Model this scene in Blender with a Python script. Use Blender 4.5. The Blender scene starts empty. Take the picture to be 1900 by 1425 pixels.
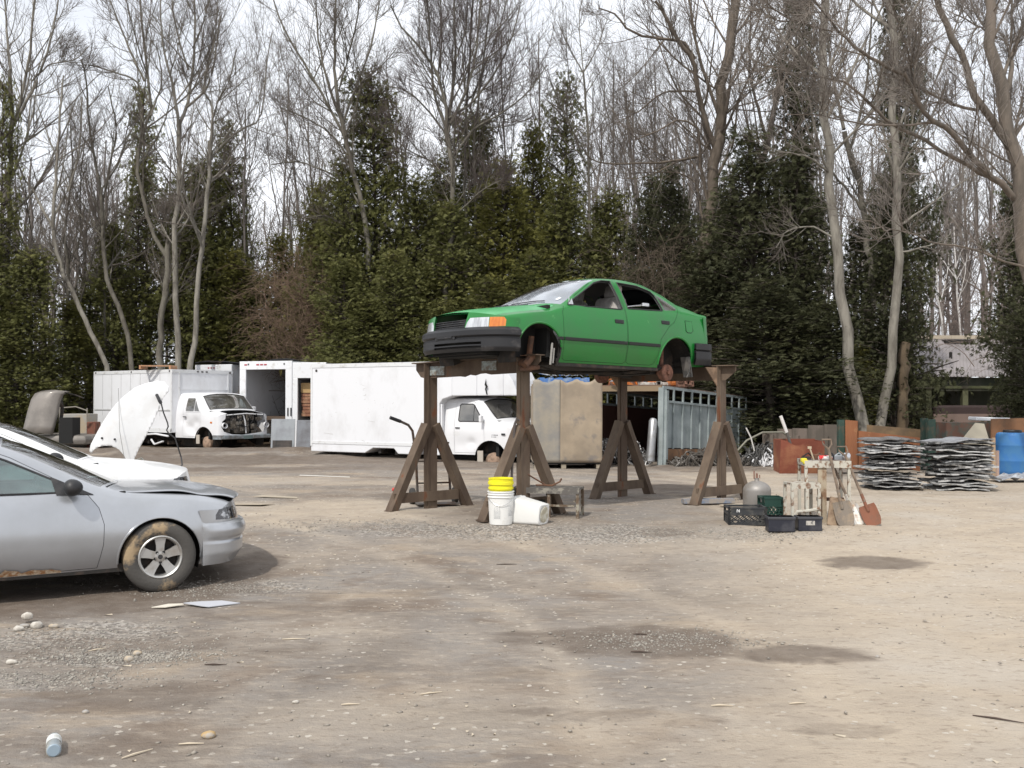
import bpy, bmesh, math, random
import numpy as np
from mathutils import Vector, Matrix
PI = math.pi
S = bpy.context.scene
# ---------------------------------------------------------------- camera
FPX = 1850.0; CAMZ = 1.46; TILT = math.atan(28.5/FPX)
cam = bpy.data.cameras.new('camera'); camo = bpy.data.objects.new('camera', cam)
S.collection.objects.link(camo); S.camera = camo
cam.sensor_width = 36.0; cam.lens = 36.0*FPX/1900.0
cam.clip_start = 0.1; cam.clip_end = 3000
camo.location = (0, 0, CAMZ); camo.rotation_euler = (PI/2 + TILT, 0, 0)
S.render.resolution_x = 1024; S.render.resolution_y = 768
# ---------------------------------------------------------------- sky, sun, exposure
SUN_EL = math.radians(50); SUN_AZ = math.radians(204)      # clockwise from +Y: behind the camera, to the left
w = bpy.data.worlds.new('World'); S.world = w; w.use_nodes = True
wn = w.node_tree; wn.nodes.clear()
out = wn.nodes.new('ShaderNodeOutputWorld'); bg = wn.nodes.new('ShaderNodeBackground')
sky = wn.nodes.new('ShaderNodeTexSky'); sky.sky_type = 'NISHITA'; sky.sun_disc = False
sky.sun_elevation = SUN_EL; sky.sun_rotation = SUN_AZ; sky.air_density = 1.0; sky.dust_density = 2.5; sky.ozone_density = 1.5
tc = wn.nodes.new('ShaderNodeTexCoord'); mp = wn.nodes.new('ShaderNodeMapping'); mp.inputs['Scale'].default_value = (1.6, 1.6, 4.0)
nz = wn.nodes.new('ShaderNodeTexNoise'); nz.inputs['Scale'].default_value = 1.3; nz.inputs['Detail'].default_value = 4; nz.inputs['Roughness'].default_value = .5
rp = wn.nodes.new('ShaderNodeValToRGB'); rp.color_ramp.elements[0].position = .30; rp.color_ramp.elements[0].color = (.66,.66,.66,1)
rp.color_ramp.elements[1].position = .62; rp.color_ramp.elements[1].color = (1,1,1,1)
mx = wn.nodes.new('ShaderNodeMix'); mx.data_type = 'RGBA'
mx.inputs['B'].default_value = (11.6, 11.9, 12.5, 1)        # thin high cloud over the blue
wn.links.new(tc.outputs['Generated'], mp.inputs[0]); wn.links.new(mp.outputs[0], nz.inputs[0]); wn.links.new(nz.outputs[0], rp.inputs[0])
wn.links.new(rp.outputs[0], mx.inputs['Factor']); wn.links.new(sky.outputs[0], mx.inputs['A'])
wn.links.new(mx.outputs['Result'], bg.inputs[0]); bg.inputs[1].default_value = 0.098
wn.links.new(bg.outputs[0], out.inputs[0])
sl = bpy.data.lights.new('sun', 'SUN'); sl.energy = 3.1; sl.angle = math.radians(1.5); sl.color = (1, .955, .88)
so = bpy.data.objects.new('sun', sl); S.collection.objects.link(so)
sd = Vector((math.sin(SUN_AZ)*math.cos(SUN_EL), math.cos(SUN_AZ)*math.cos(SUN_EL), math.sin(SUN_EL)))
so.rotation_euler = sd.to_track_quat('Z', 'Y').to_euler()
S.view_settings.view_transform = 'Standard'; S.view_settings.look = 'None'
S.view_settings.exposure = 0.10; S.view_settings.gamma = 1.0; S.view_settings.use_curve_mapping = False
# ---------------------------------------------------------------- pixel -> place helpers (measuring the photo)
_f = Vector((0, math.cos(TILT), math.sin(TILT))); _u = Vector((0, -math.sin(TILT), math.cos(TILT))); _r = Vector((1, 0, 0))
def ray(px, py): return _f + _r*((px-950)/FPX) + _u*((712.5-py)/FPX)
def at(px, py, Y):
    d = ray(px, py); return Vector((0, 0, CAMZ)) + d*(Y/d.y)
def sstep(a, b, x): 
    t = np.clip((x-a)/(b-a), 0, 1); return t*t*(3-2*t)
def gbase(y): return -0.22*(1-sstep(8.6, 12.6, y))
def gnd(px, py):
    d = ray(px, py); z = 0.0
    for _ in range(12):
        t = (z-CAMZ)/d.z; p = Vector((0, 0, CAMZ)) + d*t; z = float(gbase(p.y))
    return p
# ---------------------------------------------------------------- objects
def link(o): S.collection.objects.link(o); return o
def tag(o, label=None, cat=None, group=None, kind=None):
    if label: o['label'] = label
    if cat: o['category'] = cat
    if group: o['group'] = group
    if kind: o['kind'] = kind
    return o
def thing(name, label, cat, loc=(0,0,0), rot=0, group=None):
    o = bpy.data.objects.new(name, None); link(o); o.location = loc
    o.rotation_euler = rot if isinstance(rot, (tuple, list)) else (0, 0, rot)
    o.empty_display_size = .2
    return tag(o, label, cat, group)
def raw(name, V, F, mats, parent=None, mi=None, smooth=False):
    me = bpy.data.meshes.new(name); me.from_pydata([tuple(v) for v in V], [], F)
    if not isinstance(mats, (list, tuple)): mats = [mats]
    for m in mats: me.materials.append(m)
    if mi is not None: me.polygons.foreach_set('material_index', mi)
    if smooth: me.polygons.foreach_set('use_smooth', [True]*len(me.polygons))
    me.update(); o = bpy.data.objects.new(name, me); link(o)
    if parent: o.parent = parent
    return o
def npmesh(name, V, F, mat, parent=None, smooth=False):
    """V (n,3), F (m,k) numpy arrays with k constant -> one mesh object"""
    me = bpy.data.meshes.new(name); n, m, k = len(V), len(F), F.shape[1]
    me.vertices.add(n); me.vertices.foreach_set('co', np.ascontiguousarray(V, dtype=np.float32).ravel())
    me.loops.add(m*k); me.loops.foreach_set('vertex_index', np.ascontiguousarray(F, dtype=np.int32).ravel())
    me.polygons.add(m); me.polygons.foreach_set('loop_start', np.arange(0, m*k, k, dtype=np.int32))
    me.polygons.foreach_set('loop_total', np.full(m, k, dtype=np.int32))
    if smooth: me.polygons.foreach_set('use_smooth', np.ones(m, dtype=bool))
    me.materials.append(mat); me.update(calc_edges=True)
    o = bpy.data.objects.new(name, me); link(o)
    if parent: o.parent = parent
    return o
def copy_tree(o, parent=None):
    c = o.copy(); link(c)
    if parent: c.parent = parent
    for ch in list(o.children): copy_tree(ch, c)
    return c
class MB:
    """collects simple solids, builds them as ONE mesh"""
    def __init__(s): s.V = []; s.F = []; s.I = []; s.M = Matrix.Identity(4); s.m = 0
    def add(s, V, F):
        b = len(s.V); s.V += [s.M @ Vector(v) for v in V]
        s.F += [tuple(b+i for i in f) for f in F]; s.I += [s.m]*len(F); return s
    def tf(s, loc=(0,0,0), rot=(0,0,0)):
        from mathutils import Euler
        s.M = Matrix.Translation(loc) @ Euler(rot).to_matrix().to_4x4(); return s
    def box(s, x0, x1, y0, y1, z0, z1, ch=0.0):
        if ch <= 0:
            V = [(x,y,z) for x in (x0,x1) for y in (y0,y1) for z in (z0,z1)]
            return s.add(V, [(0,1,3,2),(4,6,7,5),(0,4,5,1),(2,3,7,6),(0,2,6,4),(1,5,7,3)])
        bm = bmesh.new(); bmesh.ops.create_cube(bm, size=1)
        for v in bm.verts: v.co = Vector(((x0+x1)/2+v.co.x*(x1-x0), (y0+y1)/2+v.co.y*(y1-y0), (z0+z1)/2+v.co.z*(z1-z0)))
        bmesh.ops.bevel(bm, geom=bm.edges[:], offset=ch, segments=2, affect='EDGES', profile=.5)
        V = [v.co.copy() for v in bm.verts]; F = [[v.index for v in f.verts] for f in bm.faces]; bm.free()
        return s.add(V, F)
    def beam(s, a, b, w, h, up=(0,0,1)):
        a = Vector(a); b = Vector(b); t = (b-a).normalized(); up = Vector(up)
        sd_ = t.cross(up)
        if sd_.length < 1e-4: sd_ = t.cross(Vector((0,1,0)))
        sd_.normalize(); u2 = sd_.cross(t)
        V = [p + sd_*(i*w/2) + u2*(j*h/2) for p in (a, b) for i, j in ((-1,-1),(1,-1),(1,1),(-1,1))]
        return s.add(V, [(3,2,1,0),(4,5,6,7),(0,1,5,4),(1,2,6,5),(2,3,7,6),(3,0,4,7)])
    def tube(s, pts, r, n=8, cap=True):
        pts = [Vector(p) for p in pts]; k = len(pts); rr = r if isinstance(r, (list, tuple)) else [r]*k
        V = []; F = []; ref = None
        for i, p in enumerate(pts):
            t = (pts[min(i+1,k-1)] - pts[max(i-1,0)]).normalized()
            if ref is None:
                ref = t.orthogonal().normalized()
            ref = (ref - t*ref.dot(t)).normalized(); b2 = t.cross(ref)
            V += [p + (ref*math.cos(2*PI*j/n) + b2*math.sin(2*PI*j/n))*rr[i] for j in range(n)]
        for i in range(k-1):
            F += [(i*n+j, i*n+(j+1)%n, (i+1)*n+(j+1)%n, (i+1)*n+j) for j in range(n)]
        if cap: F += [tuple(range(n-1,-1,-1)), tuple((k-1)*n+j for j in range(n))]
        return s.add(V, F)
    def lathe(s, prof, n=24, axis='Z', a0=0, a1=2*PI, squash=None):
        k = len(prof); V = []; full = abs(a1-a0-2*PI) < 1e-6; m = n if full else n+1
        for j in range(m):
            a = a0+(a1-a0)*j/n
            for r, z in prof:
                p = (r*math.cos(a), r*math.sin(a), z)
                if axis == 'Y': p = (p[0], p[2], p[1])
                if axis == 'X': p = (p[2], p[0], p[1])
                V.append(p)
        F = []
        for j in range(n):
            j2 = (j+1) % m
            for i in range(k-1):
                q = (j*k+i, j*k+i+1, j2*k+i+1, j2*k+i)
                F.append(q if axis == 'Y' else q[::-1])
        return s.add(V, F)
    def prism(s, poly, d0, d1, plane='xz'):
        n = len(poly)
        def P(u, v, d): return (u, d, v) if plane == 'xz' else ((u, v, d) if plane == 'xy' else (d, u, v))
        V = [P(u, v, d0) for u, v in poly] + [P(u, v, d1) for u, v in poly]
        F = [tuple(range(n)), tuple(range(2*n-1, n-1, -1))] + [(i, i+n, (i+1)%n+n, (i+1)%n) for i in range(n)]
        return s.add(V, F)
    def grid(s, P):
        a = len(P); b = len(P[0]); V = [p for r_ in P for p in r_]
        return s.add(V, [(i*b+j, i*b+j+1, (i+1)*b+j+1, (i+1)*b+j) for i in range(a-1) for j in range(b-1)])
    def build(s, name, mats, parent=None, smooth=False, bevel=0, flip=True):
        o = raw(name, s.V, s.F, mats, parent, s.I, smooth)
        if flip:
            bm = bmesh.new(); bm.from_mesh(o.data); bmesh.ops.recalc_face_normals(bm, faces=bm.faces[:]); bm.to_mesh(o.data); bm.free()
        if bevel:
            b = o.modifiers.new('bevel', 'BEVEL'); b.width = bevel; b.segments = 2; b.limit_method = 'ANGLE'; b.angle_limit = .7
        if smooth:
            try: o.data.set_sharp_from_angle(angle=math.radians(38))
            except Exception: pass
        return o
# ---------------------------------------------------------------- materials
MATS = {}
def mat(name, col, rough=.6, metal=0., col2=None, scale=4., lo=.45, hi=.6, detail=6., bump=0., bscale=30., rough2=None,
        coat=0., col3=None, scale3=1., lo3=.5, hi3=.6, stretch=(1,1,1), spec=.5, trans=0., alpha=1., emis=None, metal2=None, ior=1.45, distort=0.):
    if name in MATS: return MATS[name]
    m = bpy.data.materials.new(name); MATS[name] = m; m.use_nodes = True; nt = m.node_tree
    b = nt.nodes['Principled BSDF']; L = nt.links.new
    c4 = lambda c: (c[0], c[1], c[2], 1)
    b.inputs['Base Color'].default_value = c4(col); b.inputs['Roughness'].default_value = rough
    b.inputs['Metallic'].default_value = metal; b.inputs['Specular IOR Level'].default_value = spec; b.inputs['IOR'].default_value = ior
    b.inputs['Coat Weight'].default_value = coat; b.inputs['Coat Roughness'].default_value = .08
    b.inputs['Transmission Weight'].default_value = trans; b.inputs['Alpha'].default_value = alpha
    t = nt.nodes.new('ShaderNodeTexCoord'); mpn = nt.nodes.new('ShaderNodeMapping'); mpn.inputs['Scale'].default_value = stretch
    L(t.outputs['Object'], mpn.inputs[0])
    def noise(sc, det=6., dist=0.):
        n = nt.nodes.new('ShaderNodeTexNoise'); n.inputs['Scale'].default_value = sc; n.inputs['Detail'].default_value = det
        n.inputs['Roughness'].default_value = .62; n.inputs['Distortion'].default_value = dist; L(mpn.outputs[0], n.inputs['Vector']); return n
    def fac(sc, lo_, hi_, det=6., dist=0.):
        n = noise(sc, det, dist); mr = nt.nodes.new('ShaderNodeMapRange'); mr.inputs['From Min'].default_value = lo_; mr.inputs['From Max'].default_value = hi_
        L(n.outputs['Fac'], mr.inputs['Value']); return mr.outputs[0]
    cur = None
    if col2 is not None:
        f1 = fac(scale, lo, hi, detail, distort); mxn = nt.nodes.new('ShaderNodeMix'); mxn.data_type = 'RGBA'
        L(f1, mxn.inputs['Factor']); mxn.inputs['A'].default_value = c4(col); mxn.inputs['B'].default_value = c4(col2); cur = mxn.outputs['Result']
        if rough2 is not None:
            q = nt.nodes.new('ShaderNodeMix'); L(f1, q.inputs['Factor']); q.inputs['A'].default_value = rough; q.inputs['B'].default_value = rough2
            L(q.outputs['Result'], b.inputs['Roughness'])
        if metal2 is not None:
            q = nt.nodes.new('ShaderNodeMix'); L(f1, q.inputs['Factor']); q.inputs['A'].default_value = metal; q.inputs['B'].default_value = metal2
            L(q.outputs['Result'], b.inputs['Metallic'])
    if col3 is not None:
        f3 = fac(scale3, lo3, hi3); mx3 = nt.nodes.new('ShaderNodeMix'); mx3.data_type = 'RGBA'; L(f3, mx3.inputs['Factor'])
        if cur: L(cur, mx3.inputs['A'])
        else: mx3.inputs['A'].default_value = c4(col)
        mx3.inputs['B'].default_value = c4(col3); cur = mx3.outputs['Result']
    if cur: L(cur, b.inputs['Base Color'])
    if bump:
        bn = noise(bscale, 5.); bp = nt.nodes.new('ShaderNodeBump'); bp.inputs['Strength'].default_value = min(1, bump); bp.inputs['Distance'].default_value = .02
        L(bn.outputs['Fac'], bp.inputs['Height']); L(bp.outputs[0], b.inputs['Normal'])
    if emis:
        b.inputs['Emission Color'].default_value = c4(emis[0]); b.inputs['Emission Strength'].default_value = emis[1]
    return m
def glass(name, tint=(.55,.62,.62), a=.5, rough=.03, refl=.03, dust_sheen=(.38,.36,.32)):
    """a car window: sees through, mirrors the sky, tints, carries a dusty film and painted sky sheen"""
    if name in MATS: return MATS[name]
    m = bpy.data.materials.new(name); MATS[name] = m; m.use_nodes = True; nt = m.node_tree; nt.nodes.clear(); L = nt.links.new
    o = nt.nodes.new('ShaderNodeOutputMaterial'); tr = nt.nodes.new('ShaderNodeBsdfTransparent'); tr.inputs[0].default_value = (*tint, 1)
    gl = nt.nodes.new('ShaderNodeBsdfGlossy'); gl.inputs['Roughness'].default_value = rough
    df = nt.nodes.new('ShaderNodeBsdfDiffuse'); df.inputs[0].default_value = (*dust_sheen,1)
    fr = nt.nodes.new('ShaderNodeFresnel'); fr.inputs[0].default_value = 1.6
    m1 = nt.nodes.new('ShaderNodeMixShader'); m2 = nt.nodes.new('ShaderNodeMixShader')
    n = nt.nodes.new('ShaderNodeTexNoise'); n.inputs['Scale'].default_value = 3.; n.inputs['Detail'].default_value = 6
    tc_ = nt.nodes.new('ShaderNodeTexCoord'); L(tc_.outputs['Object'], n.inputs['Vector'])
    mr = nt.nodes.new('ShaderNodeMapRange'); mr.inputs['From Min'].default_value = .35; mr.inputs['From Max'].default_value = .8; mr.inputs['To Min'].default_value = a*.25; mr.inputs['To Max'].default_value = a
    L(n.outputs['Fac'], mr.inputs['Value']); L(mr.outputs[0], m1.inputs[0]); L(tr.outputs[0], m1.inputs[1]); L(df.outputs[0], m1.inputs[2])
    ad = nt.nodes.new('ShaderNodeMath'); ad.operation = 'MULTIPLY_ADD'; ad.inputs[1].default_value = 1.3; ad.inputs[2].default_value = refl
    L(fr.outputs[0], ad.inputs[0]); L(ad.outputs[0], m2.inputs[0]); L(m1.outputs[0], m2.inputs[1]); L(gl.outputs[0], m2.inputs[2]); L(m2.outputs[0], o.inputs[0])
    return m
# paints, metals, rubber
GREEN = mat('green_paint', (.009,.165,.026), .34, 0, (.022,.135,.032), 2.2, .45, .75, coat=.3, bump=.02, bscale=3., col3=(.10,.30,.10), scale3=9, lo3=.66, hi3=.8)
SILVER = mat('silver_paint', (.43,.445,.47), .30, .6, (.37,.38,.395), 3, .4, .8, coat=.5)
WHITEP = mat('white_paint', (.74,.745,.75), .35, 0, (.62,.61,.58), 3.5, .5, .8, coat=.4)
VANW = mat('van_white', (.66,.665,.685), .45, 0, (.50,.48,.44), 3.2, .60, .82, col3=(.30,.19,.11), scale3=5, lo3=.68, hi3=.76, coat=.1)
BOXW = mat('box_white', (.68,.69,.715), .5, 0, (.56,.56,.57), 1.6, .50, .75, col3=(.34,.28,.22), scale3=7, lo3=.72, hi3=.82, stretch=(1,1,.6), bump=.03, bscale=4)
BLACKPL = mat('black_plastic', (.018,.018,.02), .5, 0, (.06,.057,.055), 5, .5, .8, bump=.05)
DARK = mat('dark_void', (.012,.012,.012), .9)
UNDER = mat('undercarriage', (.022,.02,.018), .85, 0, (.08,.055,.04), 6, .5, .7, bump=.5, bscale=12)
RUSTY = mat('rusty_iron', (.17,.085,.05), .85, .2, (.09,.055,.04), 8, .4, .6, bump=.4, bscale=30)
STANDM = mat('stand_steel', (.092,.064,.046), .8, .15, (.150,.112,.080), 3, .42, .62, col3=(.155,.062,.03), scale3=6, lo3=.58, hi3=.68, bump=.3, bscale=20, stretch=(1,1,.35))
ORANGE = mat('orange_lens', (.62,.19,.015), .18, 0, (.50,.13,.01), 10, .4, .6, coat=1, stretch=(3,5,.4))
LENS = mat('lamp_lens', (.60,.62,.64), .12, .35, (.40,.41,.43), 9, .42, .6, coat=1, stretch=(3,5,.4))
DLENS = mat('dark_lens', (.05,.05,.055), .08, .3, (.45,.46,.48), 9, .55, .62, coat=1)
CHROME = mat('chrome', (.60,.60,.60), .22, 1, (.35,.33,.3), 9, .5, .7)
ALLOY = mat('alloy', (.48,.475,.46), .42, .65, (.30,.26,.21), 6, .48, .75)
TYRE = mat('tyre_rubber', (.028,.028,.028), .85, 0, (.10,.095,.085), 5, .4, .7, bump=.2, bscale=60)
MUDTY = mat('muddy_tyre', (.33,.245,.15), .9, 0, (.075,.07,.064), 2.6, .40, .47, bump=.3, bscale=40)
SEAT = mat('seat_cloth', (.42,.40,.38), .9, 0, (.30,.28,.26), 6)
DSEAT = mat('dark_seat', (.03,.033,.035), .9)
GLS = glass('car_glass', (.50,.56,.56), .35)
WGLS = glass('windshield_glass', (.42,.50,.54), 1.3, .08, .22, (.30,.34,.39))  # bluish diffuse film puts the sky's reflection into the glass colour
TGLS = glass('teal_glass', (.34,.50,.48), .9, .03, .12, (.10,.165,.16))  # teal diffuse film brightens the panes by colour
SWGL = glass('sedan_windshield', (.34,.46,.46), .25, .03, .16)
VGLS = glass('van_glass', (.30,.36,.38), .5, .04, .10)
# ================================================================ car body builder
def pch(tab):
    """smooth monotone interpolation of [(x, v), ...]"""
    x = np.array([a for a, _ in tab], float); y = np.array([b for _, b in tab], float); h = np.diff(x); d = np.diff(y)/h; m = np.zeros(len(x))
    for i in range(1, len(x)-1):
        if d[i-1]*d[i] > 0:
            w1 = 2*h[i]+h[i-1]; w2 = h[i]+2*h[i-1]; m[i] = (w1+w2)/(w1/d[i-1]+w2/d[i])
    if len(x) > 2: m[0] = d[0]; m[-1] = d[-1]
    else: m[:] = d[0]
    def f(t):
        t = float(min(max(t, x[0]), x[-1])); i = min(int(np.searchsorted(x, t, 'right'))-1, len(x)-2); s = (t-x[i])/h[i]
        return float((2*s**3-3*s*s+1)*y[i]+(s**3-2*s*s+s)*h[i]*m[i]+(-2*s**3+3*s*s)*y[i+1]+(s**3-s*s)*h[i]*m[i+1])
    return f
def in_poly(u, v, P):
    c = False; n = len(P); j = n-1
    for i in range(n):
        ui, vi = P[i]; uj, vj = P[j]
        if (vi > v) != (vj > v) and u < (uj-ui)*(v-vi)/(vj-vi)+ui: c = not c
        j = i
    return c
def offset_poly(P, d):
    n = len(P); A = sum(P[i][0]*P[(i+1)%n][1]-P[(i+1)%n][0]*P[i][1] for i in range(n)); s = 1 if A > 0 else -1; R = []
    for i in range(n):
        p0 = Vector(P[i-1]); p1 = Vector(P[i]); p2 = Vector(P[(i+1)%n]); e1 = (p1-p0).normalized(); e2 = (p2-p1).normalized()
        n1 = Vector((e1.y, -e1.x))*s; n2 = Vector((e2.y, -e2.x))*s; b = (n1+n2)
        if b.length < 1e-6: b = n1
        b.normalize(); k = d/max(.35, b.dot(n1)); R.append((p1.x+b.x*k, p1.y+b.y*k))
    return R
def circ(cx, cz, r, n=28, a0=0, a1=360): return [(cx+r*math.cos(math.radians(a0+(a1-a0)*i/n)), cz+r*math.sin(math.radians(a0+(a1-a0)*i/n))) for i in range(n+(0 if a1-a0 == 360 else 1))]
AX = {'xz': (0, 2, 1), 'xy': (0, 1, 2), 'yz': (1, 2, 0)}
def cut(bm, poly, plane, test):
    a, b, c = AX[plane]; n = len(poly); us = [p[0] for p in poly]; vs = [p[1] for p in poly]
    lo = (min(us)-.01, min(vs)-.01); hi = (max(us)+.01, max(vs)+.01)
    cand = []
    for f in bm.faces:
        uu = [v.co[a] for v in f.verts]; vv = [v.co[b] for v in f.verts]
        if max(uu) < lo[0] or min(uu) > hi[0] or max(vv) < lo[1] or min(vv) > hi[1]: continue
        if test(f): cand.append(f)
    cset = set(cand)
    for i in range(n):
        p, q = poly[i], poly[(i+1)%n]; e = Vector((q[0]-p[0], q[1]-p[1]))
        if e.length < 1e-6: continue
        no = [0, 0, 0]; no[a] = e.y; no[b] = -e.x; co = [0, 0, 0]; co[a] = p[0]; co[b] = p[1]
        l0 = (min(p[0], q[0])-1e-4, min(p[1], q[1])-1e-4); h0 = (max(p[0], q[0])+1e-4, max(p[1], q[1])+1e-4)
        fs = []
        for f in cset:
            if not f.is_valid: continue
            uu = [v.co[a] for v in f.verts]; vv = [v.co[b] for v in f.verts]
            if max(uu) < l0[0] or min(uu) > h0[0] or max(vv) < l0[1] or min(vv) > h0[1]: continue
            fs.append(f)
        if not fs: continue
        geom = set(fs)
        for f in fs: geom.update(f.edges); geom.update(f.verts)
        before = set(bm.faces)
        r = bmesh.ops.bisect_plane(bm, geom=list(geom), dist=1e-6, plane_co=co, plane_no=Vector(no).normalized())
        for g in r['geom']:
            if isinstance(g, bmesh.types.BMFace): cset.add(g)
        cset = {f for f in cset if f.is_valid}
def cookie(bm, regions, default):
    """regions: (label, polygon, plane, test) – first match wins; returns {label: [faces]}"""
    for lab, poly, pl, test in regions: cut(bm, poly, pl, test)
    bmesh.ops.remove_doubles(bm, verts=bm.verts[:], dist=.0012)
    R = {}; bm.normal_update()
    for f in bm.faces:
        c = f.calc_center_median(); l = default
        for lab, poly, pl, test in regions:
            a, b, _ = AX[pl]
            if test(f) and in_poly(c[a], c[b], poly): l = lab; break
        R.setdefault(l, []).append(f)
    return R
def faces_to_obj(name, faces, mats, parent, fn=None, thick=0., smooth=True, sharp=30, thick_off=-1, inner=None, nrm=None, rim=False):
    N_ = []
    idx = {}; V = []; F = []
    for f in faces:
        t = []
        for v in f.verts:
            if v not in idx: idx[v] = len(V); V.append(fn(v.co) if fn else v.co.copy()); N_.append(nrm(v.co) if nrm else None)
            t.append(idx[v])
        F.append(tuple(t))
    if not F: return None
    o = raw(name, V, F, [mats, inner] if inner else mats, parent, None, smooth)
    if smooth:
        try: o.data.set_sharp_from_angle(angle=math.radians(sharp))
        except Exception: pass
    if nrm and smooth: o.data.normals_split_custom_set_from_vertices(N_)
    if thick:
        md = o.modifiers.new('thick', 'SOLIDIFY'); md.thickness = thick; md.offset = thick_off; md.use_rim = rim; md.material_offset = 1 if inner else 0
    return o
def carbody(P):
    """lofts the shell of a car; returns a bmesh with +y and -y sides, nose at x=0, tail at x=L"""
    L = P['L']; W = pch(P['W']); zr = pch(P['zr']); zb = pch(P['zb']); ye = pch(P['ye']); ze = pch(P['ze']); zc = pch(P['zc'])
    Lf = P['Lf']; p = P.get('p', 2.6); x0 = P['x0']; Lr = P.get('Lr', 0); xe = P.get('xe', L); xf = P.get('xf', .95); xr = P.get('xr', L-.8)
    lean = P['lean']; leanr = P.get('leanr', lambda z: 0.)
    W0 = W(x0+Lf); W1 = W(xe-Lr)
    def path(y, W_, L_): 
        t = min(1, abs(y)/W_); return L_*(1-(max(0, 1-t**p))**(1/p))
    zw = P.get('zw', .5); tl = P.get('tl', .06); tu = P.get('tu', .045)
    def section(x):
        Wx = W(x); a, b_ = zr(x), zb(x); pts = []
        n1 = 12
        for i in range(n1+1):
            z = a+(b_-a)*i/n1
            y = Wx - tl*max(0, (zw-z)/max(.05, zw-a))**2 - tu*max(0, (z-zw)/max(.05, b_-zw))**2.2
            if 'crease' in P:
                for zc_, amp, wd in P['crease']: y += amp*math.exp(-((z-zc_)/wd)**2)
            pts.append((y, z))
        yb = pts[-1][0]; e = (min(ye(x), yb-.01), max(ze(x), b_+.004))
        for i in range(1, 9):
            t = i/8; pts.append((yb+(e[0]-yb)*t + .018*math.sin(PI*t)*min(1, (e[1]-b_)/.3), b_+(e[1]-b_)*t))
        c = max(zc(x), e[1]+.002)
        for i in range(1, 13):
            t = i/12; pts.append((e[0]*(1-t), e[1]+(c-e[1])*(1-(1-t)**2.3)))
        A = np.array(pts)
        for _ in range(P.get('smooth', 2)): A[1:-1] = .25*A[:-2]+.5*A[1:-1]+.25*A[2:]
        A[-1] = (0, A[-1][1]); return A
    N = P.get('N', 100); xs = np.linspace(x0+Lf, xe-Lr, N); rows = []
    for i, x in enumerate(xs):
        A = section(x); u = min(1, (x-xs[0])/(xf-xs[0])); ur = max(0, (x-xr)/(xs[-1]-xr)) if Lr else 0
        row = []
        for y, z in A:
            X = x
            if u < 1: X = (1-u)*(x0+path(y, W0, Lf)+lean(z)*min(1, 1)) + u*x - 0*(1-u)
            if ur > 0: X = (1-ur)*x + ur*(xe-path(y, W1, Lr)-leanr(z))
            if 0 < u < 1: X = (x0+path(y, W0, Lf)+lean(z))*(1-u) + x*u
            row.append((X, y, z))
        row = row + [(X, -y, z) for X, y, z in row[-2::-1]]
        rows.append(row)
    bm = bmesh.new(); vs = [[bm.verts.new(q) for q in r] for r in rows]
    for i in range(N-1):
        for j in range(len(rows[0])-1): bm.faces.new((vs[i][j], vs[i][j+1], vs[i+1][j+1], vs[i+1][j]))
    bm.normal_update()
    from mathutils.kdtree import KDTree
    kd = KDTree(len(bm.verts)); bm.verts.ensure_lookup_table(); nn_ = []
    for i, v in enumerate(bm.verts): kd.insert(v.co, i); nn_.append(v.normal.copy())
    kd.balance()
    def nrm(co):
        s_ = Vector((0,0,0))
        for c, i, d in kd.find_n(co, 4): s_ += nn_[i]/(d+.002)
        return s_.normalized()
    P['nrm'] = nrm
    P['sec0'] = section(xs[0]); P['sec1'] = section(xs[-1]); P['W0'] = W0; P['W1'] = W1; P['path'] = path
    return bm
def ztop_of(sec):
    """height of the top edge as a function of |y| at the first / last station"""
    A = sec; k = 12
    ys = A[k:, 0][::-1]; zs = A[k:, 1][::-1]
    return lambda y: float(np.interp(abs(y), ys, zs))
def sweep(P, front, zlo, ztop, prof, regions, n=72, m=14, default='fascia', ext=0., taper=0.):
    """face of the nose/tail following the plan path; flat coords (arc length a, z) first, cut, then bent"""
    Lp = P['Lf'] if front else P['Lr']; W_ = P['W0'] if front else P['W1']; p = P.get('p', 2.6)
    T = np.linspace(-1, 1, n*3+1)
    yy = np.sign(T)*W_*np.abs(np.sin(np.abs(T)*PI/2))**(2/p); xx = Lp*(1-np.abs(np.cos(np.abs(T)*PI/2))**(2/p))
    if ext:
        yy = np.concatenate([[yy[0]], yy, [yy[-1]]]); xx = np.concatenate([[xx[0]+ext], xx, [xx[-1]+ext]])
    s = np.concatenate([[0], np.cumsum(np.hypot(np.diff(yy), np.diff(xx)))]); s -= s[-1]/2; amax = s[-1]
    dx = np.gradient(xx, s); dy = np.gradient(yy, s); nx, ny = -dy, dx      # outward (towards -x at centre)
    ln = np.hypot(nx, ny); nx /= ln; ny /= ln
    lean = P['lean'] if front else P['leanr']; x0 = P['x0'] if front else P['xe']; sg = 1 if front else -1
    def fn(co):
        a, z = co.x, co.z; b = prof(z, a)
        if taper: b *= min(1, max(0, (amax-abs(a))/taper))**.5
        x = float(np.interp(a, s, xx)) + b*float(np.interp(a, s, nx)); y = float(np.interp(a, s, yy)) + b*float(np.interp(a, s, ny))
        return Vector((x0 + sg*(x + lean(z)), y, z))
    aa = np.linspace(-amax, amax, n+1); bm = bmesh.new(); vs = []
    for a in aa:
        y = float(np.interp(a, s, yy)); zt = ztop(y) if callable(ztop) else ztop
        vs.append([bm.verts.new((a, 0, zlo+(zt-zlo)*j/m)) for j in range(m+1)])
    for i in range(n):
        for j in range(m): bm.faces.new((vs[i][j], vs[i][j+1], vs[i+1][j+1], vs[i+1][j]) if front else (vs[i][j], vs[i+1][j], vs[i+1][j+1], vs[i][j+1]))
    bm.normal_update()
    R = cookie(bm, [(l, q, 'xz', lambda f: True) for l, q in regions], default)
    return bm, R, fn, amax
def sides(f): return abs(f.normal.y) > .55
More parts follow.
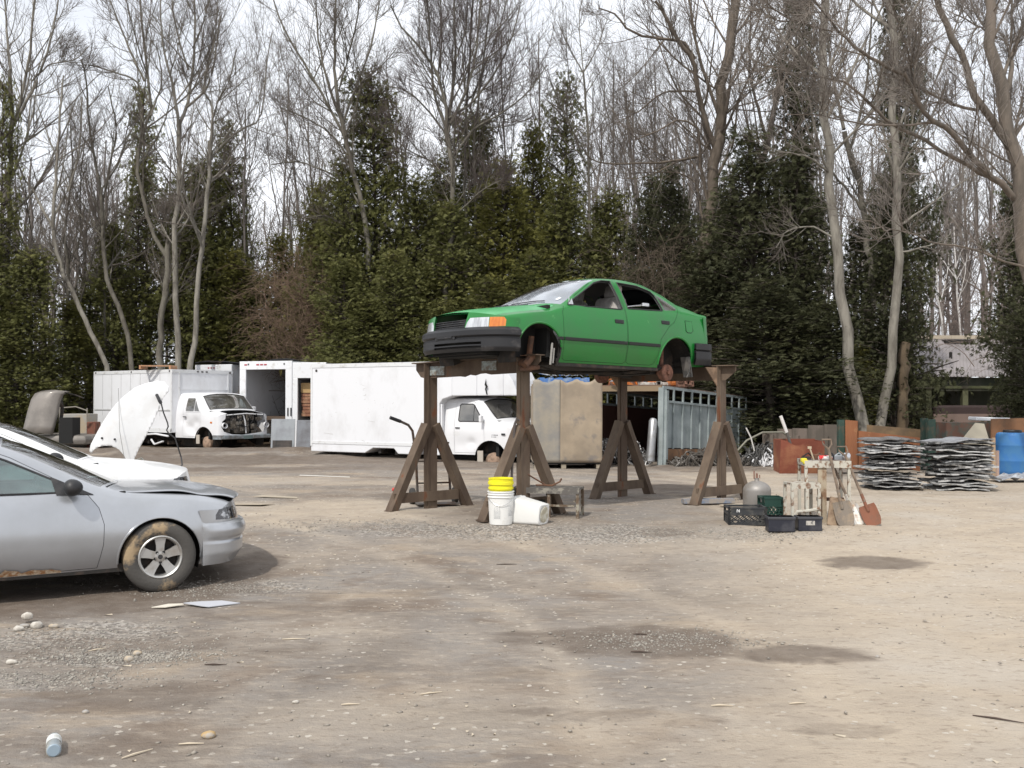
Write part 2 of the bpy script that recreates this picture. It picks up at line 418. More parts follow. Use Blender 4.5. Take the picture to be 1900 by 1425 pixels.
def seam(lab, poly, w_=.004, test=sides, plane='xz'):
    """the panel and the open gap round it"""
    return [(lab, offset_poly(poly, -w_), plane, test), ('gap', poly, plane, test)]
def wheel(name, parent, x, y, z, r, wd, side, spokes='alloy', tmat=None):
    """wheel: tyre with tread shoulders, rim with spokes; side=+1/-1 faces outward"""
    e = bpy.data.objects.new(name, None); link(e); e.parent = parent; e.location = (x, y, z)
    if side > 0: e.rotation_euler = (0, 0, PI)
    rr = r*.60; t = MB()      # local: axis Y, outside face at -y
    h = wd/2
    prof = [(rr, -h*.86), (rr+.012, -h*.98), (rr+(r-rr)*.4, -h*1.08), (rr+(r-rr)*.72, -h*1.03), (r*.955, -h*.9), (r*.985, -h*.76), (r, -h*.6), (r, -h*.2), (r-.006, -h*.16), (r-.006, -h*.1), (r, -h*.06), (r, h*.06), (r-.006, h*.1), (r, h*.2), (r, h*.6), (r*.97, h*.85), (rr+.02, h), (rr, h*.86)]
    t.lathe(prof, 48, 'Y'); t.build('tyre', tmat or TYRE, e, smooth=True)
    q = MB(); q.lathe([(rr+.004, -h*.92), (rr-.006, -h*1.0), (rr-.018, -h*.9), (rr-.025, -h*.55), (rr-.03, h*.9), (rr, h*.9)], 48, 'Y')
    if spokes == 'alloy':
        q.lathe([(0, -h*.80), (rr*.22, -h*.80), (rr*.30, -h*.74), (rr*.34, -h*.5)], 32, 'Y')
        for k in range(5):
            a = 2*PI*k/5+.32; ca, sa = math.cos(a), math.sin(a); V = []
            for rad, wv, yv in ((rr*.22, rr*.17, -h*.77), (rr*.55, rr*.19, -h*.80), (rr*.80, rr*.24, -h*.82), (rr-.008, rr*.33, -h*.86)):
                for sgn in (-1, 1):
                    for dep in (0, .03): V.append((rad*ca-sgn*wv*sa, yv+dep, rad*sa+sgn*wv*ca))
            F = []
            for i in range(3):
                b = i*4; F += [(b, b+4, b+6, b+2), (b, b+1, b+5, b+4), (b+2, b+6, b+7, b+3), (b+1, b+3, b+7, b+5)]
            q.add(V, F)
        q.build('rim', ALLOY, e, smooth=True)
        n = MB()
        for k in range(5):
            a = 2*PI*k/5+.32+PI/5; n.tf((rr*.25*math.cos(a), 0, rr*.25*math.sin(a))).lathe([(0, -h*.79), (.013, -h*.79), (.013, -h*.86)], 10, 'Y')
        n.tf(); n.lathe([(0, -h*.84), (rr*.10, -h*.84), (rr*.12, -h*.78)], 16, 'Y'); n.build('lug_nut', BLACKPL, e)
        b = MB(); b.lathe([(0, -h*.1), (rr*.9, -h*.1)], 24, 'Y'); b.build('brake_disc', UNDER, e)
    else:
        q.lathe([(0, -h*.35), (rr*.3, -h*.4), (rr*.5, -h*.25), (rr*.9, -h*.55), (rr-.01, -h*.6)], 32, 'Y'); q.build('rim', RUSTY, e, smooth=True)
    return e
def arches(P, parent, xs_, r, cz, W_, mat_=None, inner=.34):
    for x in xs_:
        for s_ in (-1, 1):
            m = MB(); n = 20; a = [PI*(-.12)+PI*1.24*i/n for i in range(n+1)]
            m.grid([[(x+r*math.cos(t), s_*(W_-.015), cz+r*math.sin(t)), (x+(r+.02)*math.cos(t), s_*(W_-.10), cz+(r+.02)*math.sin(t)), (x+(r+.015)*math.cos(t), s_*(W_-inner), cz+(r+.01)*math.sin(t))] for t in a])
            V = [(x, s_*(W_-inner), cz)] + [(x+(r+.015)*math.cos(t), s_*(W_-inner), cz+(r+.01)*math.sin(t)) for t in a]
            m.add(V, [(0, i, i+1) for i in range(1, n+1)]); m.build('wheel_well', mat_ or UNDER, parent, smooth=False)
def lip(P, parent, x, r, cz, yfun, m_, th=.012, a0=-8, a1=188):
    for s_ in (-1, 1):
        m = MB(); m.tube([(x+r*math.cos(math.radians(a)), s_*(yfun(x+r*math.cos(math.radians(a)), cz+r*math.sin(math.radians(a)))-.003), cz+r*math.sin(math.radians(a))) for a in range(a0, a1+1, 7)], th, 6)
        m.build('arch_lip', m_, parent, smooth=True)
def seat(parent, x, y, z=.25, w_=.48, m_=None):
    m = MB(); m.box(x-.25, x+.25, y-w_/2, y+w_/2, z, z+.16, .04)
    m.tf((x+.24, y, z+.10), (0, math.radians(18), 0)).box(-.07, .07, -w_/2, w_/2, 0, .56, .05)
    m.tf((x+.42, y, z+.63), (0, math.radians(14), 0)).box(-.05, .05, -.13, .13, 0, .18, .04)
    m.build('seat', m_ or SEAT, parent, smooth=True)
def cabin(parent, x0, x1, W_, zf, dash_x, dash_z, zfloor=.22):
    m = MB(); m.box(x0, x1, -W_, W_, zfloor, zfloor+.05); m.build('floor_pan', UNDER, parent)
    m = MB(); m.box(dash_x-.25, dash_x+.18, -W_+.04, W_-.04, dash_z-.25, dash_z, .05); m.build('dashboard', DSEAT, parent)
def steering(parent, x, y, z):
    m = MB(); m.tf((x, y, z), (0, math.radians(-25), 0)); m.tube([(0, .19*math.cos(a*PI/12), .19*math.sin(a*PI/12)) for a in range(25)], .014, 6); m.tube([(0, -.18, 0), (0, .18, 0)], .014, 6); m.tube([(0, 0, -.18), (-.05, 0, 0), (-.4, 0, -.05)], .02, 6)
    m.build('steering_wheel', DSEAT, parent, smooth=True)
# ================================================================ green car up on the racks
def yside(P, x, z):
    Wx = pch(P['W'])(x); a = pch(P['zr'])(x); b_ = pch(P['zb'])(x); zw = P.get('zw', .5)
    return Wx - P.get('tl', .06)*max(0, (zw-z)/max(.05, zw-a))**2 - P.get('tu', .045)*max(0, (z-zw)/max(.05, b_-zw))**2.2 + sum(am*math.exp(-((z-zc_)/wd)**2) for zc_, am, wd in P.get('crease', []))
def green_car(loc, yaw, tilt):
    t = thing('green_car', 'green four-door sedan without wheels, raised high on two brown steel racks', 'car', loc, (tilt[0], tilt[1], yaw))
    P = dict(L=4.12, x0=.04, Lf=.43, xe=4.06, Lr=.30, p=2.25, xf=1.0, xr=3.35, N=116,
        W=[(0,.80),(.47,.815),(.9,.83),(2.2,.835),(3.2,.83),(3.76,.80),(4.1,.79)],
        zr=[(0,.31),(.6,.30),(1.12,.19),(2.9,.19),(3.5,.23),(4.1,.27)],
        zb=[(0,.645),(.5,.69),(.9,.77),(1.2,.845),(2.2,.885),(3.2,.925),(3.7,.925),(4.1,.90)],
        ye=[(0,.70),(.5,.70),(.9,.72),(1.12,.735),(1.25,.725),(1.9,.58),(2.4,.555),(2.8,.56),(3.2,.61),(3.45,.66),(3.7,.70),(4.1,.69)],
        ze=[(0,.65),(.5,.705),(.9,.79),(1.15,.868),(1.25,.905),(1.55,1.10),(1.85,1.265),(2.05,1.302),(2.4,1.322),(2.75,1.30),(3.1,1.195),(3.42,1.04),(3.6,.965),(4.1,.93)],
        zc=[(0,.655),(.3,.715),(.6,.80),(.9,.882),(1.0,.92),(1.10,.98),(1.45,1.155),(1.8,1.29),(2.0,1.335),(2.4,1.366),(2.8,1.348),(3.0,1.30),(3.35,1.115),(3.5,1.03),(3.7,.975),(4.1,.945)],
        zw=.52, tl=.07, tu=.045, crease=[(.70,.006,.03)],
        lean=lambda z: .16*max(0, z-.56)+.10*max(0, z-.66), leanr=lambda z: .10*max(0, z-.6))
    LINING = mat('cabin_lining', (.13,.13,.13), .9)
    bm = carbody(P)
    fw = [(1.29,.895),(1.31,.925),(1.86,1.235),(2.0,1.275),(2.16,1.283),(2.20,.915),(2.16,.905)]
    rw = [(2.30,.925),(2.275,1.275),(2.64,1.262),(2.87,1.205),(2.92,1.15),(2.955,.955),(2.93,.945)]
    qw = [(2.985,.955),(2.945,1.165),(3.02,1.135),(3.25,.995),(3.22,.968)]
    fd = [(1.17,.24),(1.155,.60),(1.16,.80),(1.20,.865),(1.24,.905),(1.84,1.262),(1.98,1.305),(2.19,1.318),(2.235,.90),(2.24,.24),(2.2,.215),(1.21,.215)]
    rd = [(2.25,.24),(2.245,.90),(2.215,1.316),(2.62,1.306),(2.9,1.25),(3.10,1.145),(3.29,1.0),(3.24,.93),(3.14,.80),(3.02,.73),(2.86,.56),(2.82,.36),(2.76,.235),(2.7,.215),(2.3,.215)]
    top = lambda f: f.normal.z > .35 and abs(f.normal.y) < .62
    ws = [(.95+.26*(y/.70)**2, y) for y in np.linspace(-.70, .70, 13)] + [(1.88, y) for y in np.linspace(.555, -.555, 9)]
    rg = [(3.40-.13*(y/.6)**2, y) for y in np.linspace(-.585, .585, 11)] + [(2.98, y) for y in np.linspace(.50, -.50, 7)]
    hood = [(.0,-.9),(.0,.9)] + [(.50,.69),(1.0,.70),(1.13,.68)] + [(.925+.25*(y/.70)**2, y) for y in np.linspace(.64, -.64, 11)] + [(1.13,-.68),(1.0,-.70),(.50,-.69)]
    hood = [(x if x > .3 else -.2, (y if abs(y) < .8 else math.copysign(.69, y))) for x, y in hood]
    trunk = [(3.44-.13*(y/.6)**2, y) for y in np.linspace(-.60, .60, 9)] + [(4.3,.64),(4.3,-.64)]
    arF, arR = (.80, .30, .345), (3.18, .27, .335)
    R = cookie(bm, [('void', circ(*arF, 32), 'xz', sides), ('void', circ(*arR, 32), 'xz', sides),
        ('fwin', fw, 'xz', sides), ('rwin', rw, 'xz', sides), ('qwin', qw, 'xz', sides)] + seam('fdoor', fd, .0045) + seam('rdoor', rd, .0045) +
        [('ws', ws, 'xy', top), ('rg', rg, 'xy', top)] + seam('hood', hood, .004, top, 'xy') + seam('trunk', trunk, .004, top, 'xy'), 'body')
    faces_to_obj('body', R['body'], GREEN, t, thick=.022, inner=LINING, nrm=P['nrm'])
    for lab in ('fdoor', 'rdoor'):
        for s_ in (-1, 1): faces_to_obj('door', [f for f in R[lab] if f.calc_center_median().y*s_ > 0], GREEN, t, thick=.03, inner=LINING, nrm=P['nrm'])
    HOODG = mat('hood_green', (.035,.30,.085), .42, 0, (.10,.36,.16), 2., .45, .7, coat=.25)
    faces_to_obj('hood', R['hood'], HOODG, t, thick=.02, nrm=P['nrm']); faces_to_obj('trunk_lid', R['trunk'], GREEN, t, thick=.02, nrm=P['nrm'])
    faces_to_obj('windshield', R['ws'], WGLS, t); faces_to_obj('rear_window', R['rg'], GLS, t)
    for s_ in (-1, 1):
        faces_to_obj('quarter_window', [f for f in R['qwin'] if f.calc_center_median().y*s_ > 0], GLS, t)
    bm.free()
    # windshield band and window seals
    def edge(poly, mname, r=.008):
        for s_ in (-1, 1):
            m = MB(); pts = []
            for i in range(len(poly)):
                a, b = poly[i], poly[(i+1)%len(poly)]
                for k in range(3):
                    x = a[0]+(b[0]-a[0])*k/3; z = a[1]+(b[1]-a[1])*k/3; pts.append((x, s_*glassy(x, z), z))
            m.tube(pts+[pts[0]], r, 5, False); m.build('window_seal', BLACKPL, t)
    zbf, zef, yef = pch(P['zb']), pch(P['ze']), pch(P['ye'])
    def glassy(x, z):
        b_, e = zbf(x), zef(x); yb = yside(P, x, b_); k = min(1, max(0, (z-b_)/max(.02, e-b_))); return yb+(yef(x)-yb)*k+.016*math.sin(PI*k)*min(1, (e-b_)/.3)+.000
    edge(fw, ''); edge(rw, '')
    # front: header panel with lamps, bumper
    ztF = ztop_of(P['sec0'])
    hl = [(.325,.562),(.345,.63),(.385,.68),(.645,.68),(.650,.566)]; sgn_ = [(.657,.566),(.654,.68),(.82,.68),(.85,.65),(.85,.575)]
    grl = [(-.315,.562),(-.345,.80),(.345,.80),(.315,.562)]
    mir = lambda q: [(-a, z) for a, z in q][::-1]
    b2, R2, fn, am = sweep(P, True, .55, ztF, lambda z, a: 0., [('lamp', hl), ('lamp', mir(hl)), ('signal', sgn_), ('signal', mir(sgn_)), ('grille', grl)], m=16)
    faces_to_obj('front_panel', R2['fascia'], GREEN, t, fn, .015)
    for s_ in (-1, 1):
        faces_to_obj('headlight', [f for f in R2['lamp'] if f.calc_center_median().x*s_ > 0], LENS, t, fn, .02)
        faces_to_obj('turn_signal', [f for f in R2['signal'] if f.calc_center_median().x*s_ > 0], ORANGE, t, fn, .02)
    b2.free()
    m = MB()
    for z in (.585, .61, .635, .66): m.tube([(.085+.16*(z-.56), y, z) for y in (-.33, -.15, .12, .33)], .007, 5)
    for y in (-.15, .02, .2): m.tube([(.11, y, .57), (.13, y, .655)], .008, 5)
    m.box(.16, .18, -.36, .36, .54, .66); m.build('grille', BLACKPL, t)
    def bp(z, a):
        b = .055 if z > .47 else .040
        if .435 < z < .455: b = .028
        if z < .33: b -= (.33-z)*.6
        if z > .535: b -= (z-.535)*1.6
        return b
    vent = [(-.58,.365),(-.58,.395),(.22,.395),(.22,.365)]
    b3, R3, fn3, _ = sweep(P, True, .285, .575, bp, [('void', vent), ('void', [(-.58,.325),(-.58,.35),(.22,.35),(.22,.325)])], m=26)
    BUMP = mat('bumper_black', (.016,.016,.018), .48, 0, (.09,.083,.08), 2.6, .58, .75, stretch=(1,1,2), bump=.04)
    faces_to_obj('front_bumper', R3['fascia'], BUMP, t, fn3, .03); b3.free()
    m = MB(); m.box(.0, .02, -.20, .20, .43, .545, .008); m.tf().box(-.012, .004, -.155, .155, .445, .53, .01); m.build('licence_plate_bracket', BLACKPL, t)
    m = MB(); m.box(.18, .5, -.50, .50, .27, .55); m.box(.25, 1.05, -.48, .48, .25, .64); m.box(1.0, 1.05, -.70, .70, .25, .88); m.build('engine_bay', DARK, t)
    # tail
    b4, R4, fn4, _ = sweep(P, False, .52, ztop_of(P['sec1']), lambda z, a: 0., [('lamp', [(.42,.66),(.42,.86),(.80,.86),(.80,.66)]), ('lamp', mir([(.42,.66),(.42,.86),(.80,.86),(.80,.66)]))])
    faces_to_obj('rear_panel', R4['fascia'], GREEN, t, fn4, .015)
    RED = mat('red_lens', (.30,.015,.015), .2, coat=1)
    for s_ in (-1, 1): faces_to_obj('tail_light', [f for f in R4['lamp'] if f.calc_center_median().x*s_ > 0], RED, t, fn4, .02)
    b4.free()
    b5, R5, fn5, _ = sweep(P, False, .25, .545, lambda z, a: .055-(.3*(.33-z) if z < .33 else 0)-(.02 if .44 < z < .455 else 0), [], m=18, ext=.235)
    faces_to_obj('rear_bumper', R5['fascia'], BUMP, t, fn5, .03); b5.free()
    # arches, underbody
    arches(P, t, (.80,), .345, .30, .785); arches(P, t, (3.18,), .335, .27, .785)
    for (x, z, r) in (arF, arR): lip(P, t, x, r, z, lambda x_, z_: yside(P, x_, max(z_, .2)), GREEN, .014, 12 if x < 2 else 4, 186 if x > 2 else 184)
    m = MB(); m.box(1.12, 2.86, -.74, .74, .17, .20); m.box(1.12, 2.86, -.76, -.70, .15, .24); m.box(1.12, 2.86, .70, .76, .15, .24); m.box(2.8, 3.95, -.46, .46, .19, .28); m.box(3.5, 3.98, -.74, .74, .24, .30)
    m.box(.5, 1.15, -.47, .47, .245, .27); m.box(3.0, 3.12, -.5, .5, .12, .20)
    m.tube([(1.0,-.2,.12), (1.6,-.15,.10), (2.6,-.1,.13), (3.1,.1,.14), (3.9,.3,.18)], .026, 8); m.tube([(2.9,.28,.2),(3.5,.38,.17)], .08, 10)
    m.tube([(1.05,-.42,.16),(1.5,-.52,.07),(2.3,-.35,.12),(2.8,-.45,.13)], .012, 6); m.tube([(2.5,-.5,.12),(3.15,-.62,.20)], .025, 6); m.build('underbody', UNDER, t)
    m = MB(); m.tube([(.80,-.40,.18), (.80,-.60,.20)], .04, 8); m.tube([(.83,-.55,.16), (.86,-.58,.50)], .035, 8); m.tube([(.70,-.55,.10),(.95,-.62,.13)], .03, 6); m.tube([(.72,-.62,.14),(.86,-.60,.26)], .045, 8); m.build('front_suspension', RUSTY, t)
    HOSE = mat('grey_hose', (.30,.29,.27), .6); m = MB(); m.tube([(1.03,-.73,.16),(1.04,-.745,.35),(1.05,-.74,.42)], .014, 6); m.tube([(1.07,-.73,.18),(1.075,-.745,.36)], .012, 6); m.build('brake_hose', HOSE, t)
    for s_ in (-1, 1):
        m = MB(); m.tf((3.18, s_*.60, .14)).lathe([(0,-.09*1),(.03,-.09),(.032,-.065),(.10,-.062),(.112,-.05),(.112,.03),(0,.03)] if s_ < 0 else [(0,.09),(.03,.09),(.032,.065),(.10,.062),(.112,.05),(.112,-.03),(0,-.03)], 28, 'Y'); m.tf(); m.tube([(3.18, s_*.2, .16),(3.18, s_*.58, .15)], .03, 8); m.tube([(3.2,s_*.52,.16),(3.22,s_*.5,.5)], .03, 8)
        m.build('brake_drum', mat('drum_rust', (.26,.125,.085), .85, .1, (.14,.07,.05), 14, .4, .6, bump=.3), t, smooth=True)
    m = MB(); m.grid([[(3.46+.02*k, y, .36-.09*k+.0) for y in (-.80,-.72,-.64)] for k in range(4)]); m.tube([(3.44,-.80,.34),(3.46,-.79,.16),(3.42,-.78,.08)], .008, 5)
    o = m.build('mud_flap', mat('flap_rubber', (.06,.06,.06), .6, 0, (.16,.15,.14), 6), t); md = o.modifiers.new('th', 'SOLIDIFY'); md.thickness = .01
    # trim, handles, fuel flap, stickers
    SCR = mat('worn_trim', (.015,.016,.015), .6, 0, (.09,.14,.09), 5, .62, .70)
    for s_ in (-1, 1):
        for (xa, xb) in ((1.06, 1.15), (1.17, 2.235), (2.255, 2.84)):
            m = MB(); n = 8; m.grid([[(xa+(xb-xa)*i/n, s_*(yside(P, xa+(xb-xa)*i/n, z)+dd), z) for z, dd in ((.455,.0),(.46,.012),(.492,.012),(.497,.0))] for i in range(n+1)]); m.build('side_moulding', SCR, t)
        for x, z in ((2.10, .745), (2.96, .79)):
            m = MB(); yy = yside(P, x, z); m.box(x-.075, x+.075, s_*yy-.012, s_*yy+.014, z-.027, z+.022, .008); m.build('door_handle', BLACKPL, t)
    m = MB(); q = [(3.36,.70),(3.36,.84),(3.50,.84),(3.51,.71),(3.47,.68),(3.39,.68)]; pts = [(x, -(yside(P, x, z)+.001), z) for x, z in q]
    m.tube(pts+[pts[0]], .0035, 4, False); m.build('fuel_flap', DARK, t)
    m = MB(); m.tube([(1.30,-.765,.90),(1.31,-.745,1.0)], .006, 4); m.add([(1.27,-.785,.905),(1.34,-.765,.98),(1.35,-.785,.905)], [(0,1,2)]); m.build('mirror_mount', CHROME, t)
    STK = mat('paper_sticker', (.70,.74,.78), .6)
    def ons(x, y, dz=.004):
        c = pch(P['zc'])(x); e = pch(P['ze'])(x); ww = pch(P['ye'])(x); k = 1-abs(y)/ww; return (x, y, e+(c-e)*(1-(1-k)**2.3)+dz)
    m = MB()
    for (x0_, x1_, y0_, y1_) in ((1.78,1.82,-.20,-.10),(1.74,1.78,-.45,-.42),(1.25,1.32,-.60,-.56)): m.grid([[ons(x, y) for y in (y0_, y1_)] for x in (x0_, x1_)])
    m.build('sticker', STK, t)
    m = MB(); m.tube([ons(1.02+.2*((-.5+.1*i)/.66)**2, -.5+.1*i, .012) for i in range(6)], .006, 5); m.tube([ons(1.0+.2*((.05+.09*i)/.66)**2, .05+.09*i, .012) for i in range(6)], .006, 5); m.build('wiper', BLACKPL, t)
    # cabin: lilac grey seats, mirror dangling behind
    m = MB(); m.box(1.1, 2.95, -.72, .72, .21, .25); m.box(2.9, 3.0, -.66, .66, .25, .86); m.box(2.95, 3.4, -.62, .62, .84, .87); m.build('cabin_floor', DARK, t)
    m = MB(); m.box(1.05, 1.40, -.66, .66, .62, .88, .05); m.build('dashboard', DSEAT, t); steering(t, 1.55, -.34, .84)
    for s_ in (-1, 1): seat(t, 2.0, s_*.36, .47); 
    m = MB(); m.box(2.55, 2.95, -.6, .6, .40, .55, .04); m.tf((2.9,0,.5), (0,.3,0)).box(-.06,.06,-.6,.6,0,.42,.04); m.build('rear_seat', DSEAT, t, smooth=True)
    m = MB(); m.tube([(2.32,-.70,.95),(2.65,-.66,1.0),(2.72,-.60,1.01)], .012, 6); m.tf((2.78,-.62,1.02)).box(-.07,.07,-.02,.02,-.03,.03,.015); m.build('seat_belt_arm', CHROME, t)
    m = MB(); m.tube([(3.45,.45,1.0),(3.50,.50,1.15),(3.46,.5,1.28),(3.5,.5,1.40)], .012, 5); m.tube([(3.75,.5,.96),(3.68,.5,1.10),(3.62,.52,1.2)], .016, 5); m.build('trunk_spring', mat('teal_wire', (.04,.16,.11), .6), t)
    t.scale = (1.04, 1.02, 1.03)
    return t
green_car((-.83, 12.18, 1.735), math.radians(39.4), (math.radians(-.6), math.radians(1.0)))
# ================================================================ silver sedan and the white one beside it
def sedan(name, label, loc, yaw, paint, lift=0., glassm=None, detail=True, pitch=0.):
    t = thing(name, label, 'car', loc, (0, pitch, yaw))
    P = dict(L=4.55, x0=.11, Lf=.46, xe=4.50, Lr=.35, p=2.5, xf=1.15, xr=3.6, N=120,
        W=[(0,.80),(.55,.835),(.93,.85),(2.5,.86),(3.5,.855),(4.1,.83),(4.5,.82)],
        zr=[(0,.22),(1.2,.205),(3.2,.21),(4.0,.25),(4.5,.28)],
        zb=[(0,.60),(.55,.70),(.93,.775),(1.3,.83),(1.6,.855),(2.5,.885),(3.5,.93),(4.5,.92)],
        ye=[(0,.66),(.55,.69),(.93,.70),(1.3,.715),(1.45,.70),(2.25,.56),(2.7,.545),(3.2,.56),(3.6,.62),(3.9,.68),(4.5,.68)],
        ze=[(0,.60),(.55,.735),(.93,.83),(1.25,.875),(1.42,.915),(1.8,1.10),(2.15,1.26),(2.4,1.325),(2.8,1.34),(3.2,1.27),(3.6,1.08),(3.85,.97),(4.5,.94)],
        zc=[(0,.605),(.3,.69),(.6,.775),(.93,.855),(1.15,.91),(1.27,.965),(1.7,1.165),(2.1,1.325),(2.4,1.375),(2.8,1.39),(3.2,1.34),(3.7,1.09),(3.9,1.0),(4.5,.96)],
        zw=.50, tl=.09, tu=.06, crease=[(.53,.010,.035),(.30,.008,.04)],
        lean=lambda z: .12*max(0, z-.50)+.14*max(0, z-.60), leanr=lambda z: .10*max(0, z-.6))
    bm = carbody(P)
    aF, aR = (.93, .30, .352), (3.57, .30, .35)
    fw = [(1.60,.895),(1.63,.93),(2.13,1.17),(2.32,1.245),(2.55,1.285),(2.72,1.29),(2.78,.915),(2.7,.905)]
    rw = [(2.86,.925),(2.82,1.285),(3.1,1.255),(3.38,1.13),(3.52,1.03),(3.5,.955),(3.45,.945)]
    fd = [(1.44,.245),(1.395,.45),(1.39,.62),(1.43,.76),(1.51,.865),(1.56,.90),(2.1,1.195),(2.36,1.30),(2.77,1.325),(2.83,.9),(2.83,.24),(2.78,.23)]
    rd = [(2.845,.24),(2.845,.9),(2.79,1.325),(3.12,1.285),(3.42,1.15),(3.62,1.0),(3.56,.80),(3.35,.66),(3.20,.52),(3.15,.24)]
    top = lambda f: f.normal.z > .30 and abs(f.normal.y) < .66
    ws = [(1.20+.20*(y/.66)**2, y) for y in np.linspace(-.665, .665, 13)] + [(2.16-.03*(1-(y/.5)**2), y) for y in np.linspace(.50, -.50, 9)]
    rg = [(3.80-.15*(y/.6)**2, y) for y in np.linspace(-.58, .58, 11)] + [(3.2, y) for y in np.linspace(.47, -.47, 7)]
    hood = [(-.2,-.67),(-.2,.67),(.60,.68),(1.0,.69),(1.30,.685)] + [(1.17+.20*(y/.66)**2, y) for y in np.linspace(.64, -.64, 11)] + [(1.30,-.685),(1.0,-.69),(.60,-.68)]
    R = cookie(bm, [('void', circ(*aF, 36), 'xz', sides), ('void', circ(*aR, 36), 'xz', sides), ('fwin', fw, 'xz', sides), ('rwin', rw, 'xz', sides)]
        + seam('fdoor', fd, .0045) + seam('rdoor', rd, .0045) + [('ws', ws, 'xy', top), ('rg', rg, 'xy', top)] + seam('hood', hood, .004, top, 'xy'), 'body')
    LINING = MATS['cabin_lining']; faces_to_obj('body', R['body'], paint, t, thick=.022, inner=LINING, nrm=P['nrm'])
    for lab in ('fdoor', 'rdoor'):
        for s_ in (-1, 1): faces_to_obj('door', [f for f in R[lab] if f.calc_center_median().y*s_ > 0], paint, t, thick=.03, inner=LINING, nrm=P['nrm'])
    for lab in ('fwin', 'rwin'):
        for s_ in (-1, 1): faces_to_obj('side_window', [f for f in R[lab] if f.calc_center_median().y*s_ > 0], glassm or TGLS, t)
    faces_to_obj('windshield', R['ws'], SWGL, t); faces_to_obj('rear_window', R['rg'], TGLS, t)
    if lift:
        hx, hz = 1.22, .90; c, s_ = math.cos(lift), math.sin(lift)
        def hf(v):
            d = max(0, .55-v.x); cr = .035*math.exp(-((v.x-.55)/.14)**2)*(0 if abs(v.y) < .2 else 1)   # bent where it was pulled
            z = v.z + .10*math.exp(-(v.x/.25)**2)*0
            dd_ = min(1, max(0, (.62-v.x)/.5))**1.5; z -= .065*dd_; x, z = v.x-.05*dd_-hx, z-hz; return Vector((hx+x*c+z*s_, v.y, hz-x*s_+z*c-cr))
        faces_to_obj('hood', R['hood'], paint, t, hf, .008, rim=True, nrm=P['nrm'])
    else: faces_to_obj('hood', R['hood'], paint, t, thick=.02, nrm=P['nrm'])
    bm.free()
    zbf, zef, yef = pch(P['zb']), pch(P['ze']), pch(P['ye'])
    def gy(x, z):
        b_, e = zbf(x), zef(x); yb = yside(P, x, b_); k = min(1, max(0, (z-b_)/max(.02, e-b_))); return yb+(yef(x)-yb)*k+.016*math.sin(PI*k)*min(1, (e-b_)/.3)
    for poly in (fw, rw):
        for s_ in (-1, 1):
            m = MB(); pts = []
            for i in range(len(poly)):
                a, b = poly[i], poly[(i+1)%len(poly)]
                for k in range(3): x = a[0]+(b[0]-a[0])*k/3; z = a[1]+(b[1]-a[1])*k/3; pts.append((x, s_*gy(x, z), z))
            m.tube(pts+[pts[0]], .010, 5, False); m.build('window_seal', BLACKPL, t)
    ztF = ztop_of(P['sec0'])
    hl = [(.50,.585),(.54,.66),(.62,.70),(.88,.70),(.94,.64),(.95,.60)]; mir = lambda q: [(-a, z) for a, z in q][::-1]
    b2, R2, fn, _ = sweep(P, True, .575, ztF, lambda z, a: 0., [('lamp', hl), ('lamp', mir(hl))], m=12)
    faces_to_obj('front_panel', R2['fascia'], paint, t, fn, .015)
    for s_ in (-1, 1): faces_to_obj('headlight', [f for f in R2['lamp'] if f.calc_center_median().x*s_ > 0], DLENS, t, fn, .03)
    b2.free()
    def bp(z, a):
        b = .035 + .03*math.exp(-((z-.50)/.06)**2) - (.012 if .40 < z < .43 else 0)
        if z < .30: b -= (.30-z)*.7
        if z > .555: b -= (z-.555)*2.2
        return b
    b3, R3, fn3, _ = sweep(P, True, .20, .588, bp, [('void', [(-.45,.27),(-.45,.37),(.45,.37),(.45,.27)])], m=24, taper=.35)
    faces_to_obj('front_bumper', R3['fascia'], paint, t, fn3, .02); b3.free()
    m = MB(); m.box(.22, .6, -.56, .56, .26, .60); m.box(.3, 1.2, -.48, .48, .20, .72); m.box(1.2, 1.25, -.70, .70, .25, .88); m.box(.24,.32,-.56,.56,.56,.64); m.build('engine_bay', DARK, t)
    b4, R4, fn4, _ = sweep(P, False, .55, ztop_of(P['sec1']), lambda z, a: 0., []); faces_to_obj('rear_panel', R4['fascia'], paint, t, fn4, .015); b4.free()
    b5, R5, fn5, _ = sweep(P, False, .25, .57, lambda z, a: .04, [], ext=.2, taper=.3); faces_to_obj('rear_bumper', R5['fascia'], paint, t, fn5, .02); b5.free()
    arches(P, t, (.93, 3.57), .352, .30, .785)
    for (x, z, r) in (aF, aR): lip(P, t, x, r, z, lambda x_, z_: yside(P, x_, max(z_, .22)), paint, .010, -5, 185)
    for s_ in (-1, 1):
        for x in (.93, 3.57): wheel('wheel', t, x, s_*.745, .305, .308, .19, s_, tmat=MUDTY if (x < 1 and s_ > 0) else TYRE)
    for s_ in (-1, 1):       # mirror with its black triangle, and handle
        m = MB(); m.prism([(1.475,.875),(1.60,.965),(1.72,1.0),(1.66,.89)], 0, .01, 'xz')
        V = []; q = [(1.47,.872),(1.80,1.03),(1.76,.882)]
        for dd in (.012, -.002): V += [(x, s_*(gy(x, z)+dd), z) for x, z in q]
        m = MB(); m.add(V, [(0,1,2),(5,4,3),(0,3,4,1),(1,4,5,2),(2,5,3,0)]); o = m.build('mirror_base', BLACKPL, t)
        m = MB(); bmv = bmesh.new(); bmesh.ops.create_uvsphere(bmv, u_segments=20, v_segments=12, radius=1)
        V = [Vector((1.66+.075*v.co.x*(1.25 if v.co.x < 0 else .8), s_*(.90+.085*v.co.y), .945+.072*v.co.z)) for v in bmv.verts]; F = [[v.index for v in f.verts] for f in bmv.faces]; bmv.free()
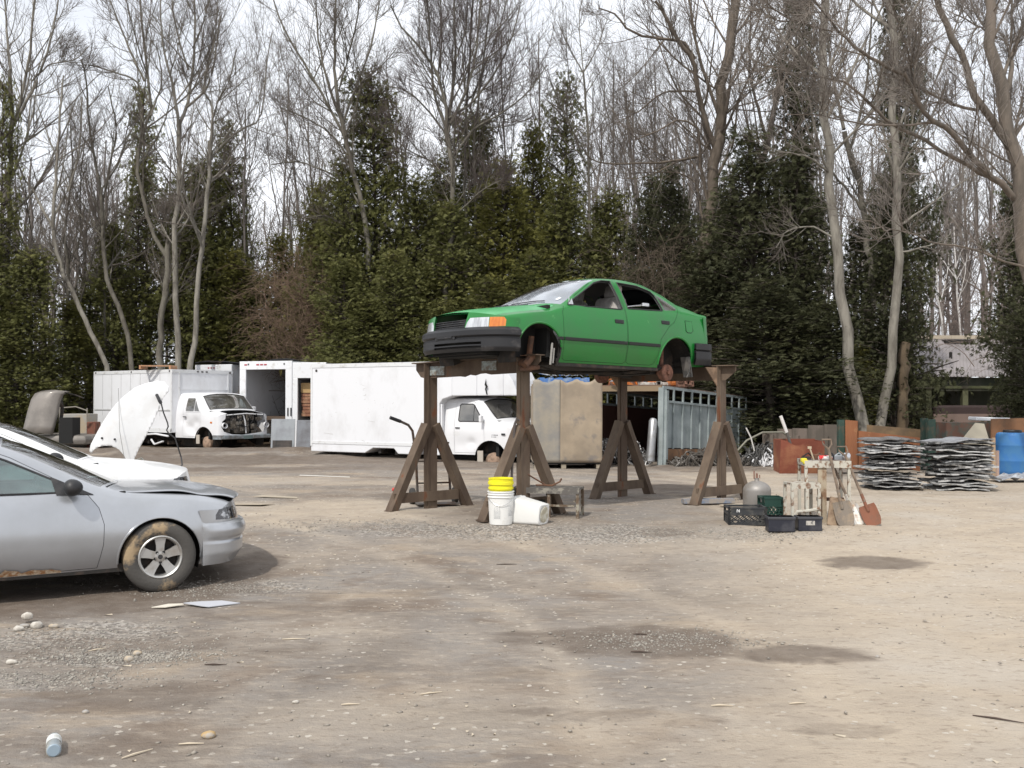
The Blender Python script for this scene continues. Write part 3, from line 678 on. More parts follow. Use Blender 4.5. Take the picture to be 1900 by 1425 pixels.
        m.add(V, F); m.tube([(1.67, s_*.76, .91), (1.67, s_*.88, .93)], .03, 8); m.build('side_mirror', BLACKPL, t, smooth=True)
        for x in (2.36, 3.2):
            m = MB(); yy = yside(P, x, .74); m.box(x-.10, x+.09, s_*yy-.01, s_*yy+.012, .715, .765, .012); m.build('door_handle', BLACKPL, t)
    m = MB(); m.box(1.15, 3.3, -.74, .74, .21, .26); m.box(3.1, 3.2, -.66, .66, .25, .86); m.box(1.2, 3.4, -.78, -.72, .20, .27); m.box(1.2, 3.4, .72, .78, .20, .27); m.build('floor_pan', UNDER, t)
    m = MB(); m.box(1.25, 1.62, -.68, .68, .58, .86, .05); m.build('dashboard', DSEAT, t); steering(t, 1.85, -.36, .86)
    for s_ in (-1, 1): seat(t, 2.35, s_*.36, .36, m_=mat('seat_grey_green', (.10,.13,.125), .9))
    m = MB(); m.box(2.9, 3.2, -.6, .6, .38, .52, .04); m.build('rear_seat', DSEAT, t)
    m = MB(); m.box(1.24, 1.30, -.60, .60, .868, .882); [m.tube([(1.24+.1*i, .1+.45*i-.5*j, .90+.01*i), (1.33, .25+.2*i-.5*j, .925)], .006, 5) for i in (0, 1) for j in (0, 1)]; m.build('wiper', BLACKPL, t)
    m = MB(); m.grid([[(1.17+.20*(y/.66)**2-.05*k, y, .885+.0*k+.012*(1-(y/.7)**2)*2) for y in np.linspace(-.56,.56,13)] for k in (0,-1.6)]); m.build('cowl_grille', BLACKPL, t)
    if detail:
        RU = mat('rocker_rust', (.32,.16,.07), .9, 0, (.55,.46,.34), 22, .42, .6, bump=.5)
        rng = random.Random(4); m = MB()
        for (xa, xb, h) in ((1.72, 2.02, .035), (2.02, 2.18, .055), (2.18,2.42,.075), (2.42,2.7,.03)):
            n = 8
            rows = []
            for i in range(n+1):
                x = xa+(xb-xa)*i/n; zz = .245+h*(.6+.6*rng.random())*math.sin(PI*(i+.6)/(n+1.2))
                rows.append([(x, yside(P, x, .24)+.004, .232), (x, yside(P, x, zz)+.007, zz)])
            m.grid(rows)
        m.build('rust_patch', RU, t)
        m = MB(); m.tube([(.62,.52,.745),(.60,.56,.70)], .012, 6); m.tube([(.40,.40,.72),(.40,.46,.72),(.38,.43,.69),(.40,.40,.72)], .006, 5); m.build('hood_latch', CHROME, t)
        m = MB(); m.box(.50,.62,.50,.58,.69,.735,.01); m.build('paper_tag', mat('pinkish_tag', (.7,.52,.44), .8), t)
    return t
SY = math.radians(210)
def car_at(G, yaw, ax, W_): 
    c, s = math.cos(yaw), math.sin(yaw); return (G[0]-(c*ax-s*W_), G[1]-(s*ax+c*W_), G[2])
Gs = gnd(298, 1099)
sl_loc = car_at(Gs, SY, .93, .84)
sedan('silver_car', 'silver sedan with popped crumpled hood and muddy flat front tyre, parked at left edge', sl_loc, SY, SILVER, lift=math.radians(4.1))
wl = (sl_loc[0]-.5*2.45+.866*.1, sl_loc[1]+.866*2.45+.5*.1, float(gbase(11.3))-.06)
sedan('white_car', 'white sedan with black mirror, parked on the far side of the silver one', wl, SY, WHITEP, 0, None, False)
# ================================================================ cube vans, box bodies, shed
def prof_box(m, poly, y0, y1): m.prism(poly, y0, y1, 'xz')
def cube_van(name, label, loc, yaw, attic, stripped, Lb):
    t = thing(name, label, 'truck', loc, (0, 0, yaw))
    CW = VANW if stripped else mat('cab_white', (.69,.695,.715), .42, 0, (.55,.53,.50), 3, .62, .85, coat=.15)
    P = dict(L=2.2, x0=.06, Lf=.28, xe=2.12, Lr=0, p=3.8, xf=.62, xr=9, N=70, smooth=1,
        W=[(0,.88),(.34,.92),(.8,.96),(2.12,.97)], zr=[(0,.32),(2.2,.32)],
        zb=[(0,.92),(.34,.96),(.7,1.04),(2.12,1.07)],
        ye=[(0,.84),(.34,.86),(.62,.88),(.75,.87),(1.15,.79),(1.5,.79),(2.12,.80)],
        ze=[(0,.94),(.34,1.0),(.62,1.09),(.75,1.16),(1.12,1.56),(1.3,1.62),(2.12,1.63)],
        zc=[(0,1.02),(.34,1.09),(.56,1.14),(.66,1.20),(1.05,1.60),(1.2,1.66),(2.12,1.675)],
        zw=.6, tl=.02, tu=.02, crease=[(.86,.010,.03)], lean=lambda z: .10*max(0, z-.7), leanr=lambda z: 0.)
    bm = carbody(P)
    ar = (.80, .24, .42)
    win = [(1.00,1.095),(1.02,1.13),(1.28,1.47),(1.34,1.50),(1.64,1.50),(1.67,1.47),(1.67,1.12),(1.64,1.095)]
    dr = [(.96,.36),(.95,.62),(.965,1.06),(.99,1.13),(1.27,1.54),(1.34,1.57),(1.75,1.57),(1.78,1.54),(1.78,.36)]
    top = lambda f: f.normal.z > .2 and abs(f.normal.y) < .66
    ws = [(.64+.07*(y/.8)**2, y) for y in np.linspace(-.78, .78, 11)] + [(1.08, y) for y in np.linspace(.74, -.74, 7)]
    regs = [('void', circ(*ar, 30), 'xz', sides), ('win', win, 'xz', sides)] + seam('door', dr, .006) + [('ws', ws, 'xy', top)]
    if stripped: regs.append(('void', [(-.3,-.62),(-.3,.62),(.42,.66),(.50,.55),(.50,-.55),(.42,-.66)], 'xy', lambda f: f.normal.z > .3))
    R = cookie(bm, regs, 'body')
    def dent(v):
        v = v.copy()
        if v.y > .5:
            for x, z, a, r in (((1.2,.78,.07,.22),(1.45,.62,.08,.18),(1.7,.85,.05,.2),(1.15,.5,.05,.15)) if stripped else ((1.3,.60,.05,.12),(1.6,.55,.035,.25))):
                v.y -= a*math.exp(-((v.x-x)**2+((v.z-z)*1.4)**2)/r**2)
        return v
    faces_to_obj('cab', R['body'], CW, t, dent, .02)
    for s_ in (-1, 1):
        faces_to_obj('door', [f for f in R['door'] if f.calc_center_median().y*s_ > 0], CW, t, dent, .03)
        if not (stripped and s_ < 0): faces_to_obj('side_window', [f for f in R['win'] if f.calc_center_median().y*s_ > 0], VGLS, t)
    faces_to_obj('windshield', R['ws'], VGLS, t); bm.free()
    # window surrounds
    m = MB()
    yef, zef, zbf, zcf = pch(P['ye']), pch(P['ze']), pch(P['zb']), pch(P['zc'])
    def ons(x, y):
        c, e, w_ = zcf(x), zef(x), yef(x); k = max(0, 1-abs(y)/w_); return (x, y, e+(c-e)*(1-(1-k)**2.3)+.004)
    pts = [ons(*q) for q in ws]; m.tube(pts+[pts[0]], .014, 5, False); m.build('windshield_seal', BLACKPL, t)
    m = MB()
    for s_ in (-1, 1):
        def gy(x, z):
            b_, e = zbf(x), zef(x); yb = yside(P, x, b_); k = min(1, max(0, (z-b_)/max(.02, e-b_))); return yb+(yef(x)-yb)*k+.016*math.sin(PI*k)
        pts = []
        for i in range(len(win)):
            a, b = win[i], win[(i+1)%len(win)]; pts += [(a[0]+(b[0]-a[0])*k/3, s_*gy(a[0]+(b[0]-a[0])*k/3, a[1]+(b[1]-a[1])*k/3), a[1]+(b[1]-a[1])*k/3) for k in range(3)]
        q = MB(); q.tube(pts+[pts[0]], .013, 5, False); q.tube([(1.26, s_*(gy(1.26,1.10)+.003), 1.10), (1.28, s_*(gy(1.28,1.46)+.003), 1.46)], .010, 5); q.build('window_seal', BLACKPL if not stripped else CW, t)
        q = MB(); q.box(1.62, 1.74, s_*.955-.01, s_*.955+.03, .93, .955, .006); q.build('door_handle', BLACKPL, t)
        if not (stripped and s_ > 0):
            q = MB(); q.tube([(1.03, s_*.93, 1.09), (1.0, s_*1.05, 1.12)], .012, 5); q.box(.95, 1.02, s_*1.05-.06, s_*1.05+.06, 1.08, 1.24, .02); q.build('side_mirror', CW, t)
    # front
    ztF = ztop_of(P['sec0']); mir = lambda q: [(-a, z) for a, z in q][::-1]
    lamp = [(.64,.62),(.64,.80),(.84,.80),(.84,.62)]; grl = [(-.60,.58),(-.60,.86),(.60,.86),(.60,.58)]
    if stripped:
        hole = [(-.72,.50),(-.77,.62),(-.80,.78),(-.74,.88),(-.68,1.3),(.66,1.3),(.70,.90),(.80,.82),(.84,.66),(.76,.52),(.5,.44),(.1,.42),(-.3,.45)]
        regs2 = [('void', hole)]
    else: regs2 = [('lamp', lamp), ('lamp', mir(lamp)), ('void', grl)]
    b2, R2, fn, _ = sweep(P, True, .40, ztF, lambda z, a: 0., regs2, m=18); faces_to_obj('front_panel', R2['fascia'], CW, t, fn, .03)
    if 'lamp' in R2:
        for s_ in (-1, 1): faces_to_obj('headlight', [f for f in R2['lamp'] if f.calc_center_median().x*s_ > 0], LENS, t, fn, .02)
        m = MB()
        for z in np.linspace(.60, .84, 6): m.beam((.10,-.6,z), (.10,.6,z), .02, .02)
        m.box(.14,.16,-.62,.62,.56,.88); m.build('grille', BLACKPL, t)
    b2.free()
    m = MB(); m.box(.0, .07, -.90, .90, .30, .42, .02); m.box(-.04, .0, -.86, .86, .31, .41, .012); m.beam((.03,.9,.36), (.35,.95,.36), .03, .12); m.beam((.03,-.9,.36), (.35,-.95,.36), .03, .12)
    bo = m.build('front_bumper', mat('van_bumper', (.30,.34,.37), .45, .5, (.20,.2,.2), 5), t)
    m = MB(); m.box(-.055, -.04, -.16, .16, .30, .40); m.build('licence_plate', mat('dull_plate', (.13,.17,.17), .6), t)
    m = MB(); m.box(.62, .70, -.85, .85, .30, 1.12); m.box(.2, 2.1, -.75, .75, .28, .34); m.box(.45,1.3,-.40,.40,.3,.9); m.build('firewall', DARK, t)
    if stripped:      # engine and radiator support showing in the open nose
        rng = random.Random(11); EN = mat('engine_grime', (.11,.095,.08), .7, .3, (.28,.26,.23), 9, .5, .65, bump=.4)
        m = MB(); m.box(.18, .58, -.22, .26, .45, .80, .03); m.tf((.15, .02, .66), (0, 0, 0)).lathe([(.0,0),(.12,0),(.12,.05),(0,.05)], 16, 'X'); m.tf()
        for k in range(26):
            x, y, z = rng.uniform(.10,.45), rng.uniform(-.66,.66), rng.uniform(.45,1.0); a, b, c = [rng.uniform(.02,.09) for _ in range(3)]; m.box(x-a/2, x+a/2, y-b, y+b, z-c, z+c)
        m.build('engine', EN, t)
        m = MB()
        for k in range(16):
            y = rng.uniform(-.65,.6); z = rng.uniform(.5,1.0); m.tube([(.12,y,z), (.08,y+rng.uniform(-.2,.2),z+rng.uniform(-.15,.15)), (.2,y+rng.uniform(-.3,.3),z+rng.uniform(-.2,.1))], .012, 5)
        m.build('engine_hose', BLACKPL, t)
        m = MB()
        for s_ in (-1, 1): m.tf((.10, s_*.76, .70)).lathe([(.05,-.03),(.085,0),(.085,-.06)], 16, 'X'); m.tf()
        m.tube([(.12,-.05,.46),(.10,.0,.8),(.14,.05,1.05)], .02, 6); m.tube([(.1,-.66,1.0),(.09,0,1.04),(.1,.66,1.0)], .018, 6); m.build('radiator_support', CW, t)
    arches(P, t, (.80,), .42, .24, .955, inner=.3)
    for s_ in (-1, 1):
        m = MB(); m.tf((.80, s_*.80, .18)).lathe([(0,-.08*s_*-1),(.10,.08*s_),(.13,.06*s_),(.19,.03*s_),(.20,-.05*s_),(0,-.05*s_)], 24, 'Y'); m.tf(); m.tube([(.8,s_*.3,.2),(.8,s_*.78,.2)], .05, 8)
        m.build('wheel_hub', mat('hub_clay', (.32,.22,.16), .9, 0, (.20,.14,.10), 8, bump=.4), t, smooth=True)
        m = MB(); m.box(1.0,1.15,s_*.93-.01,s_*.93+.012,.16,.42); m.build('mud_flap', mat('dirty_flap', (.42,.38,.33), .8), t)
        if not stripped:
            m = MB(); bz = s_*(yside(P,.65,.82)+.004)
            for k, (a, b) in enumerate(((.62,.10),(.50,.0))): pass
            for i in range(7): m.box(.60+.035*i, .62+.035*i, min(bz, bz+.004*s_), max(bz, bz+.004*s_), .775, .80)
            for i in range(4): m.box(.64+.035*i, .66+.035*i, min(bz, bz+.004*s_), max(bz, bz+.004*s_), .735, .755)
            m.build('fender_lettering', mat('grey_letter', (.20,.20,.22), .6), t)
            m = MB(); m.box(.40,.50, min(bz,bz+.01*s_)-.003, max(bz,bz+.01*s_), .79,.83,.004); m.build('side_marker', BLACKPL, t)
        else:
            m = MB(); bz = s_*(yside(P,.5,.82)+.004); m.box(.52,.72, min(bz, bz+.004*s_), max(bz, bz+.004*s_), .775,.80); m.build('fender_badge', BLACKPL, t)
            m = MB(); m.box(.42,.50, min(bz, bz+.008*s_), max(bz, bz+.008*s_), .76,.81); m.build('side_marker', ORANGE, t)
    seat(t, 1.6, .45, .45); seat(t, 1.6, -.45, .45); m = MB(); m.box(.75,1.1,-.8,.8,.75,1.06,.05); m.build('dashboard', DSEAT, t); steering(t, 1.15, .4, 1.12)
    # the box
    x0 = 2.10; x1 = x0+Lb; Wb = 1.10; z0 = .14; z1 = 2.36
    m = MB()
    if attic:
        poly = [(x1,z0+.0),(x1,z1),(x0+.1,z1),(.62,z1-.13),(.42,2.0),(.30,1.74),(.34,1.71),(x0-.35,1.70),(x0-.08,1.62),(x0,1.5),(x0,z0)]
        poly = poly[::-1]
        skirt = [(x0,z0),(x0+.30,z0),(x0+.30,z0+.13),(x0+.55,z0+.13),(x0+.55,z0),(x0+1.2,z0),(x0+1.32,z0+.13),(x0+1.95,z0+.13),(x0+2.2,z0),(x1,z0)]
        body = [(x1,z1),(x0+.1,z1),(.62,z1-.13),(.42,1.90),(.30,1.58),(.34,1.55),(x0-.35,1.54),(x0-.08,1.46),(x0,1.35)] + skirt
        xs_ = x0-.35; m.prism([(x1,z1),(xs_,z1-.02),(xs_,1.54),(x0-.08,1.46),(x0,1.35)]+skirt, -Wb, Wb, 'xz')
        m.prism([(xs_,z1-.02),(1.2,z1-.07),(1.2,1.545),(xs_,1.54)], -Wb, Wb, 'xz'); m.prism([(1.2,z1-.07),(.62,z1-.13),(.62,1.55),(1.2,1.545)], -Wb, Wb, 'xz'); m.prism([(.62,z1-.13),(.42,1.90),(.30,1.58),(.34,1.55),(.62,1.55)], -Wb, Wb, 'xz')
    else: m.box(x0, x1, -Wb, Wb, z0+.32, z1)
    tp = lambda x: 1-.52*min(1, max(0, (1.75-x)/1.45)) if attic else 1
    m.V = [Vector((v.x, v.y*tp(v.x), v.z)) for v in m.V]
    b = m.build('cargo_box', BOXW, t, bevel=.02)
    TR = mat('trim_white', (.66,.67,.68), .45, .1, (.45,.44,.42), 6, .55, .75); m = MB(); d = .012
    for s_ in (-1, 1):
        y0_, y1_ = sorted((s_*Wb, s_*(Wb+d)))
        m.box(x0+.0, x1, y0_, y1_, z1-.10, z1-.005); m.box(x1-.05, x1+.004, y0_, y1_, z0+(.33 if not attic else .14), z1-.1)
        if not attic: m.box(x0, x0+.07, y0_, y1_, z0+.33, z1-.1); m.box(x0, x1, y0_, y1_, z0+.32, z0+.45)
        if not attic:
            m.box(x0+.07, x1-.05, y0_, y0_+.7*(y1_-y0_) if s_>0 else y1_, 1.13, 1.165)
        if attic: m.box(x0+.3, x1-.05, y0_, y1_, z0+.20, z0+.27)
    m.box(x0-d, x0, -Wb-d, Wb+d, z1-.10, z1+.002); m.build('box_rail', TR, t)
    if not attic:
        m = MB()
        for y in (-.95, .85): m.box(x0-.02, x0-.002, y-.02, y+.02, .5, z1-.1)
        m.box(x0-.016, x0-.002, -.95, .85, 1.75, 1.765); m.build('front_panel_seam', TR, t)
        DKS = mat('seam_grey', (.25,.25,.25), .7); m = MB()
        for x in np.linspace(x0+.6, x1-.5, 7): m.box(x-.004, x+.004, Wb+.0005, Wb+.004, .95, z1-.1)
        m.box(x0+.07, x1-.05, Wb+.0005, Wb+.006, 1.10, 1.125)
        m.build('panel_seam', DKS, t)
    ML = mat('marker_dark', (.05,.04,.04), .5)
    spots = [(x0+.12, z1-.05, 1), (x1-.12, z1-.05, 1), ((x0+x1)/2, z1-.05, 1)] if not attic else [(x1-.18, z1-.17, 1)]
    for x, z, s_ in spots: m = MB(); m.tf((x, s_*(Wb+.012), z)).lathe([(0,.014),(.02,.012),(.035,0)] , 12, 'Y'); m.build('marker_light', ML, t)
    if not attic:
        for y in (-.12, .04, .20): m = MB(); m.box(x0-.03, x0-d, y-.035, y+.035, z1-.075, z1-.035, .006); m.build('marker_light', ML, t)
        for y in (-1.0,): m = MB(); m.box(x0-.03, x0-d, y-.035, y+.035, z1-.085, z1-.045, .006); m.build('marker_light', ML, t)
    m = MB(); m.box(x0, x1-.2, -.45, .45, .08, .40); m.box(x1-1.6, x1-.7, -.9, .9, .02, .40); m.box(1.0, x0+.4, -.6, .6, .05, .3)
    for k in range(7): m.beam((x0+.2+k*.5, -1.0, .10), (x0+.3+k*.5, 1.02, .16+.03*(k%2)), .08, .10)
    m.build('chassis', UNDER, t)
    if attic:   # torn skin on the overhang, scuffs
        m = MB(); s0 = Wb*tp(1.0)+.03
        m.add([(.98,s0,1.95),(1.02,s0,1.80),(.99,s0,1.76),(1.01,s0,1.70),(.97,s0,1.57),(.94,s0,1.58),(.97,s0,1.70),(.93,s0,1.76),(.975,s0,1.83)], [(0,1,2,3,4,5,6,7,8)])
        m.build('tear', DARK, t); s0 = Wb+.003
        rng = random.Random(3); m = MB()
        for k in range(34):
            x = rng.gauss(x0+2.3, .5); z = rng.gauss(1.62, .25); a = rng.uniform(0, PI); l = rng.uniform(.02,.10)
            if z > 2.2 or z < .6: continue
            dx, dz = l*math.cos(a), l*math.sin(a)*.5; w_ = .004
            m.add([(x,s0,z),(x+dx,s0,z+dz),(x+dx+w_,s0,z+dz+w_),(x+w_,s0,z+w_*1.5)], [(0,1,2,3)])
        for (x, z, l) in ((x0+3.2,.58,.30),(x0+2.2,.42,.1),(x0+1.9,.9,.2)): m.add([(x,s0,z),(x+l,s0,z+.03),(x+l,s0,z+.036),(x,s0,z+.010)], [(0,1,2,3)])
        m.build('scuff_mark', mat('scuff', (.45,.44,.43), .8), t)
        m = MB(); m.tf(); m.box(x0-.06,x0-.02,Wb-.10,Wb-.02,.5,1.35); m.build('corner_post', CW, t)
        keep = ('cargo', 'box_', 'marker', 'chassis', 'tear', 'scuff', 'corner')
        for ch in t.children:
            if not ch.name.startswith(keep): ch.location.z -= .15
    else:
        m = MB(); m.tube([(x0+.1,1.15,.36),(x0+.7,1.18,.42),(x0+1.4,1.14,.38)], .03, 5); m.tube([(x0+.4,1.12,.2),(x0+.8,1.14,.10),(x0+1.0,1.12,.24)], .03, 5); m.build('torn_skirt', BOXW, t)
    return t
def van_at(cx, cy, yaw, x0=2.10, Wb=1.10):
    c, s = math.cos(yaw), math.sin(yaw); return (cx-(c*x0-s*Wb), cy-(s*x0+c*Wb), 0)
cube_van('cube_van', 'white cube van stripped bare of grille and lamps, behind the raised white panel', van_at(-10.16, 29.8, math.radians(144)), math.radians(144), False, True, 4.15)
cube_van('cube_van', 'long white box truck with an overhang above its cab, standing behind the front steel rack', van_at(-1.71, 23.5, math.radians(150.6)), math.radians(150.6), True, False, 3.92)
# ---- detached box bodies between the two vans
CREAM = mat('trailer_inside', (.50,.48,.44), .7, 0, (.36,.34,.31), 3)
def open_box(name, label, loc, yaw, W_, L_, H_, z0, posts=.12, header=.22, extra=None, skin=BOXW):
    """a truck body on the ground, open end at local y=0 facing -y, running back to +y"""
    t = thing(name, label, 'truck box', loc, yaw); m = MB(); th = .04
    m.box(-W_/2, -W_/2+th, .06, L_, z0, H_); m.box(W_/2-th, W_/2, .06, L_, z0, H_); m.build('side_wall', skin, t)
    m = MB(); m.box(-W_/2+th, W_/2-th, L_-th, L_, z0, H_-th); m.build('back_wall', CREAM, t)
    m = MB(); m.box(-W_/2+th, W_/2-th, .06, L_, H_-th, H_); m.build('roof', skin, t)
    m = MB(); m.box(-W_/2+th, W_/2-th, .02, L_-th, z0, z0+.10); m.build('floor', mat('bed_wood', (.10,.07,.05), .8), t)
    for s_ in (-1, 1):
        m = MB(); x0_, x1_ = sorted((s_*(W_/2+.01), s_*(W_/2-posts))); m.box(x0_, x1_, -.02, .06, z0-.1, H_-header, .01); m.build('door_post', TRIMW, t)
    m = MB(); m.box(-W_/2-.01, W_/2+.01, -.02, .06, H_-header, H_+.01, .01); m.build('header', TRIMW, t)
    return t
TRIMW = mat('frame_white', (.70,.71,.73), .45, .1, (.5,.48,.45), 5, .55, .75)
def Lz(px, py, Y): p = at(px, py, Y); return p
# body A: open mouth between x 441 and 545
pA = at(493, 741, 31.0)
tA = open_box('box_body', 'white truck box lying open between the two vans, posters on its inner wall', (pA.x, pA.y, 0), math.radians(-20), 1.88, 3.2, 2.64, .82, posts=.22, header=.25)
m = MB(); m.box(-.62, -.18, 4.50, 4.545, 1.35, 1.95); m.box(-.10, .06, 4.50, 4.545, 1.68, 1.95); m.box(-.10, .06, 4.50, 4.545, 1.42, 1.54)
m = MB()
for (xa, xb, za, zb_) in ((-.62,-.18,1.62,1.95),(-.62,-.18,1.30,1.58),(-.10,.05,1.66,1.95),(-.10,.05,1.40,1.54)): m.box(xa-.05, xb-.05, 3.13, 3.155, za+.2, zb_+.2)
m.build('poster', mat('poster_print', (.035,.035,.04), .6, 0, (.5,.5,.5), 14, .56, .62, stretch=(.5,1,4)), tA)
m = MB(); m.box(-.88, .88, 3.1, 3.15, 2.24, 2.31); m.box(-.88, .88, 3.1, 3.15, .94, 1.0); m.build('wall_rail', mat('rail_brown', (.10,.07,.05), .8), tA)
m = MB(); m.tube([(.28,.4,2.60),(.25,.4,2.35),(.28,.4,2.2),(.31,.4,2.35),(.29,.4,2.60)], .012, 5); m.build('rope_loop', mat('yellow_rope', (.65,.60,.20), .8), tA)
REDM = mat('red_marker', (.35,.03,.05), .4)
for x in (-.72, -.28, -.14, .0): m = MB(); m.box(x-.05, x+.05, -.03, -.02, 2.52, 2.56); m.build('marker_light', REDM, tA)
for x in (-.62, .68): m = MB(); m.box(x-.02, x+.02, -.035, -.02, 2.53, 2.58); m.build('marker_light', mat('marker_dark2', (.04,.04,.04), .5), tA)
for x in (.82, .93): m = MB(); m.box(x-.02, x+.02, -.04, -.02, .95, 1.2); m.build('latch', BLACKPL, tA)
# body B: doorway with timber behind, right of A
pB = at(574, 741, 30.0)
tB = open_box('box_body', 'narrow white truck box with a dark doorway holding timber, against the long truck', (pB.x, pB.y, 0), math.radians(-6), 1.02, 3.5, 2.56, .02, posts=.15, header=.46)
m = MB(); m.box(-.34, .40, .25, .30, 1.66, 1.96); m.build('shelf_board', mat('ply_yellow', (.42,.28,.13), .8), tB)
m = MB(); rng = random.Random(8)
for k in range(7): z = .95+k*.10; m.box(-.34+rng.uniform(0,.05), .42-rng.uniform(0,.1), .22+rng.uniform(0,.05), .5, z, z+.085)
m.build('stacked_plank', mat('red_timber', (.22,.10,.06), .8, 0, (.35,.20,.12), 6), tB)
# body C: top of a third box behind the left van
pC = at(396, 741, 33.0)
tC = open_box('box_body', 'closed white truck box whose sagging roofline shows above the stripped van', (pC.x, pC.y, 0), math.radians(-28), 1.6, 2.6, 2.60, .3)
m = MB(); m.box(-.68,.68,.03,.05,.3,2.40); m.build('roll_door', BOXW, tC)
for x in (-.20,-.08,.04): m = MB(); m.box(x-.03, x+.03, -.03, -.02, 2.48, 2.52); m.build('marker_light', REDM, tC)
# tarp sheet over the bodies
m = MB(); rng = random.Random(5); a = at(362, 672, 33.6); b = at(545, 664, 31.2); n = 16
m.grid([[(a.x+(b.x-a.x)*i/n, a.y+(b.y-a.y)*i/n+j*1.1, 2.69+.04*math.sin(i*.55)+.03*rng.random()-.03*j) for j in range(4)] for i in range(n+1)])
o = m.build('black_tarp', mat('tarp_black', (.02,.02,.022), .5, bump=.3), None); md = o.modifiers.new('t', 'SOLIDIFY'); md.thickness = .03
tag(o, 'black tarpaulin sheet laid along the roofs of the white truck boxes', 'tarpaulin')
# grey sheets leaning before the boxes
GS = mat('grey_sheet', (.30,.32,.34), .6, .2, (.23,.24,.26), 2, bump=.05)
def leaning(name, label, cat, px0, px1, pyt, pyb, Y, m_, lean=.12, th=.03, group=None):
    a = at(px0, pyt, Y); b = at(px1, pyt, Y); c = at(px0, pyb, Y); t_ = MB(); zt = a.z; zb_ = c.z
    t_.box(0, b.x-a.x, 0, th, 0, zt-zb_); o = t_.build(name, m_, None, bevel=.004); o.location = (a.x, a.y, zb_); o.rotation_euler = (-lean, 0, 0); return tag(o, label, cat, group)
leaning('metal_sheet', 'light grey metal sheet leaning under the open truck box', 'sheet', 502, 546, 777, 840, 28.4, GS)
leaning('metal_sheet', 'darker grey metal sheet standing under the doorway of the narrow truck box', 'sheet', 549, 576, 779, 842, 28.2, mat('grey_sheet_dark', (.20,.21,.23), .6, .2, (.14,.14,.15), 2))
leaning('wooden_hatch', 'small dark hatch board with pale rim at the foot of the light grey sheet', 'board', 505, 541, 817, 841, 28.0, mat('hatch_dark', (.07,.06,.055), .8, 0, (.03,.03,.03), 3))
p = at(290, 688, 30.2); m = MB()
for dx in (0, .9): m.box(p.x-.45+dx, p.x-.40+dx, p.y-.2, p.y+.4, 2.37, 2.46)
for k in range(4): m.box(p.x-.45, p.x+.5, p.y-.2+k*.17, p.y-.12+k*.17, 2.46, 2.49)
tag(m.build('wooden_pallet', mat('pallet_orange', (.42,.22,.12), .8, 0, (.3,.2,.13), 6), None), 'small reddish wooden pallet lying on the roof of the stripped van', 'pallet')
# ---- blue-grey steel stock box used as a shed
def shed():
    c0 = Vector((3.25, 21.8, 0)); ang = math.atan2(4.2, 2.75); t = thing('stock_box_shed', 'blue-grey steel stock box with slotted top, open end full of scrap', 'shed', c0, ang)
    t.rotation_euler = (0, math.radians(2.6), ang)
    BL = mat('blue_grey_steel', (.31,.35,.355), .65, .1, (.20,.235,.235), 2.2, .42, .68, col3=(.20,.12,.08), scale3=4, lo3=.66, hi3=.74, bump=.06)
    L_ = 5.2; W_ = 2.4; H_ = 1.70; zt = 1.42
    for side, y in (('near', 0), ('far', W_)):
        m = MB(); s_ = -1 if y == 0 else 1
        m.box(0.12, L_, y-.012, y+.012, .40 if y == 0 else .05, zt); m.build('side_panel', BL if y == 0 else mat('inner_rust', (.10,.045,.035), .9), t)
        m = MB(); n = 10
        for i in range(n+1): x = .04+(L_-.08)*i/n; m.box(x-.025, x+.025, y+s_*.015 if s_ > 0 else y-.05, y+.05 if s_ > 0 else y-.015, .38 if y == 0 else 0, H_)
        m.box(0, L_, y-.035, y+.035, H_, H_+.06); m.box(0, L_, y-.055, y-.013, zt-.02, zt+.03); m.build('frame_rib', BL, t)
    m = MB()
    m.box(-.06, .12, -.06, .06, 0, H_+.02); m.box(.0,.10,-.12,-.06,.02,1.66); m.build('corner_post', BL, t)
    m = MB(); m.box(0, L_, 0, W_, H_+.065, H_+.085); m.build('roof_sheet', mat('roof_rust', (.16,.10,.07), .85, 0, (.09,.06,.05), 4), t)
    m = MB(); m.box(-.05, .05, 0, W_, H_-.06, H_+.06); m.build('end_beam', mat('beam_brown', (.22,.16,.10), .8), t)
    m = MB(); m.box(L_-.02, L_, 0, W_, 0, H_); m.build('end_wall', DARK, t)
    m = MB()
    for i in range(4): m.box(.15+i*1.2, 1.3+i*1.2, -.03, 0, .0, .38)
    m.build('skirt_board', mat('skirt_rust', (.24,.13,.07), .85, 0, (.14,.09,.06), 4), t)
    return t
shed()
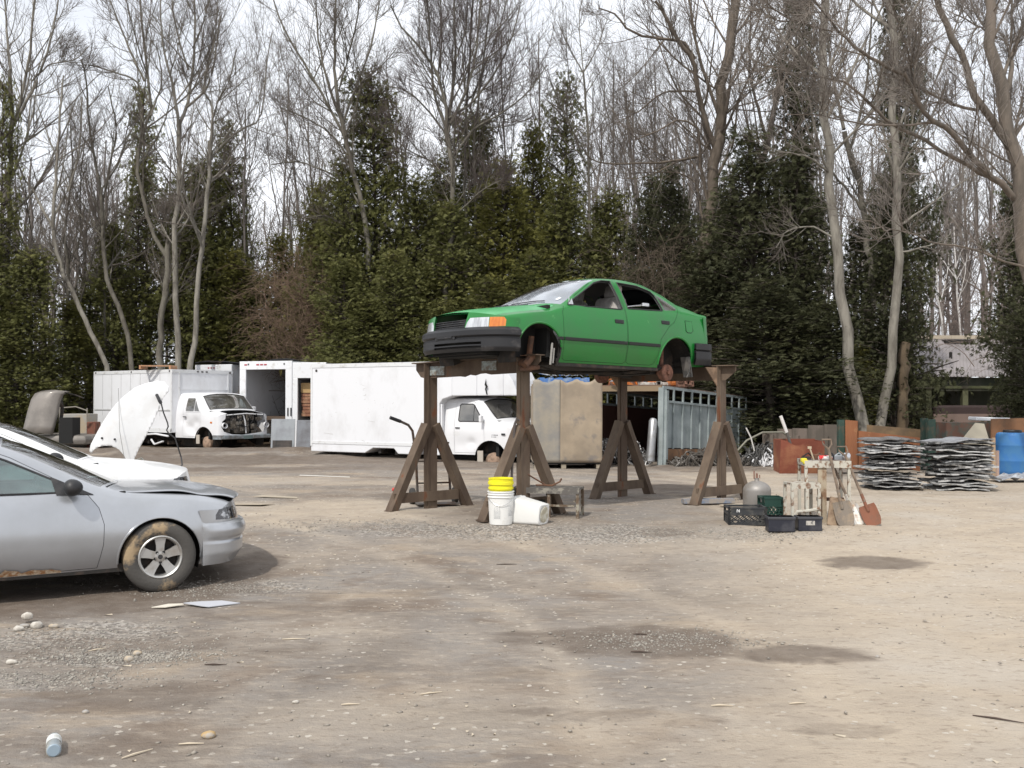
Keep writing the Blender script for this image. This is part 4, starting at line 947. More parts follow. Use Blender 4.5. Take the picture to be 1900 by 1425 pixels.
# ================================================================ the steel racks
def rack(name, label, A, B, ztA, ztB, axis, endA, endB, gus, jag):
    """one rack: a cross beam on two posts, each post standing in an A-frame"""
    A = Vector(A); B = Vector(B); t = thing(name, label, 'car stand', (A+B)/2); o = (A+B)/2
    A -= o; B -= o; zt = ztA; d = (B-A).normalized(); ax = Vector(axis).normalized(); ax -= Vector((0,0,ax.z)); n = Vector((-d.y, d.x, 0))
    a = A - d*endA; b = B + d*endB; h = .20
    # channel: web and two flanges, lower edge torn
    m = MB(); k = 24; L_ = (b-a).length; rng = random.Random(jag)
    top_ = []; bot = []
    for i in range(k+1):
        s_ = i/k; x = s_*L_; e = .0
        if jag and .38 < s_ < .62: e = rng.uniform(-.03,.05)
        if s_ < .05: e = .12*(1-s_/.05)
        if s_ > .92: e = .13*((s_-.92)/.08)
        p = a+d*x; zz = ztA+(ztB-ztA)*s_; top_.append(p+Vector((0,0,zz))); bot.append(p+Vector((0,0,zz-h+e)))
    for off in (0,):
        V = [p - n*.005 for p in top_]+[p - n*.005 for p in bot]+[p + n*.005 for p in top_]+[p + n*.005 for p in bot]; K = k+1; F = []
        for i in range(k):
            F += [(i, i+1, K+i+1, K+i), (2*K+i+1, 2*K+i, 3*K+i, 3*K+i+1), (K+i, K+i+1, 3*K+i+1, 3*K+i), (i+1, i, 2*K+i, 2*K+i+1)]
        F += [(0, K, 3*K, 2*K), (k, 2*K+k, 3*K+k, K+k)]
        m.add(V, F)
    m.beam(a+Vector((0,0,ztA+.008)), b+Vector((0,0,ztB+.008)), .19, .014)
    m.build('cross_beam', STANDM, t)
    for P_, nm in ((A, 0), (B, 1)):
        zt = ztB if nm else ztA; m = MB(); w_ = .10    # H section post
        for s_ in (-1, 1): m.beam(P_+ax*s_*.055, P_+ax*s_*.055+Vector((0,0,zt-.002)), .012, w_, up=ax)
        m.beam(P_, P_+Vector((0,0,zt-.004)), .10, .012, up=d)
        m.build('post', STANDM, t)
        for s_ in (-1, 1):
            m = MB(); f = P_+ax*s_*.62; m.beam(f+Vector((0,0,-.01)), P_+ax*s_*.06+Vector((0,0,1.12)), .11, .12, up=d); m.beam(f-ax*.0+Vector((0,0,.004)), f+ax*s_*.06+Vector((0,0,.004)), .16, .02)
            m.build('brace', STANDM, t)
        m = MB(); sd2 = -n*.075*(1 if n.y > 0 else -1); m.beam(P_-ax*.52+Vector((0,0,.17))+sd2, P_+ax*.52+Vector((0,0,.17))+sd2, .03, .13); m.build('base_bar', STANDM, t)
        if gus:
            m = MB(); g = P_ + d*.0; q = [g-ax*.0+d*s for s in (0,)]
            dd = d if nm else -d
            V = []
            for e in (-.006, .006): V += [P_-ax*.09+n*0+ax*e*0+Vector((0,0,zt-.02))-ax*.28+d*e, P_-ax*.09+Vector((0,0,zt-.02))+d*e, P_-ax*.09+Vector((0,0,zt-.30))+d*e]
            m.add(V, [(0,1,2),(5,4,3),(0,3,4,1),(1,4,5,2),(2,5,3,0)])
            m.build('gusset', mat('pale_rust', (.30,.20,.13), .8, .1, (.18,.12,.08), 6, bump=.2), t)
    return t
AXS = (.773, .635, 0)
r1 = rack('steel_rack', 'front brown steel rack under the nose of the green car', (-1.09,13.35,0), (.14,12.4,0), 1.935, 2.00, AXS, .26, .27, False, 3)
rack('steel_rack', 'rear brown steel rack holding the tail of the green car', (1.66,15.0,0), (2.97,14.15,0), 1.92, 1.93, (.74,.67,0), .1, .22, True, 0)
m = MB(); m.box(-.12,.12,-.012,0,-.07,.07); # faded label on the beam
PL = mat('faded_plate', (.32,.38,.38), .6, 0, (.16,.13,.10), 12, .4, .6)
dirr = (Vector((.14,12.4,0))-Vector((-1.09,13.35,0))).normalized(); ang = math.atan2(dirr.y, dirr.x); o0 = Vector((-1.09,13.35,0))
for s_, w_ in ((.13, .13), (1.02, .12)):
    m = MB(); m.box(-w_, w_, -.006, .006, -.06, .06); o = m.build('faded_label', PL, r1); c = o0+dirr*s_-(Vector((-1.09,13.35,0))+Vector((.14,12.4,0)))/2
    nn = Vector((dirr.y, -dirr.x, 0)); o.location = c+nn*.075*(.17)+Vector((0,0,1.84+.05*(s_ > .5))); o.rotation_euler = (0,0,ang)
# ---- hand truck behind the front-left post
def hand_truck():
    p = gnd(790, 930); t = thing('hand_truck', 'grey hand truck with curved handle behind the front rack post', 'hand truck', (-1.18, 13.75, 0), math.radians(15))
    m = MB(); ME = mat('grey_tube', (.13,.12,.11), .5, .6, (.10,.06,.04), 9)
    m.tube([(-.12,0,.12),(-.15,-.02,.7),(-.20,-.04,1.02),(-.26,-.06,1.10),(-.37,-.09,1.15),(-.50,-.12,1.20)], .018, 8)
    m.tube([(.34,0,.12),(.30,0,.8),(.12,-.04,1.02),(-.20,-.04,.84)], .018, 8)
    for z in (.3,.6,.85): m.tube([(-.13,-.01,z),(.32,0,z)], .013, 6)
    m.build('frame', ME, t, smooth=True)
    m = MB(); m.tube([(-.37,-.09,1.15),(-.52,-.125,1.205)], .024, 8); m.build('grip', BLACKPL, t)
    m = MB(); m.box(-.16,.40,-.28,.0,.02,.035); m.build('toe_plate', ME, t)
    for x in (-.18, .42): m = MB(); m.tf((x, .08, .115)).lathe([(.03,-.03),(.10,-.035),(.115,-.02),(.115,.02),(.10,.035),(.03,.03)], 20, 'X'); m.build('wheel', TYRE, t, smooth=True)
hand_truck()
# ---- buckets
WPL = mat('white_plastic', (.72,.72,.70), .4, 0, (.55,.52,.46), 5, .6, .8)
YPL = mat('yellow_plastic', (.78,.72,.02), .4, 0, (.62,.55,.03), 8, .5, .8)
def pail(m, z0, z1, r0, r1, rim=True):
    prof = [(0,z0),(r0-.006,z0),(r0,z0+.006)]+[(r0+(r1-r0)*k/4, z0+(z1-z0)*.8*k/4) for k in range(1,5)]
    if rim:
        for zz in (.80,.88,.95): prof += [(r1,z0+(z1-z0)*zz),(r1+.010,z0+(z1-z0)*zz+.004),(r1+.010,z0+(z1-z0)*(zz+.025)),(r1,z0+(z1-z0)*(zz+.035))]
    prof += [(r1+.006,z1),(r1-.004,z1),(r1-.012,z1-.02),(r0-.006,z0+.01),(0,z0+.01)]
    m.lathe(prof, 32)
p = gnd(929, 976); t = thing('white_bucket', 'upright white plastic pail with printed labels and a yellow pail nested inside', 'bucket', (p.x, p.y+.15, 0))
m = MB(); pail(m, 0, .40, .135, .152); m.build('pail', WPL, t, smooth=True)
PR = mat('faint_print', (.34,.35,.36), .6)
def print_block(parent, R0, a0, a1, z0, z1, rows):
    m = MB(); rg_ = random.Random(2)
    for k in range(rows):
        z = z1-(z1-z0)*k/rows; aa = a0
        while aa < a1:
            w_ = rg_.uniform(.03,.12); e = min(a1, aa+w_)
            P4 = [((R0+.0012+.042*z)*math.cos(q), (R0+.0012+.042*z)*math.sin(q), zz) for q in (aa, e) for zz in (z, z-.007)]
            m.add(P4, [(0,1,3,2)]); aa = e+.02
    for (u0, u1, v0, v1) in ((a0-.05,a0-.04,z0-.01,z1+.01),(a1+.04,a1+.05,z0-.01,z1+.01)):
        m.add([((R0+.0012+.042*zz)*math.cos(q), (R0+.0012+.042*zz)*math.sin(q), zz) for q in (u0, u1) for zz in (v0, v1)], [(0,2,3,1)])
    m.build('label_print', PR, parent)
print_block(t, .1355, -2.15, -1.60, .07, .27, 14); print_block(t, .1355, -.85, -.35, .10, .28, 12)
m = MB(); m.tube([(.16*math.cos(a), .16*math.sin(a)-.0, .33-.10*math.sin(a)**2*(1 if math.sin(a) < 0 else 0)) for a in np.linspace(-PI*.98, -PI*.02, 14)], .003, 5); m.build('wire_handle', CHROME, t)
t2 = thing('yellow_bucket', 'yellow plastic pail nested in the upright white one', 'bucket', (p.x, p.y+.15, .115))
m = MB(); m.lathe([(0,.0),(.12,.0),(.134,.27),(.139,.30),(.150,.305),(.150,.325),(.141,.33),(.141,.355),(.154,.36),(.154,.39),(.144,.395),(.146,.425),(.152,.43),(.146,.434),(.136,.43),(.118,.02),(0,.02)], 32); m.build('pail', YPL, t2, smooth=True)
p = gnd(985, 976); p = gnd(1010, 976); t = thing('white_bucket', 'square white plastic tub lying on its side against the upright bucket', 'bucket', (p.x, p.y+.10, .125), (math.radians(85), 0, math.radians(238))); t.scale = (1.15,)*3
def tub(m, z0, z1, w0, w1):
    def ring(w_, z, r=.035):
        P_ = []
        for (cx, cy, a0) in ((w_-r,w_-r,0),(-w_+r,w_-r,90),(-w_+r,-w_+r,180),(w_-r,-w_+r,270)):
            for k in range(5): a = math.radians(a0+22.5*k); P_.append((cx+r*math.cos(a), cy+r*math.sin(a), z))
        return P_
    R_ = [ring(w0*.6,z0+.004),ring(w0*.93,z0),ring(w0,z0+.006),ring(w1,z1*.86),ring(w1+.008,z1*.865),ring(w1+.008,z1*.90),ring(w1,z1*.905),ring(w1,z1-.012),ring(w1+.008,z1-.01),ring(w1+.008,z1),ring(w1-.006,z1),ring(w0-.01,z0+.02)]
    n = len(R_[0]); V = [q for r_ in R_ for q in r_]; F = [(i*n+j,i*n+(j+1)%n,(i+1)*n+(j+1)%n,(i+1)*n+j) for i in range(len(R_)-1) for j in range(n)]
    F += [tuple(range(n-1,-1,-1)), tuple((len(R_)-1)*n+j for j in range(n))]; m.add(V, F)
m = MB(); tub(m, 0, .36, .105, .135); m.build('pail', WPL, t, smooth=True)
m = MB(); m.lathe([(0,-.008),(.07,-.008),(.085,-.003)], 20); m.build('dirty_base', mat('dirty_base', (.42,.38,.28), .7, 0, (.62,.60,.52), 16, .45, .6, bump=.3), t)
m = MB(); m.tf(); 
# ---- low metal stool with junk at the foot of the right post
def low_table():
    p = gnd(1005, 962); t = thing('low_table', 'low paint-worn metal work stand beside the tipped white tub', 'table', (.48, 12.55, 0), math.radians(-14))
    WM = mat('worn_white_steel', (.34,.32,.26), .7, .2, (.13,.09,.06), 14, .42, .55, bump=.2)
    m = MB(); m.box(-.44,.40,-.19,.19,.345,.37); m.box(-.44,.40,-.20,-.185,.30,.37); m.build('top', mat('greasy_top', (.12,.11,.10), .6, .2, (.28,.26,.22), 12, .5, .62), t)
    for x, y in ((-.42,-.17),(.38,-.17),(-.42,.17),(.38,.17),(.02,-.17)): m = MB(); m.box(x-.018,x+.018,y-.018,y+.018,0,.345); m.build('leg', WM, t)
    m = MB(); m.box(-.1,.34,-.18,-.16,.14,.165); m.box(.33,.35,-.17,.17,.2,.22); m.build('stretcher', WM, t)
    return t
low_table()
m = MB(); m.box(.10,.42,12.5,12.8,.02,.20,.02); tag(m.build('black_tray', mat('tray_black', (.015,.02,.015), .3), None), 'dark plastic oil tray under the low work stand', 'tray')
m = MB(); m.tube([(.42,12.55,.385),(.14,12.42,.56)], .010, 6); m.tube([(.30,12.52,.385),(.50,12.45,.385),(.60,12.5,.43),(.62,12.55,.46)], .012, 6)
tag(m.build('pry_bar', RUSTY, None), 'thin rusty pry bar and wire lying across the low work stand', 'pry bar')
m = MB(); m.tube([(-.02,12.23,0),(.0,12.26,.6),(.035,12.28,1.16),(.06,12.28,1.22),(.09,12.29,1.20)], .016, 7); m.tube([(-.02,12.23,.0),(-.03,12.22,.35)], .022, 7)
tag(m.build('steel_bar', mat('dark_bar', (.10,.085,.08), .5, .5), None), 'long dark steel bar with hooked top leaning on the front rack post', 'bar')
p = gnd(738, 911); m = MB(); m.box(-.09,.09,-.04,.04,0,.05,.015); o = m.build('red_part', mat('red_plastic', (.5,.05,.04), .5), None); o.location = (p.x, p.y, 0); tag(o, 'small red plastic part lying on the dirt left of the racks', 'car part')
# ---- work table with tools, stool, shovels
def work_table():
    t = thing('work_table', 'tall paint-worn steel work table with cluttered top, shovels leaning on it', 'table', (3.81, 12.25, 0), math.radians(-6)); t.scale = (.70, 1, 1)
    WM = mat('cream_worn_steel', (.47,.45,.39), .65, .1, (.18,.10,.06), 12, .50, .60, bump=.2)
    m = MB(); m.box(-.36,.40,-.24,.24,.72,.745); m.build('top', mat('stained_top', (.10,.07,.06), .6, 0, (.26,.24,.22), 10), t)
    m = MB(); m.box(-.37,.41,-.255,-.24,.66,.745); m.box(-.375,-.36,-.24,.24,.68,.745); m.build('apron', WM, t)
    for x, y in ((-.34,-.22),(.38,-.22),(-.34,.22),(.38,.22)): m = MB(); m.box(x-.025,x+.025,y-.02,y+.02,0,.72); m.build('leg', WM, t)
    m = MB(); m.box(-.14,.0,-.235,-.20,.0,.66); m.build('side_plate', mat('plate_tan', (.36,.30,.22), .8, 0, (.20,.12,.07), 6), t)
    m = MB(); m.box(-.1,.36,-.02,.02,.24,.28); m.build('stretcher', RUSTY, t)
    return t
work_table()
def small(name, label, cat, loc, builder, m_, rot=(0,0,0), smooth=False, bevel=0, group=None):
    m = MB(); builder(m); o = m.build(name, m_, None, smooth=smooth, bevel=bevel); o.location = loc; o.rotation_euler = rot; return tag(o, label, cat, group)
small('yellow_rag', 'crumpled yellow cloth at the left corner of the work table', 'rag', (3.53,12.06,.765), lambda m: (m.box(-.04,.03,-.03,.03,-.03,.02,.012), m.box(-.02,.045,-.035,.01,-.05,0,.012)), mat('yellow_cloth', (.62,.55,.05), .9, bump=.5), smooth=True)
small('glass_jar', 'small clear jar at the right corner of the work table', 'jar', (4.07,12.15,.745), lambda m: m.lathe([(0,0),(.045,0),(.05,.02),(.05,.08),(.035,.1),(.0,.1)], 14), CHROME, smooth=True)
small('paint_can', 'red and white spray can lying on the work table', 'can', (3.80,12.10,.785), lambda m: m.lathe([(0,-.08),(.03,-.08),(.033,.06),(.02,.08),(0,.08)], 12, 'X'), mat('red_white', (.55,.03,.03), .4, 0, (.7,.68,.65), 12, .48, .52), smooth=True)
small('wrench', 'grey steel wrench standing among the clutter on the work table', 'wrench', (3.69,12.2,.80), lambda m: (m.tube([(0,0,-.05),(-.05,0,.10)], .010, 6), m.box(-.075,-.03,-.01,.01,.09,.12)), mat('pale_steel', (.5,.42,.3), .5, .3))
rng = random.Random(21)
for k, (x, lab) in enumerate(((3.61,'dark metal bracket left of the wrench on the work table'),(3.75,'brown rusty bolt box behind the spray can on the work table'),(3.90,'black motor part in the middle of the work table'),(3.99,'grey socket case at the right of the work table'))):
    small('car_part', lab, 'car part', (x, 12.25, .745), lambda m: (m.box(-.05,.05,-.04,.04,0,rng.uniform(.04,.09),.008), m.tube([(-.04,0,.05),(.03,.02,.09),(.07,0,.05)], .01, 5)), [UNDER, RUSTY, BLACKPL, GS][k])
def stool():
    WM = MATS['cream_worn_steel']; t = thing('step_stool', 'two-step worn white metal stool left of the work table', 'stool', (3.55, 12.05, -.03), math.radians(4))
    m = MB(); m.box(-.24,.12,-.16,.12,.50,.525); m.box(-.24,.12,-.165,-.155,.46,.53); m.build('top_step', WM, t)
    for x, y in ((-.225,-.15),(.10,-.15),(-.225,.11),(.10,.11),(-.05,-.15)): m = MB(); m.box(x-.016,x+.016,y-.016,y+.016,0,.5); m.build('leg', WM, t)
    m = MB(); m.tube([(-.22,-.17,.10),(-.18,-.18,.19),(-.04,-.18,.20),(.10,-.16,.22)], .018, 6); m.build('lower_rung', WM, t)
stool()
def shovel(name, label, base, top, blade, m_blade, yawb=0, dh=True):
    base = Vector(base); top = Vector(top); d = (top-base).normalized(); t = thing(name, label, 'shovel', base)
    m = MB(); WD = mat('handle_wood', (.20,.15,.11), .8, 0, (.12,.09,.07), 12); m.tube([d*.30, top-base-d*.10], .017, 7); m.build('handle', WD, t, smooth=True)
    if dh:
        s_ = Vector((1,0,0)); e = top-base; m = MB(); m.tube([e-d*.12, e-d*.06-s_*.05, e-s_*.055, e+s_*.055, e-d*.06+s_*.05, e-d*.12], .011, 6); m.build('grip', WD, t, smooth=True)
    s_ = d.cross(Vector((0,-1,0))).normalized(); nn = s_.cross(d).normalized(); m = MB(); P_ = []
    w_, h = blade
    for i in range(7):
        v = i/6; ww = w_*(1 if v > .25 else .70+.3*v/.25)*(1 if v < .85 else .92)
        P_.append([d*(h*(v)) + s_*(ww/2*u) + nn*(.03*(u*u)-.02*v) for u in (-1,-.6,-.2,.2,.6,1)])
    m.grid(P_); m.tube([d*(h*.7)-nn*.01, d*(h+.14)], .02, 7); o = m.build('blade', m_blade, t); md = o.modifiers.new('t', 'SOLIDIFY'); md.thickness = .004
shovel('shovel', 'square shovel with rust-orange blade, rightmost against the work table', (4.30,11.85,.0), (3.98,12.05,.93), (.21,.26), mat('orange_rust', (.21,.085,.05), .8, 0, (.17,.085,.055), 9))
shovel('shovel', 'grey spade with D-grip leaning on the front of the work table', (3.95,11.80,.0), (3.78,12.0,1.02), (.22,.30), mat('grey_spade', (.20,.17,.14), .7, .3, (.28,.22,.16), 9))
shovel('shovel', 'pale steel spade between the other two at the work table', (4.13,11.88,.0), (3.86,12.25,.88), (.17,.26), mat('pale_spade', (.55,.53,.50), .5, .4, (.3,.22,.16), 9), dh=False)
small('plank', 'short weathered board leaning at the foot of the work table', 'board', (3.82,11.84,.0), lambda m: m.box(-.09,.09,-.012,.012,0,.34), mat('board_tan', (.30,.22,.15), .85, 0, (.18,.12,.08), 6), rot=(math.radians(-14),math.radians(12),0))
# ---- crates, tank, battery boxes
def crate(name, label, loc, yaw, w_, d_, h, m_, mark=False, cells=6):
    t = thing(name, label, 'crate', loc, yaw); rng_ = random.Random(int(w_*100)); r_ = .011
    for side in range(4):
        m = MB(); L_ = w_ if side % 2 == 0 else d_
        def P3(u, z):
            if side == 0: return (u-w_/2, -d_/2, z)
            if side == 1: return (w_/2, u-d_/2, z)
            if side == 2: return (w_/2-u, d_/2, z)
            return (-w_/2, d_/2-u, z)
        for z in (.012, h*.62, h-.012): m.beam(P3(0,z), P3(L_,z), .022, .024)
        for u in (0, L_): m.beam(P3(u,0), P3(u,h), .026, .026, up=(0,1,0))
        n = cells
        for i in range(n):
            u0, u1 = L_*i/n, L_*(i+1)/n
            m.beam(P3(u0,.02), P3(u1,h*.32), .008, r_); m.beam(P3(u0,h*.60), P3(u1,h*.32), .008, r_); m.beam(P3(u0,h*.32), P3(u1,h*.60), .008, r_); m.beam(P3(u0,h*.32), P3(u1,.02), .008, r_)
        if side in (0,): m.box(-w_/2+.02, w_/2-.02, -d_/2-.006, -d_/2+.004, h*.66, h*.96)
        elif side == 1: m.box(w_/2-.004, w_/2+.006, -d_/2+.02, d_/2-.02, h*.66, h*.96)
        m.build('side', m_, t)
    m = MB(); m.box(-w_/2,w_/2,-d_/2,d_/2,.0,.012); m.build('bottom', m_, t)
    if mark:
        x, z = -w_*.26, h*.82; y = -d_/2-.008; m = MB(); q = .022
        m.beam((x-.014,y,z-q),(x-.014,y,z+q), .003, .007, up=(1,0,0)); m.beam((x+.014,y,z-q),(x+.014,y,z+q), .003, .007, up=(1,0,0)); m.beam((x-.014,y,z+q),(x+.014,y,z-q), .003, .007, up=(1,0,0)); m.build('letter_mark', mat('white_mark', (.7,.7,.7), .7), t)
    return t
CRB = mat('crate_black', (.03,.032,.035), .5, 0, (.10,.095,.085), 8, .5, .75)
crate('milk_crate', 'black slatted milk crate with a white letter mark, left of the battery trays', (2.80, 12.0, 0), math.radians(-2), .43, .30, .215, CRB, True)
crate('green_crate', 'green plastic crate behind the black battery trays', (3.21, 12.40, 0), math.radians(-2), .24, .26, .27, mat('crate_green', (.012,.045,.034), .5), False, 5)
def tank():
    t = thing('gas_tank', 'grey round-topped gas cylinder end resting on the black crate', 'tank', (3.12, 12.72, 0))
    G_ = mat('tank_grey', (.27,.255,.24), .5, .3, (.20,.17,.14), 5, .5, .7, bump=.05); m = MB(); r = .175
    m.lathe([(0,.02),(.15,.02),(r,.06),(r,.30)]+[(r*math.cos(a), .30+.125*math.sin(a)) for a in np.linspace(.1, 1.38, 9)]+[(.03,.43),(.03,.46),(0,.46)], 32); m.build('shell', G_, t, smooth=True)
    m = MB(); m.lathe([(.014,.44),(.014,.52),(.0,.52)], 10); m.tube([(-.035,0,.45),(-.035,0,.55)], .009, 6); m.tube([(.035,0,.46),(.035,0,.50)], .007, 6); m.build('valve', mat('valve_brown', (.22,.12,.09), .7), t)
tank()
BB = mat('battery_blue', (.017,.019,.03), .45, 0, (.07,.07,.08), 6, .5, .75)
def battery_tray(label, loc, yaw, w_, d_, h, lab):
    t = thing('battery_tray', label, 'battery', loc, yaw); m = MB(); m.box(-w_/2,w_/2,-d_/2,d_/2,0,h,.008); m.build('case', BB, t)
    m = MB(); m.box(-w_/2-.008,w_/2+.008,-d_/2-.008,d_/2+.008,h-.03,h-.0,.005)
    for k in range(6): x = -w_/2+.03+k*(w_-.06)/5; m.lathe([(0,h+.01),(.014,h+.01),(.014,h)], 10); m.M = Matrix.Translation((0,0,0))
    m.build('lid', mat('battery_lid', (.05,.052,.06), .4), t)
    if lab: m = MB(); m.box(-.05,.05,-d_/2-.004,-d_/2-.001,h*.42,h*.72); m.build('paper_label', mat('paper_worn', (.42,.40,.37), .7, 0, (.1,.1,.1), 30, .5, .6), t)
battery_tray('dark blue car battery with plain front, left of the pair before the crates', (3.085, 11.50, 0), math.radians(-3), .30, .19, .17, False)
battery_tray('dark blue car battery with worn pale label, right of the pair before the stool', (3.425, 11.55, 0), math.radians(-2), .27, .19, .165, True)
small('board', 'blue-grey weathered plank lying under the right rear rack post', 'board', (2.72,13.85,.02), lambda m: m.box(-.36,.36,-.07,.07,0,.06), mat('board_blue', (.16,.19,.25), .8, 0, (.28,.25,.22), 8), rot=(0,0,math.radians(6)))
small('board', 'flat pale plank lying across the dirt behind the battery crates', 'board', (3.02,13.6,.01), lambda m: m.box(-.2,.2,-.04,.04,0,.02), mat('board_pale', (.42,.36,.28), .8), rot=(0,0,math.radians(20)))
# ---- big board crate, blue pallet, scrap
def big_crate():
    t = thing('board_crate', 'tall crate of stained tan fibreboard with one grey end, on low feet', 'crate', (.44, 21.0, 0), math.radians(1))
    W_ = 1.46; n = 28; k = 24; TAN = mat('fibreboard', (.35,.285,.21), .9, 0, (.25,.205,.155), 1.6, .38, .62, col3=(.17,.155,.145), scale3=2.6, lo3=.56, hi3=.70, bump=.08, bscale=4)
    GR = mat('fibre_grey', (.225,.215,.20), .9, 0, (.30,.27,.22), 2.4, .42, .6, bump=.08, bscale=5)
    rng_ = random.Random(6); prof = [.035*math.sin(i*.8)+.03*rng_.random() for i in range(n+1)]
    def face(u0, u1, m_, nm):
        m = MB(); m.grid([[(W_*i/n, -.055*math.sin(PI*j/k)*(.4+.6*math.sin(i*.42+j*.15)) - (.05*math.exp(-((i/n-.38)/.06)**2)*(j/k)), .13+(1.70+prof[i])*j/k) for j in range(k+1)] for i in range(u0, u1+1)])
        o = m.build(nm, m_, t, smooth=True); md = o.modifiers.new('t', 'SOLIDIFY'); md.thickness = .02; md.offset = 1
    face(0, 11, GR, 'grey_panel'); face(11, n, TAN, 'tan_panel')
    m = MB(); m.box(-.0,.02,.05,1.3,.13,1.75); m.box(W_-.02,W_,.03,1.3,.13,1.80); m.box(.02,W_-.02,1.28,1.3,.13,1.8); m.box(.02,W_-.02,.04,1.28,1.64,1.68); m.build('side', TAN, t)
    for x in (.03, .60, 1.34): m = MB(); m.box(x,x+.10,.02,1.25,0,.13); m.build('foot', mat('foot_wood', (.30,.26,.20), .85), t)
    m = MB(); m.box(.0,W_,.0,1.3,.10,.135); m.build('base', DARK, t)
big_crate()
def pallet(name, label, loc, yaw, m_, w_=1.2, d_=1.0, tilt=0):
    t = thing(name, label, 'pallet', loc, (tilt, 0, yaw)); 
    for z, n_, along in ((.0,3,0),(.10,6,1)):
        for k in range(n_):
            m = MB()
            if along: x = -w_/2+k*(w_-.1)/(n_-1); m.box(x, x+.1, -d_/2, d_/2, z, z+.022)
            else: y = -d_/2+k*(d_-.1)/(n_-1); m.box(-w_/2, w_/2, y, y+.1, z, z+.10)
            m.build('slat' if along else 'runner', m_, t)
    return t
pallet('blue_pallet', 'blue painted pallet lying on top of the tan board crate', (1.10, 21.55, 1.80), math.radians(2), mat('pallet_blue', (.07,.17,.42), .7, 0, (.30,.36,.42), 7, .5, .7), 1.05, .9)
m = MB(); rng = random.Random(9)
for k in range(16):
    x = 1.15+rng.uniform(-.4,.5); y = 21.4+rng.uniform(-.2,.4); m.beam((x,y,1.95+rng.random()*.05), (x+rng.uniform(-.3,.3), y+rng.uniform(-.2,.2), 2.0+rng.random()*.08), rng.uniform(.02,.06), .01)
tag(m.build('metal_scrap', CHROME, None), 'shiny metal trim scraps heaped on the blue pallet', 'scrap', kind='stuff')
# ---- load on the shed roof
RF = 1.80
def onroof(px, py, Y=22.5): p = at(px, py, Y); return p
for (x0_, x1_, yb, yt, Y, nm, lab, cat, mm) in (
    (1133,1178,716,704,23.0,'orange_crate','rusty orange engine part at the left end of the shed roof','car part',mat('engine_orange', (.42,.13,.03), .7, 0, (.12,.07,.05), 5, .48, .6, bump=.5)),
    (1178,1222,712,702,23.2,'orange_crate','bright orange crate in the middle of the shed roof load','crate',mat('crate_orange', (.75,.21,.03), .6, 0, (.5,.12,.02), 5, .5, .7)),
    (1222,1256,714,702,23.2,'orange_crate','darker orange crate beside the brown engine block on the roof','crate',MATS.get('engine_orange')),
    (1188,1240,720,709,22.6,'white_block','dirty white radiator block in front of the orange crates','radiator',mat('block_white', (.42,.40,.37), .7, 0, (.25,.20,.16), 9)),
    (1258,1288,724,700,22.9,'engine_block','brown rusty engine block at the right of the shed roof','engine',mat('block_brown', (.20,.10,.07), .85, 0, (.12,.07,.05), 8, bump=.5))):
    mm = mm or MATS['engine_orange']; a = at(x0_, yb, Y); b = at(x1_, yt, Y); rng_ = random.Random(int(x0_)); m = MB(); w_ = b.x-a.x; h = b.z-a.z
    m.box(a.x, b.x, Y, Y+.5, 1.74, b.z, .02)
    for k in range(7):
        x = rng_.uniform(a.x+.04, b.x-.06); m.box(x-.05, x+.05, Y-.04, Y+.02, 1.76+rng_.uniform(0,h*.5), b.z-rng_.uniform(-.03,h*.4))
    if 'crate' in nm:
        for z in (1.80, b.z-.01): m.box(a.x-.01, b.x+.01, Y-.03, Y+.53, z, z+.03)
    tag(m.build(nm, mm, None), lab, cat)
m = MB(); rng = random.Random(19)
for k in range(22): x = rng.uniform(2.25,3.1); m.beam((x,22.2,1.83+rng.random()*.06), (x+rng.uniform(-.3,.3),22.4,1.85+rng.random()*.07), .03, .01)
tag(m.build('metal_scrap', CHROME, None), 'bright crumpled foil and trim at the front left edge of the shed roof', 'scrap', kind='stuff')
# ---- scrap inside and beside the shed
def pipe(name, label, pts, r, m_, cat='pipe', n=10): 
    m = MB(); m.tube(pts, r, n); return tag(m.build(name, m_, None, smooth=True), label, cat)
GALV = mat('galvanised', (.36,.365,.37), .4, .7, (.25,.24,.22), 6, .5, .7)
pipe('tail_pipe', 'tall shiny exhaust pipe standing at the mouth of the shed', [(2.98,21.55,.12),(3.02,21.6,.55),(3.07,21.7,.98),(3.08,21.72,1.02)], [.095,.09,.095,.075], GALV, 'pipe', 16)
rng = random.Random(31)
def scrap(name, label, x0_, x1_, y0_, y1_, h, n, m_, seed, curl=True, thin=.018, hump=True):
    r_ = random.Random(seed); m = MB()
    for k in range(n):
        x = r_.uniform(x0_, x1_); y = r_.uniform(y0_, y1_); hh = h*(1-abs((x-(x0_+x1_)/2)/((x1_-x0_)/2))**1.5) if hump else h; z = r_.uniform(0, max(.04, hh)); a = r_.uniform(0, 2*PI); L_ = r_.uniform(.15,.5)
        if curl and r_.random() < .6:
            m.tube([(x+L_*.5*math.cos(a+q)*(.5+q*.3), y+L_*.3*math.sin(a+q), max(.01, z+.12*math.sin(q*2+k))) for q in np.linspace(0, 2.2, 6)], r_.uniform(.5,1.2)*thin, 5)
        else:
            dx = L_*math.cos(a)/2; dy = L_*math.sin(a)/3; dz = r_.uniform(-.08,.15); m.beam((x-dx,y-dy,max(.01,z-dz)), (x+dx,y+dy,max(.02,z+dz)), r_.uniform(.02,.10), r_.uniform(.005,.03))
    return tag(m.build(name, m_, None), label, 'scrap', kind='stuff')
scrap('scrap_heap', 'shiny tangled metal scrap in the mouth of the shed', 1.75, 3.1, 21.9, 23.2, .70, 170, mat('scrap_bright', (.50,.50,.50), .35, .9, (.10,.09,.085), 4, .46, .56), 1)
